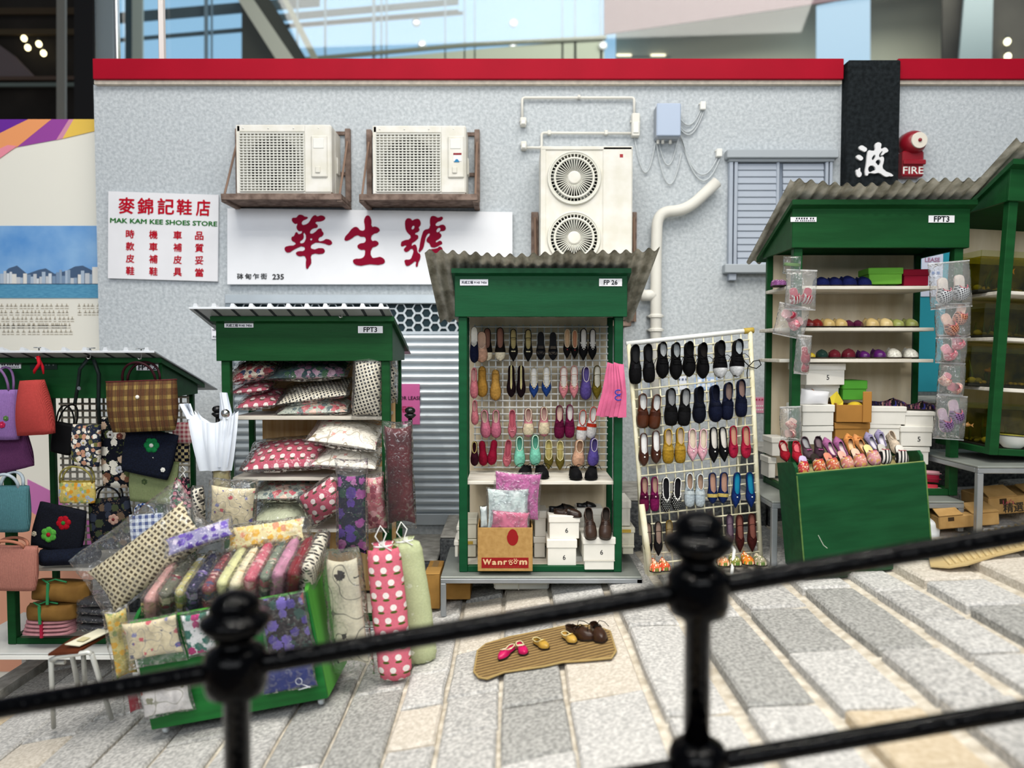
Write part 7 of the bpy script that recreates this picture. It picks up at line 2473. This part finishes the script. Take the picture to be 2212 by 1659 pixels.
mk('roll', G().lathe([(.03, -.14), (.05, -.13), (.052, .1), (.04, .13)], 16), mat('#c9bd8c', .6, var=.15, vs=8), t, True)
mk('wrap', G().lathe([(.056, -.145), (.058, .0), (.056, .15)], 16), CLEAR, t, True)
for i, (x, y, Y) in enumerate(((470, 884, 4.98), (886, 887, 5.0))):
    t = thing('black_finial', 'small black post knob seen %s of cushion stall' % ('left', 'right')[i], 'knob', P(x, y, Y))
    mk('knob', G().ball((0, 0, 0), .035, 12, (1, 1, .7)), mat('#101012', .25), t, True)
    mk('collar', G().lathe([(.02, -.05), (.04, -.03), (.03, -.02)], 14), mat('#101012', .3), t, True)
    mk('stem', G().lathe([(.014, -.6), (.014, -.05)], 10), mat('#101012', .35), t, True)

# ================================================================== LEFT GREEN CART
Yl = 3.84
o = P(331, 1596, Yl)
MC = T(o) @ R('Y', -10.4)
t = thing('green_cart', 'bright green wheeled wooden cart full of wrapped cloth packets', 'cart', MC)
W_, H_, D_ = .915, .60, .46
GC = mat('#1a6a2c', .45, spec=.25, var=.25, vs=5, stretch=(.6, 3, 4), bump=.05, bs=30)
z0c = .045
mk('front_panel', G().bb(0, W_, 0, .02, z0c, H_, .004), GC, t)
mk('front_top_edge', G().bb(0, W_, -.002, .022, H_ + .0005, H_ + .012, .004), LIME, t)
for x in (0, W_ - .02):
    prof = [(.0205, z0c), (.0205, H_), (.10, H_ + .04), (D_ - .06, H_ + .115), (D_, H_ + .12), (D_, z0c)]
    vs = [(x + dx, y, z_) for dx in (0, .02) for y, z_ in prof]
    mk('side_panel', G().add(vs, [tuple(range(6)), tuple(range(11, 5, -1))] + [(i, 6 + i, 6 + (i + 1) % 6, (i + 1) % 6) for i in range(6)]), GC if x == 0 else LIME, t)
mk('back_panel', G().bb(.0205, W_ - .0205, D_ - .02, D_, z0c, H_ + .11, .003), GC, t)
mk('tray', G().quadsheet((.022, .022, H_ - .10), (W_ - .022, .022, H_ - .10), (W_ - .022, D_ - .022, H_ - .06), (.022, D_ - .022, H_ - .06), .008), GC, t)
for x in (.05, W_ - .05):
    for y in (.05, D_ - .05):
        wt = mk('caster', G().lathe([(.022, -.012), (.026, -.006), (.026, .006), (.022, .012)], 16, T((x, y, .026)) @ R('Y', 90)), mat('#b9c0c4', .35), t, True)
        mk('caster_fork', G().bb(x - .018, x + .018, y - .008, y + .012, .03, z0c, .003), CHROME, wt)


def on_cart(x, y, z_):
    return MC @ Vector((x, y, z_))


PKS = [('fluffy pale pink', mat('#c99a94', .9, var=.15, vs=50, bump=.6, bs=90)), ('sage and maroon floral', pat('floral', '#6a6a5c', ['#7a2c3c', '#c9bfa8', '#4a4a3a'], 26)), ('yellow green floral', pat('floral', '#b9b078', ['#d8d070', '#8a9a5c', '#b8c0d0'], 26)), ('navy violet floral', pat('floral', '#20223c', ['#6a5a90', '#9a8ab0', '#3a3a5c'], 26)),
       ('dusty red floral', pat('floral', '#7a3c44', ['#c9a8a0', '#4a4a6a', '#a85a5c'], 28)), ('pale lime', mat('#cfcf9c', .8, var=.1, vs=8)), ('cream sprigged', pat('sprig', '#dcd4b4', ['#c9a878', '#d08a8a', '#a8a878'], 20)), ('rose pink', pat('floral', '#c06a78', ['#d8a4a8', '#b84a60'], 24)), ('grey green floral', pat('floral', '#7a8474', ['#c9c4b0', '#a85a64', '#4a5a50'], 26)), ('lilac pink', mat('#c48aa4', .8, var=.2, vs=14)), ('crimson', mat('#7d1a26', .7, var=.2, vs=12)), ('black houndstooth', HOU)]
for i, (nm, m_) in enumerate(PKS):
    x = .055 + i * .074
    mt = MC @ T((x + .05, .17 + .012 * (i % 3), H_ + .085 + .01 * (i % 2))) @ R('Y', 24) @ R('X', 26) @ Matrix(((0, 0, 1, 0), (1, 0, 0, 0), (0, 1, 0, 0), (0, 0, 0, 1)))
    cushion('%s folded cloth packet standing in green cart, %s from left' % (nm, ORD[i]), mt, .30, .21, .075, m_, True, .15, 'wrapped_packet', 'packet', (1.08, 1.12), group='folded packets standing in the green cart', inner='cloth')
p = on_cart(.22, .40, H_ + .15)
cushion('large tan houndstooth cushion in wrap leaning on cart', facing(322, 1202, 4.12, 38, 0, -12), .62, .27, .13, HOUB, True, .35, grow=(1.16, 1.5), off=(0, .05))
cushion('flat purple pansy packet lying across the cart', facing(430, 1160, 4.0, 22, 0, -40), .33, .10, .04, pat('floral', '#8a86a8', ['#4a2c90', '#6a50b0', '#c9c0d0'], 16), True, .2, 'wrapped_packet', 'packet', (1.1, 1.2), inner='cloth')
cushion('yellow floral cloth packet at back of cart', facing(575, 1155, 4.16, 8, 0, -25), .42, .13, .08, pat('floral', '#d8cc9c', ['#d8a83c', '#e2c070', '#c98a6a'], 16), True, .25, 'wrapped_packet', 'packet', (1.2, 1.2), inner='cloth')
# packets hanging on the front of the cart
zf = .349


def cf(label, x0, x1, y0, y1, m_, th=.045, roll=10, grow=(1.1, 1.1), off=(0, 0)):
    cx, cy = 200 + (x0 + x1) / 2 * zf, 1080 + (y0 + y1) / 2 * zf
    loc = MC.inverted() @ P(cx, cy, Yl)
    mt = MC @ T((loc.x, -.038, loc.z)) @ FACE
    cushion(label, mt, M((x1 - x0) * zf, Yl) * .97, M((y1 - y0) * zf, Yl) * .97, th, m_, True, .14, 'wrapped_packet', 'packet', grow, group='packets hung on the front of the green cart', off=off, inner='cloth')


cf('cream sprig packet hung at top left of cart front', 215, 570, 715, 960, FLC, grow=(1.08, 1.3), off=(0, -.015))
cf('white packet with teal leaves and magenta flower on cart front', 585, 770, 675, 945, pat('floral', '#dcdcdc', ['#2a6a5c', '#a82068', '#3c7a6c'], 14), grow=(1.06, 1.15))
cf('dark brown and violet floral packet on cart front, right', 1060, 1360, 560, 950, pat('floral', '#231c20', ['#4a3c8a', '#6a5aa8', '#8a4a4a', '#2c4a44'], 12), grow=(1.08, 1.06))
cf('white packet with red berries low on cart front', 315, 635, 1125, 1305, pat('sprig', '#dcd8d6', ['#b8402c', '#8a8a70', '#c05a48', '#7a7a60'], 10), grow=(1.12, 1.12))
cf('royal blue packet with white scissors print on cart front', 1050, 1400, 1000, 1160, mat('#1a2c74', .6, var=.1), grow=(1.03, 1.06))
cf('dark green packet beside post low on cart front', 780, 1040, 940, 1130, mat('#2c3a3c', .7, var=.2), grow=(1.05, 1.05))
# scissors print
loc = MC.inverted() @ P(655, 1468, Yl)
t_ = MC @ T((loc.x, -.066, loc.z)) @ FACE
t = tag(mk('scissors_print', G().tube([(.0 + .016 * cos(2 * pi * i / 14), .02 + .016 * sin(2 * pi * i / 14), 0) for i in range(14)], .0025, 5, closed=True).tube([(.008, .006, 0), (.05, -.02, 0)], .0022, 5).tube([(-.01, -.022, 0), (.05, -.016, 0)], .0022, 5), mat('#d8dce6', .5), None, True, mtx=t_), 'white scissors motif on royal blue packet', 'motif')
cushion('yellow floral packet hung on left side of cart', facing(262, 1390, 3.95, 8, 35), .10, .36, .04, pat('floral', '#cfc07c', ['#d8a83c', '#b8a860', '#8a9a5c'], 20), True, .18, 'wrapped_packet', 'packet', (1.3, 1.1), inner='cloth')
cushion('small crimson packet hung low on left side of cart', facing(290, 1508, 3.9, 8, 30), .06, .14, .04, mat('#8a1c2c', .6, var=.2), True, .2, 'wrapped_packet', 'packet', (1.8, 1.3), inner='cloth')
# cow print packet and long pouches to the right of the cart
cushion('cream packet with black cow pattern hanging beside cart', facing(750, 1320, 3.98, 7, -20), .19, .56, .10, pat('sprig', '#d3ccb4', ['#2a2a2c', '#3a3432', '#8a7a6a', '#2a2a2c'], 7), True, .35, 'wrapped_cushion', 'cushion', (1.25, 1.2))


def long_pouch(label, x0, y0, x1, y1, Y, wp, m_, cap, seed):
    a, b_ = P(x0, y0, Y), P(x1, y1, Y + .02)
    d = b_ - a
    L_ = d.length
    roll = math.degrees(math.atan2((b_.x - a.x), -(b_.z - a.z)))
    t = thing('long_pouch', label, 'pouch', T((a + b_) / 2) @ FACE @ R('Z', roll))
    r = M(wp, Y) / 2
    g = G()

    def f(u, v):
        y = -L_ / 2 + L_ * u
        rr = r * interp([(0, .35), (.02, .78), (.08, .98), (.5, 1.02), (.9, .98), (.955, .8), (.975, .45), (1, .6)], u) * (1 + .03 * mnoise.noise(Vector((u * 9, v * 5, seed))))
        gath = 1 + (.10 * sin(v * 2 * pi * 11) if (u > .93 or u < .03) else 0)
        a_ = 2 * pi * v
        return Vector((rr * cos(a_) * gath, y, rr * .62 * sin(a_) * gath))
    g.grid(f, 40, 44, cv=True)
    g.f.append(tuple(range(44)))
    g.f.append(tuple(range(39 * 44, 40 * 44))[::-1])
    mk('body', g, m_, t, True)
    cg = G()
    yc = L_ / 2 - L_ * .025
    cg.tube([(r * .5 * cos(a_), yc, r * .33 * sin(a_)) for a_ in [2 * pi * i / 16 for i in range(16)]], .006, 5, closed=True)
    mk('drawstring', cg.tube([(0, yc, r * .3), (-.03, yc + .06, r * .4), (.0, yc + .11, .02), (.03, yc + .07, r * .4), (.0, yc + .01, r * .35), (.05, yc - .02, r * .5)], .0038, 5), WHITE, t, True)


long_pouch('long pink drawstring pouch with white apple print', 826, 1172, 856, 1466, 4.02, 76, pat('apple', '#cf6a7c', ['#e8e0dc', '#4a5a24'], 15), None, 1)
long_pouch('long pale green drawstring pouch with white leaf print', 872, 1162, 912, 1430, 4.2, 74, pat('sprig', '#b5bd94', ['#d8dcc8', '#c9d0b4', '#dce0cc', '#b9c29c'], 14), None, 2)

# ================================================================== FOLDING STOOL
zt_ = on_ground(115, 1570, .0)
o = P(172, 1400, 4.0)
t = thing('folding_stool', 'small folding stool with brown top and white tube legs', 'stool', o)
q4 = lambda x, y, Y: P(x, y, Y) - o
mk('seat', G().quadsheet(q4(104, 1417, 3.88), q4(168, 1412, 3.9), q4(246, 1366, 4.14), q4(160, 1380, 4.14), .012), mat('#5a2c1a', .5, vs=6, c2='#45200f'), t)
LEG = mat('#c9cac4', .35, metal=.3)
for a, b_ in (((110, 1425, 3.9), (116, 1571)), ((198, 1412, 3.92), (241, 1553)), ((155, 1412, 4.1), (170, 1490)), ((180, 1416, 4.1), (184, 1480))):
    e = on_ground(b_[0], b_[1], .03) if a[2] < 4 else P(b_[0], b_[1], 4.3)
    mk('leg', G().tube([q4(*a), e - o], .013, 10), LEG, t, True)
mk('top_tube', G().tube([q4(110, 1426, 3.9), q4(125, 1419, 3.9), q4(190, 1409, 3.92), q4(199, 1413, 3.92)], .013, 10), LEG, t, True)
mk('hinge', G().lathe([(.012, -.03), (.012, .03)], 10, T(q4(128, 1430, 3.95)) @ R('Y', 90)), LEG, t)
t2 = thing('paper_card', 'cream paper card lying on brown folding stool', 'card', o)
mk('card', G().quadsheet(q4(140, 1402, 3.93) + Vector((0, 0, .022)), q4(172, 1404, 3.93) + Vector((0, 0, .018)), q4(242, 1370, 4.10) + Vector((0, 0, .018)), q4(212, 1368, 4.12) + Vector((0, 0, .022)), .004), mat('#d8d3bc', .7), t2)
mk('stamp', G().quadsheet(q4(165, 1396, 3.96) + Vector((0, 0, .029)), q4(180, 1396, 3.96) + Vector((0, 0, .026)), q4(196, 1388, 4.0) + Vector((0, 0, .026)), q4(180, 1387, 4.0) + Vector((0, 0, .029)), .001), mat('#b9b088', .7), t2)

# ================================================================== BLACK RAILING IN FRONT
IRON = mat('#020203', .07, var=.2, vs=40, bump=.55, bs=30, spec=.09)
YR = 2.15
tr = thing('iron_railing', 'glossy black iron railing crossing the front of the street', 'railing', (0, YR, ground(0)))
o = Vector((0, YR, ground(0)))


def rl(px, py):
    return P(px, py, YR) - o


yrail = lambda x: 1530 - (x) * (1530 - 1152) / 2212.0
ylow = lambda x: 1663 - (x - 1440) * (1663 - 1533) / 772.0
for nm, f, r in (('top_rail', yrail, 23), ('lower_rail', ylow, 21)):
    mk(nm, G().tube([rl(x, f(x)) for x in range(-500, 2900, 100)], M(r, YR), 14), IRON, tr, True)
for px, ytop in ((510, 1268), (1508, 1098), (2506, 928), (-488, 1438)):
    c = rl(px, yrail(px))
    u = M(1, YR)
    gz = ground(c.x) - ground(0)
    top = (yrail(px) - ytop) * u
    prof = [(29, gz / u - c.z / u), (29, -72), (34, -68), (34, -62), (62, -52), (68, -30), (68, 28), (62, 44), (50, 52), (40, 60), (38, 72), (58, 82), (72, 100), (77, 112), (74, 122), (58, 130), (52, 138), (56, 150), (50, 164), (38, 176), (20, 184), (.5, 187)]
    k_ = top / 187 / u
    pr = [(r * u, (z_ * (k_ if z_ > 0 else 1)) * u) for r, z_ in prof]
    mk('post', G().lathe(pr, 28, T(c)), IRON, tr, True)
    cl = rl(px, ylow(px))
    mk('post_boss', G().lathe([(34 * u, -60 * u), (58 * u, -45 * u), (66 * u, -20 * u), (66 * u, 25 * u), (56 * u, 45 * u), (34 * u, 58 * u)], 24, T(cl)), IRON, tr, True)
# old rust and glints stay to the material; the railing stands on the paving
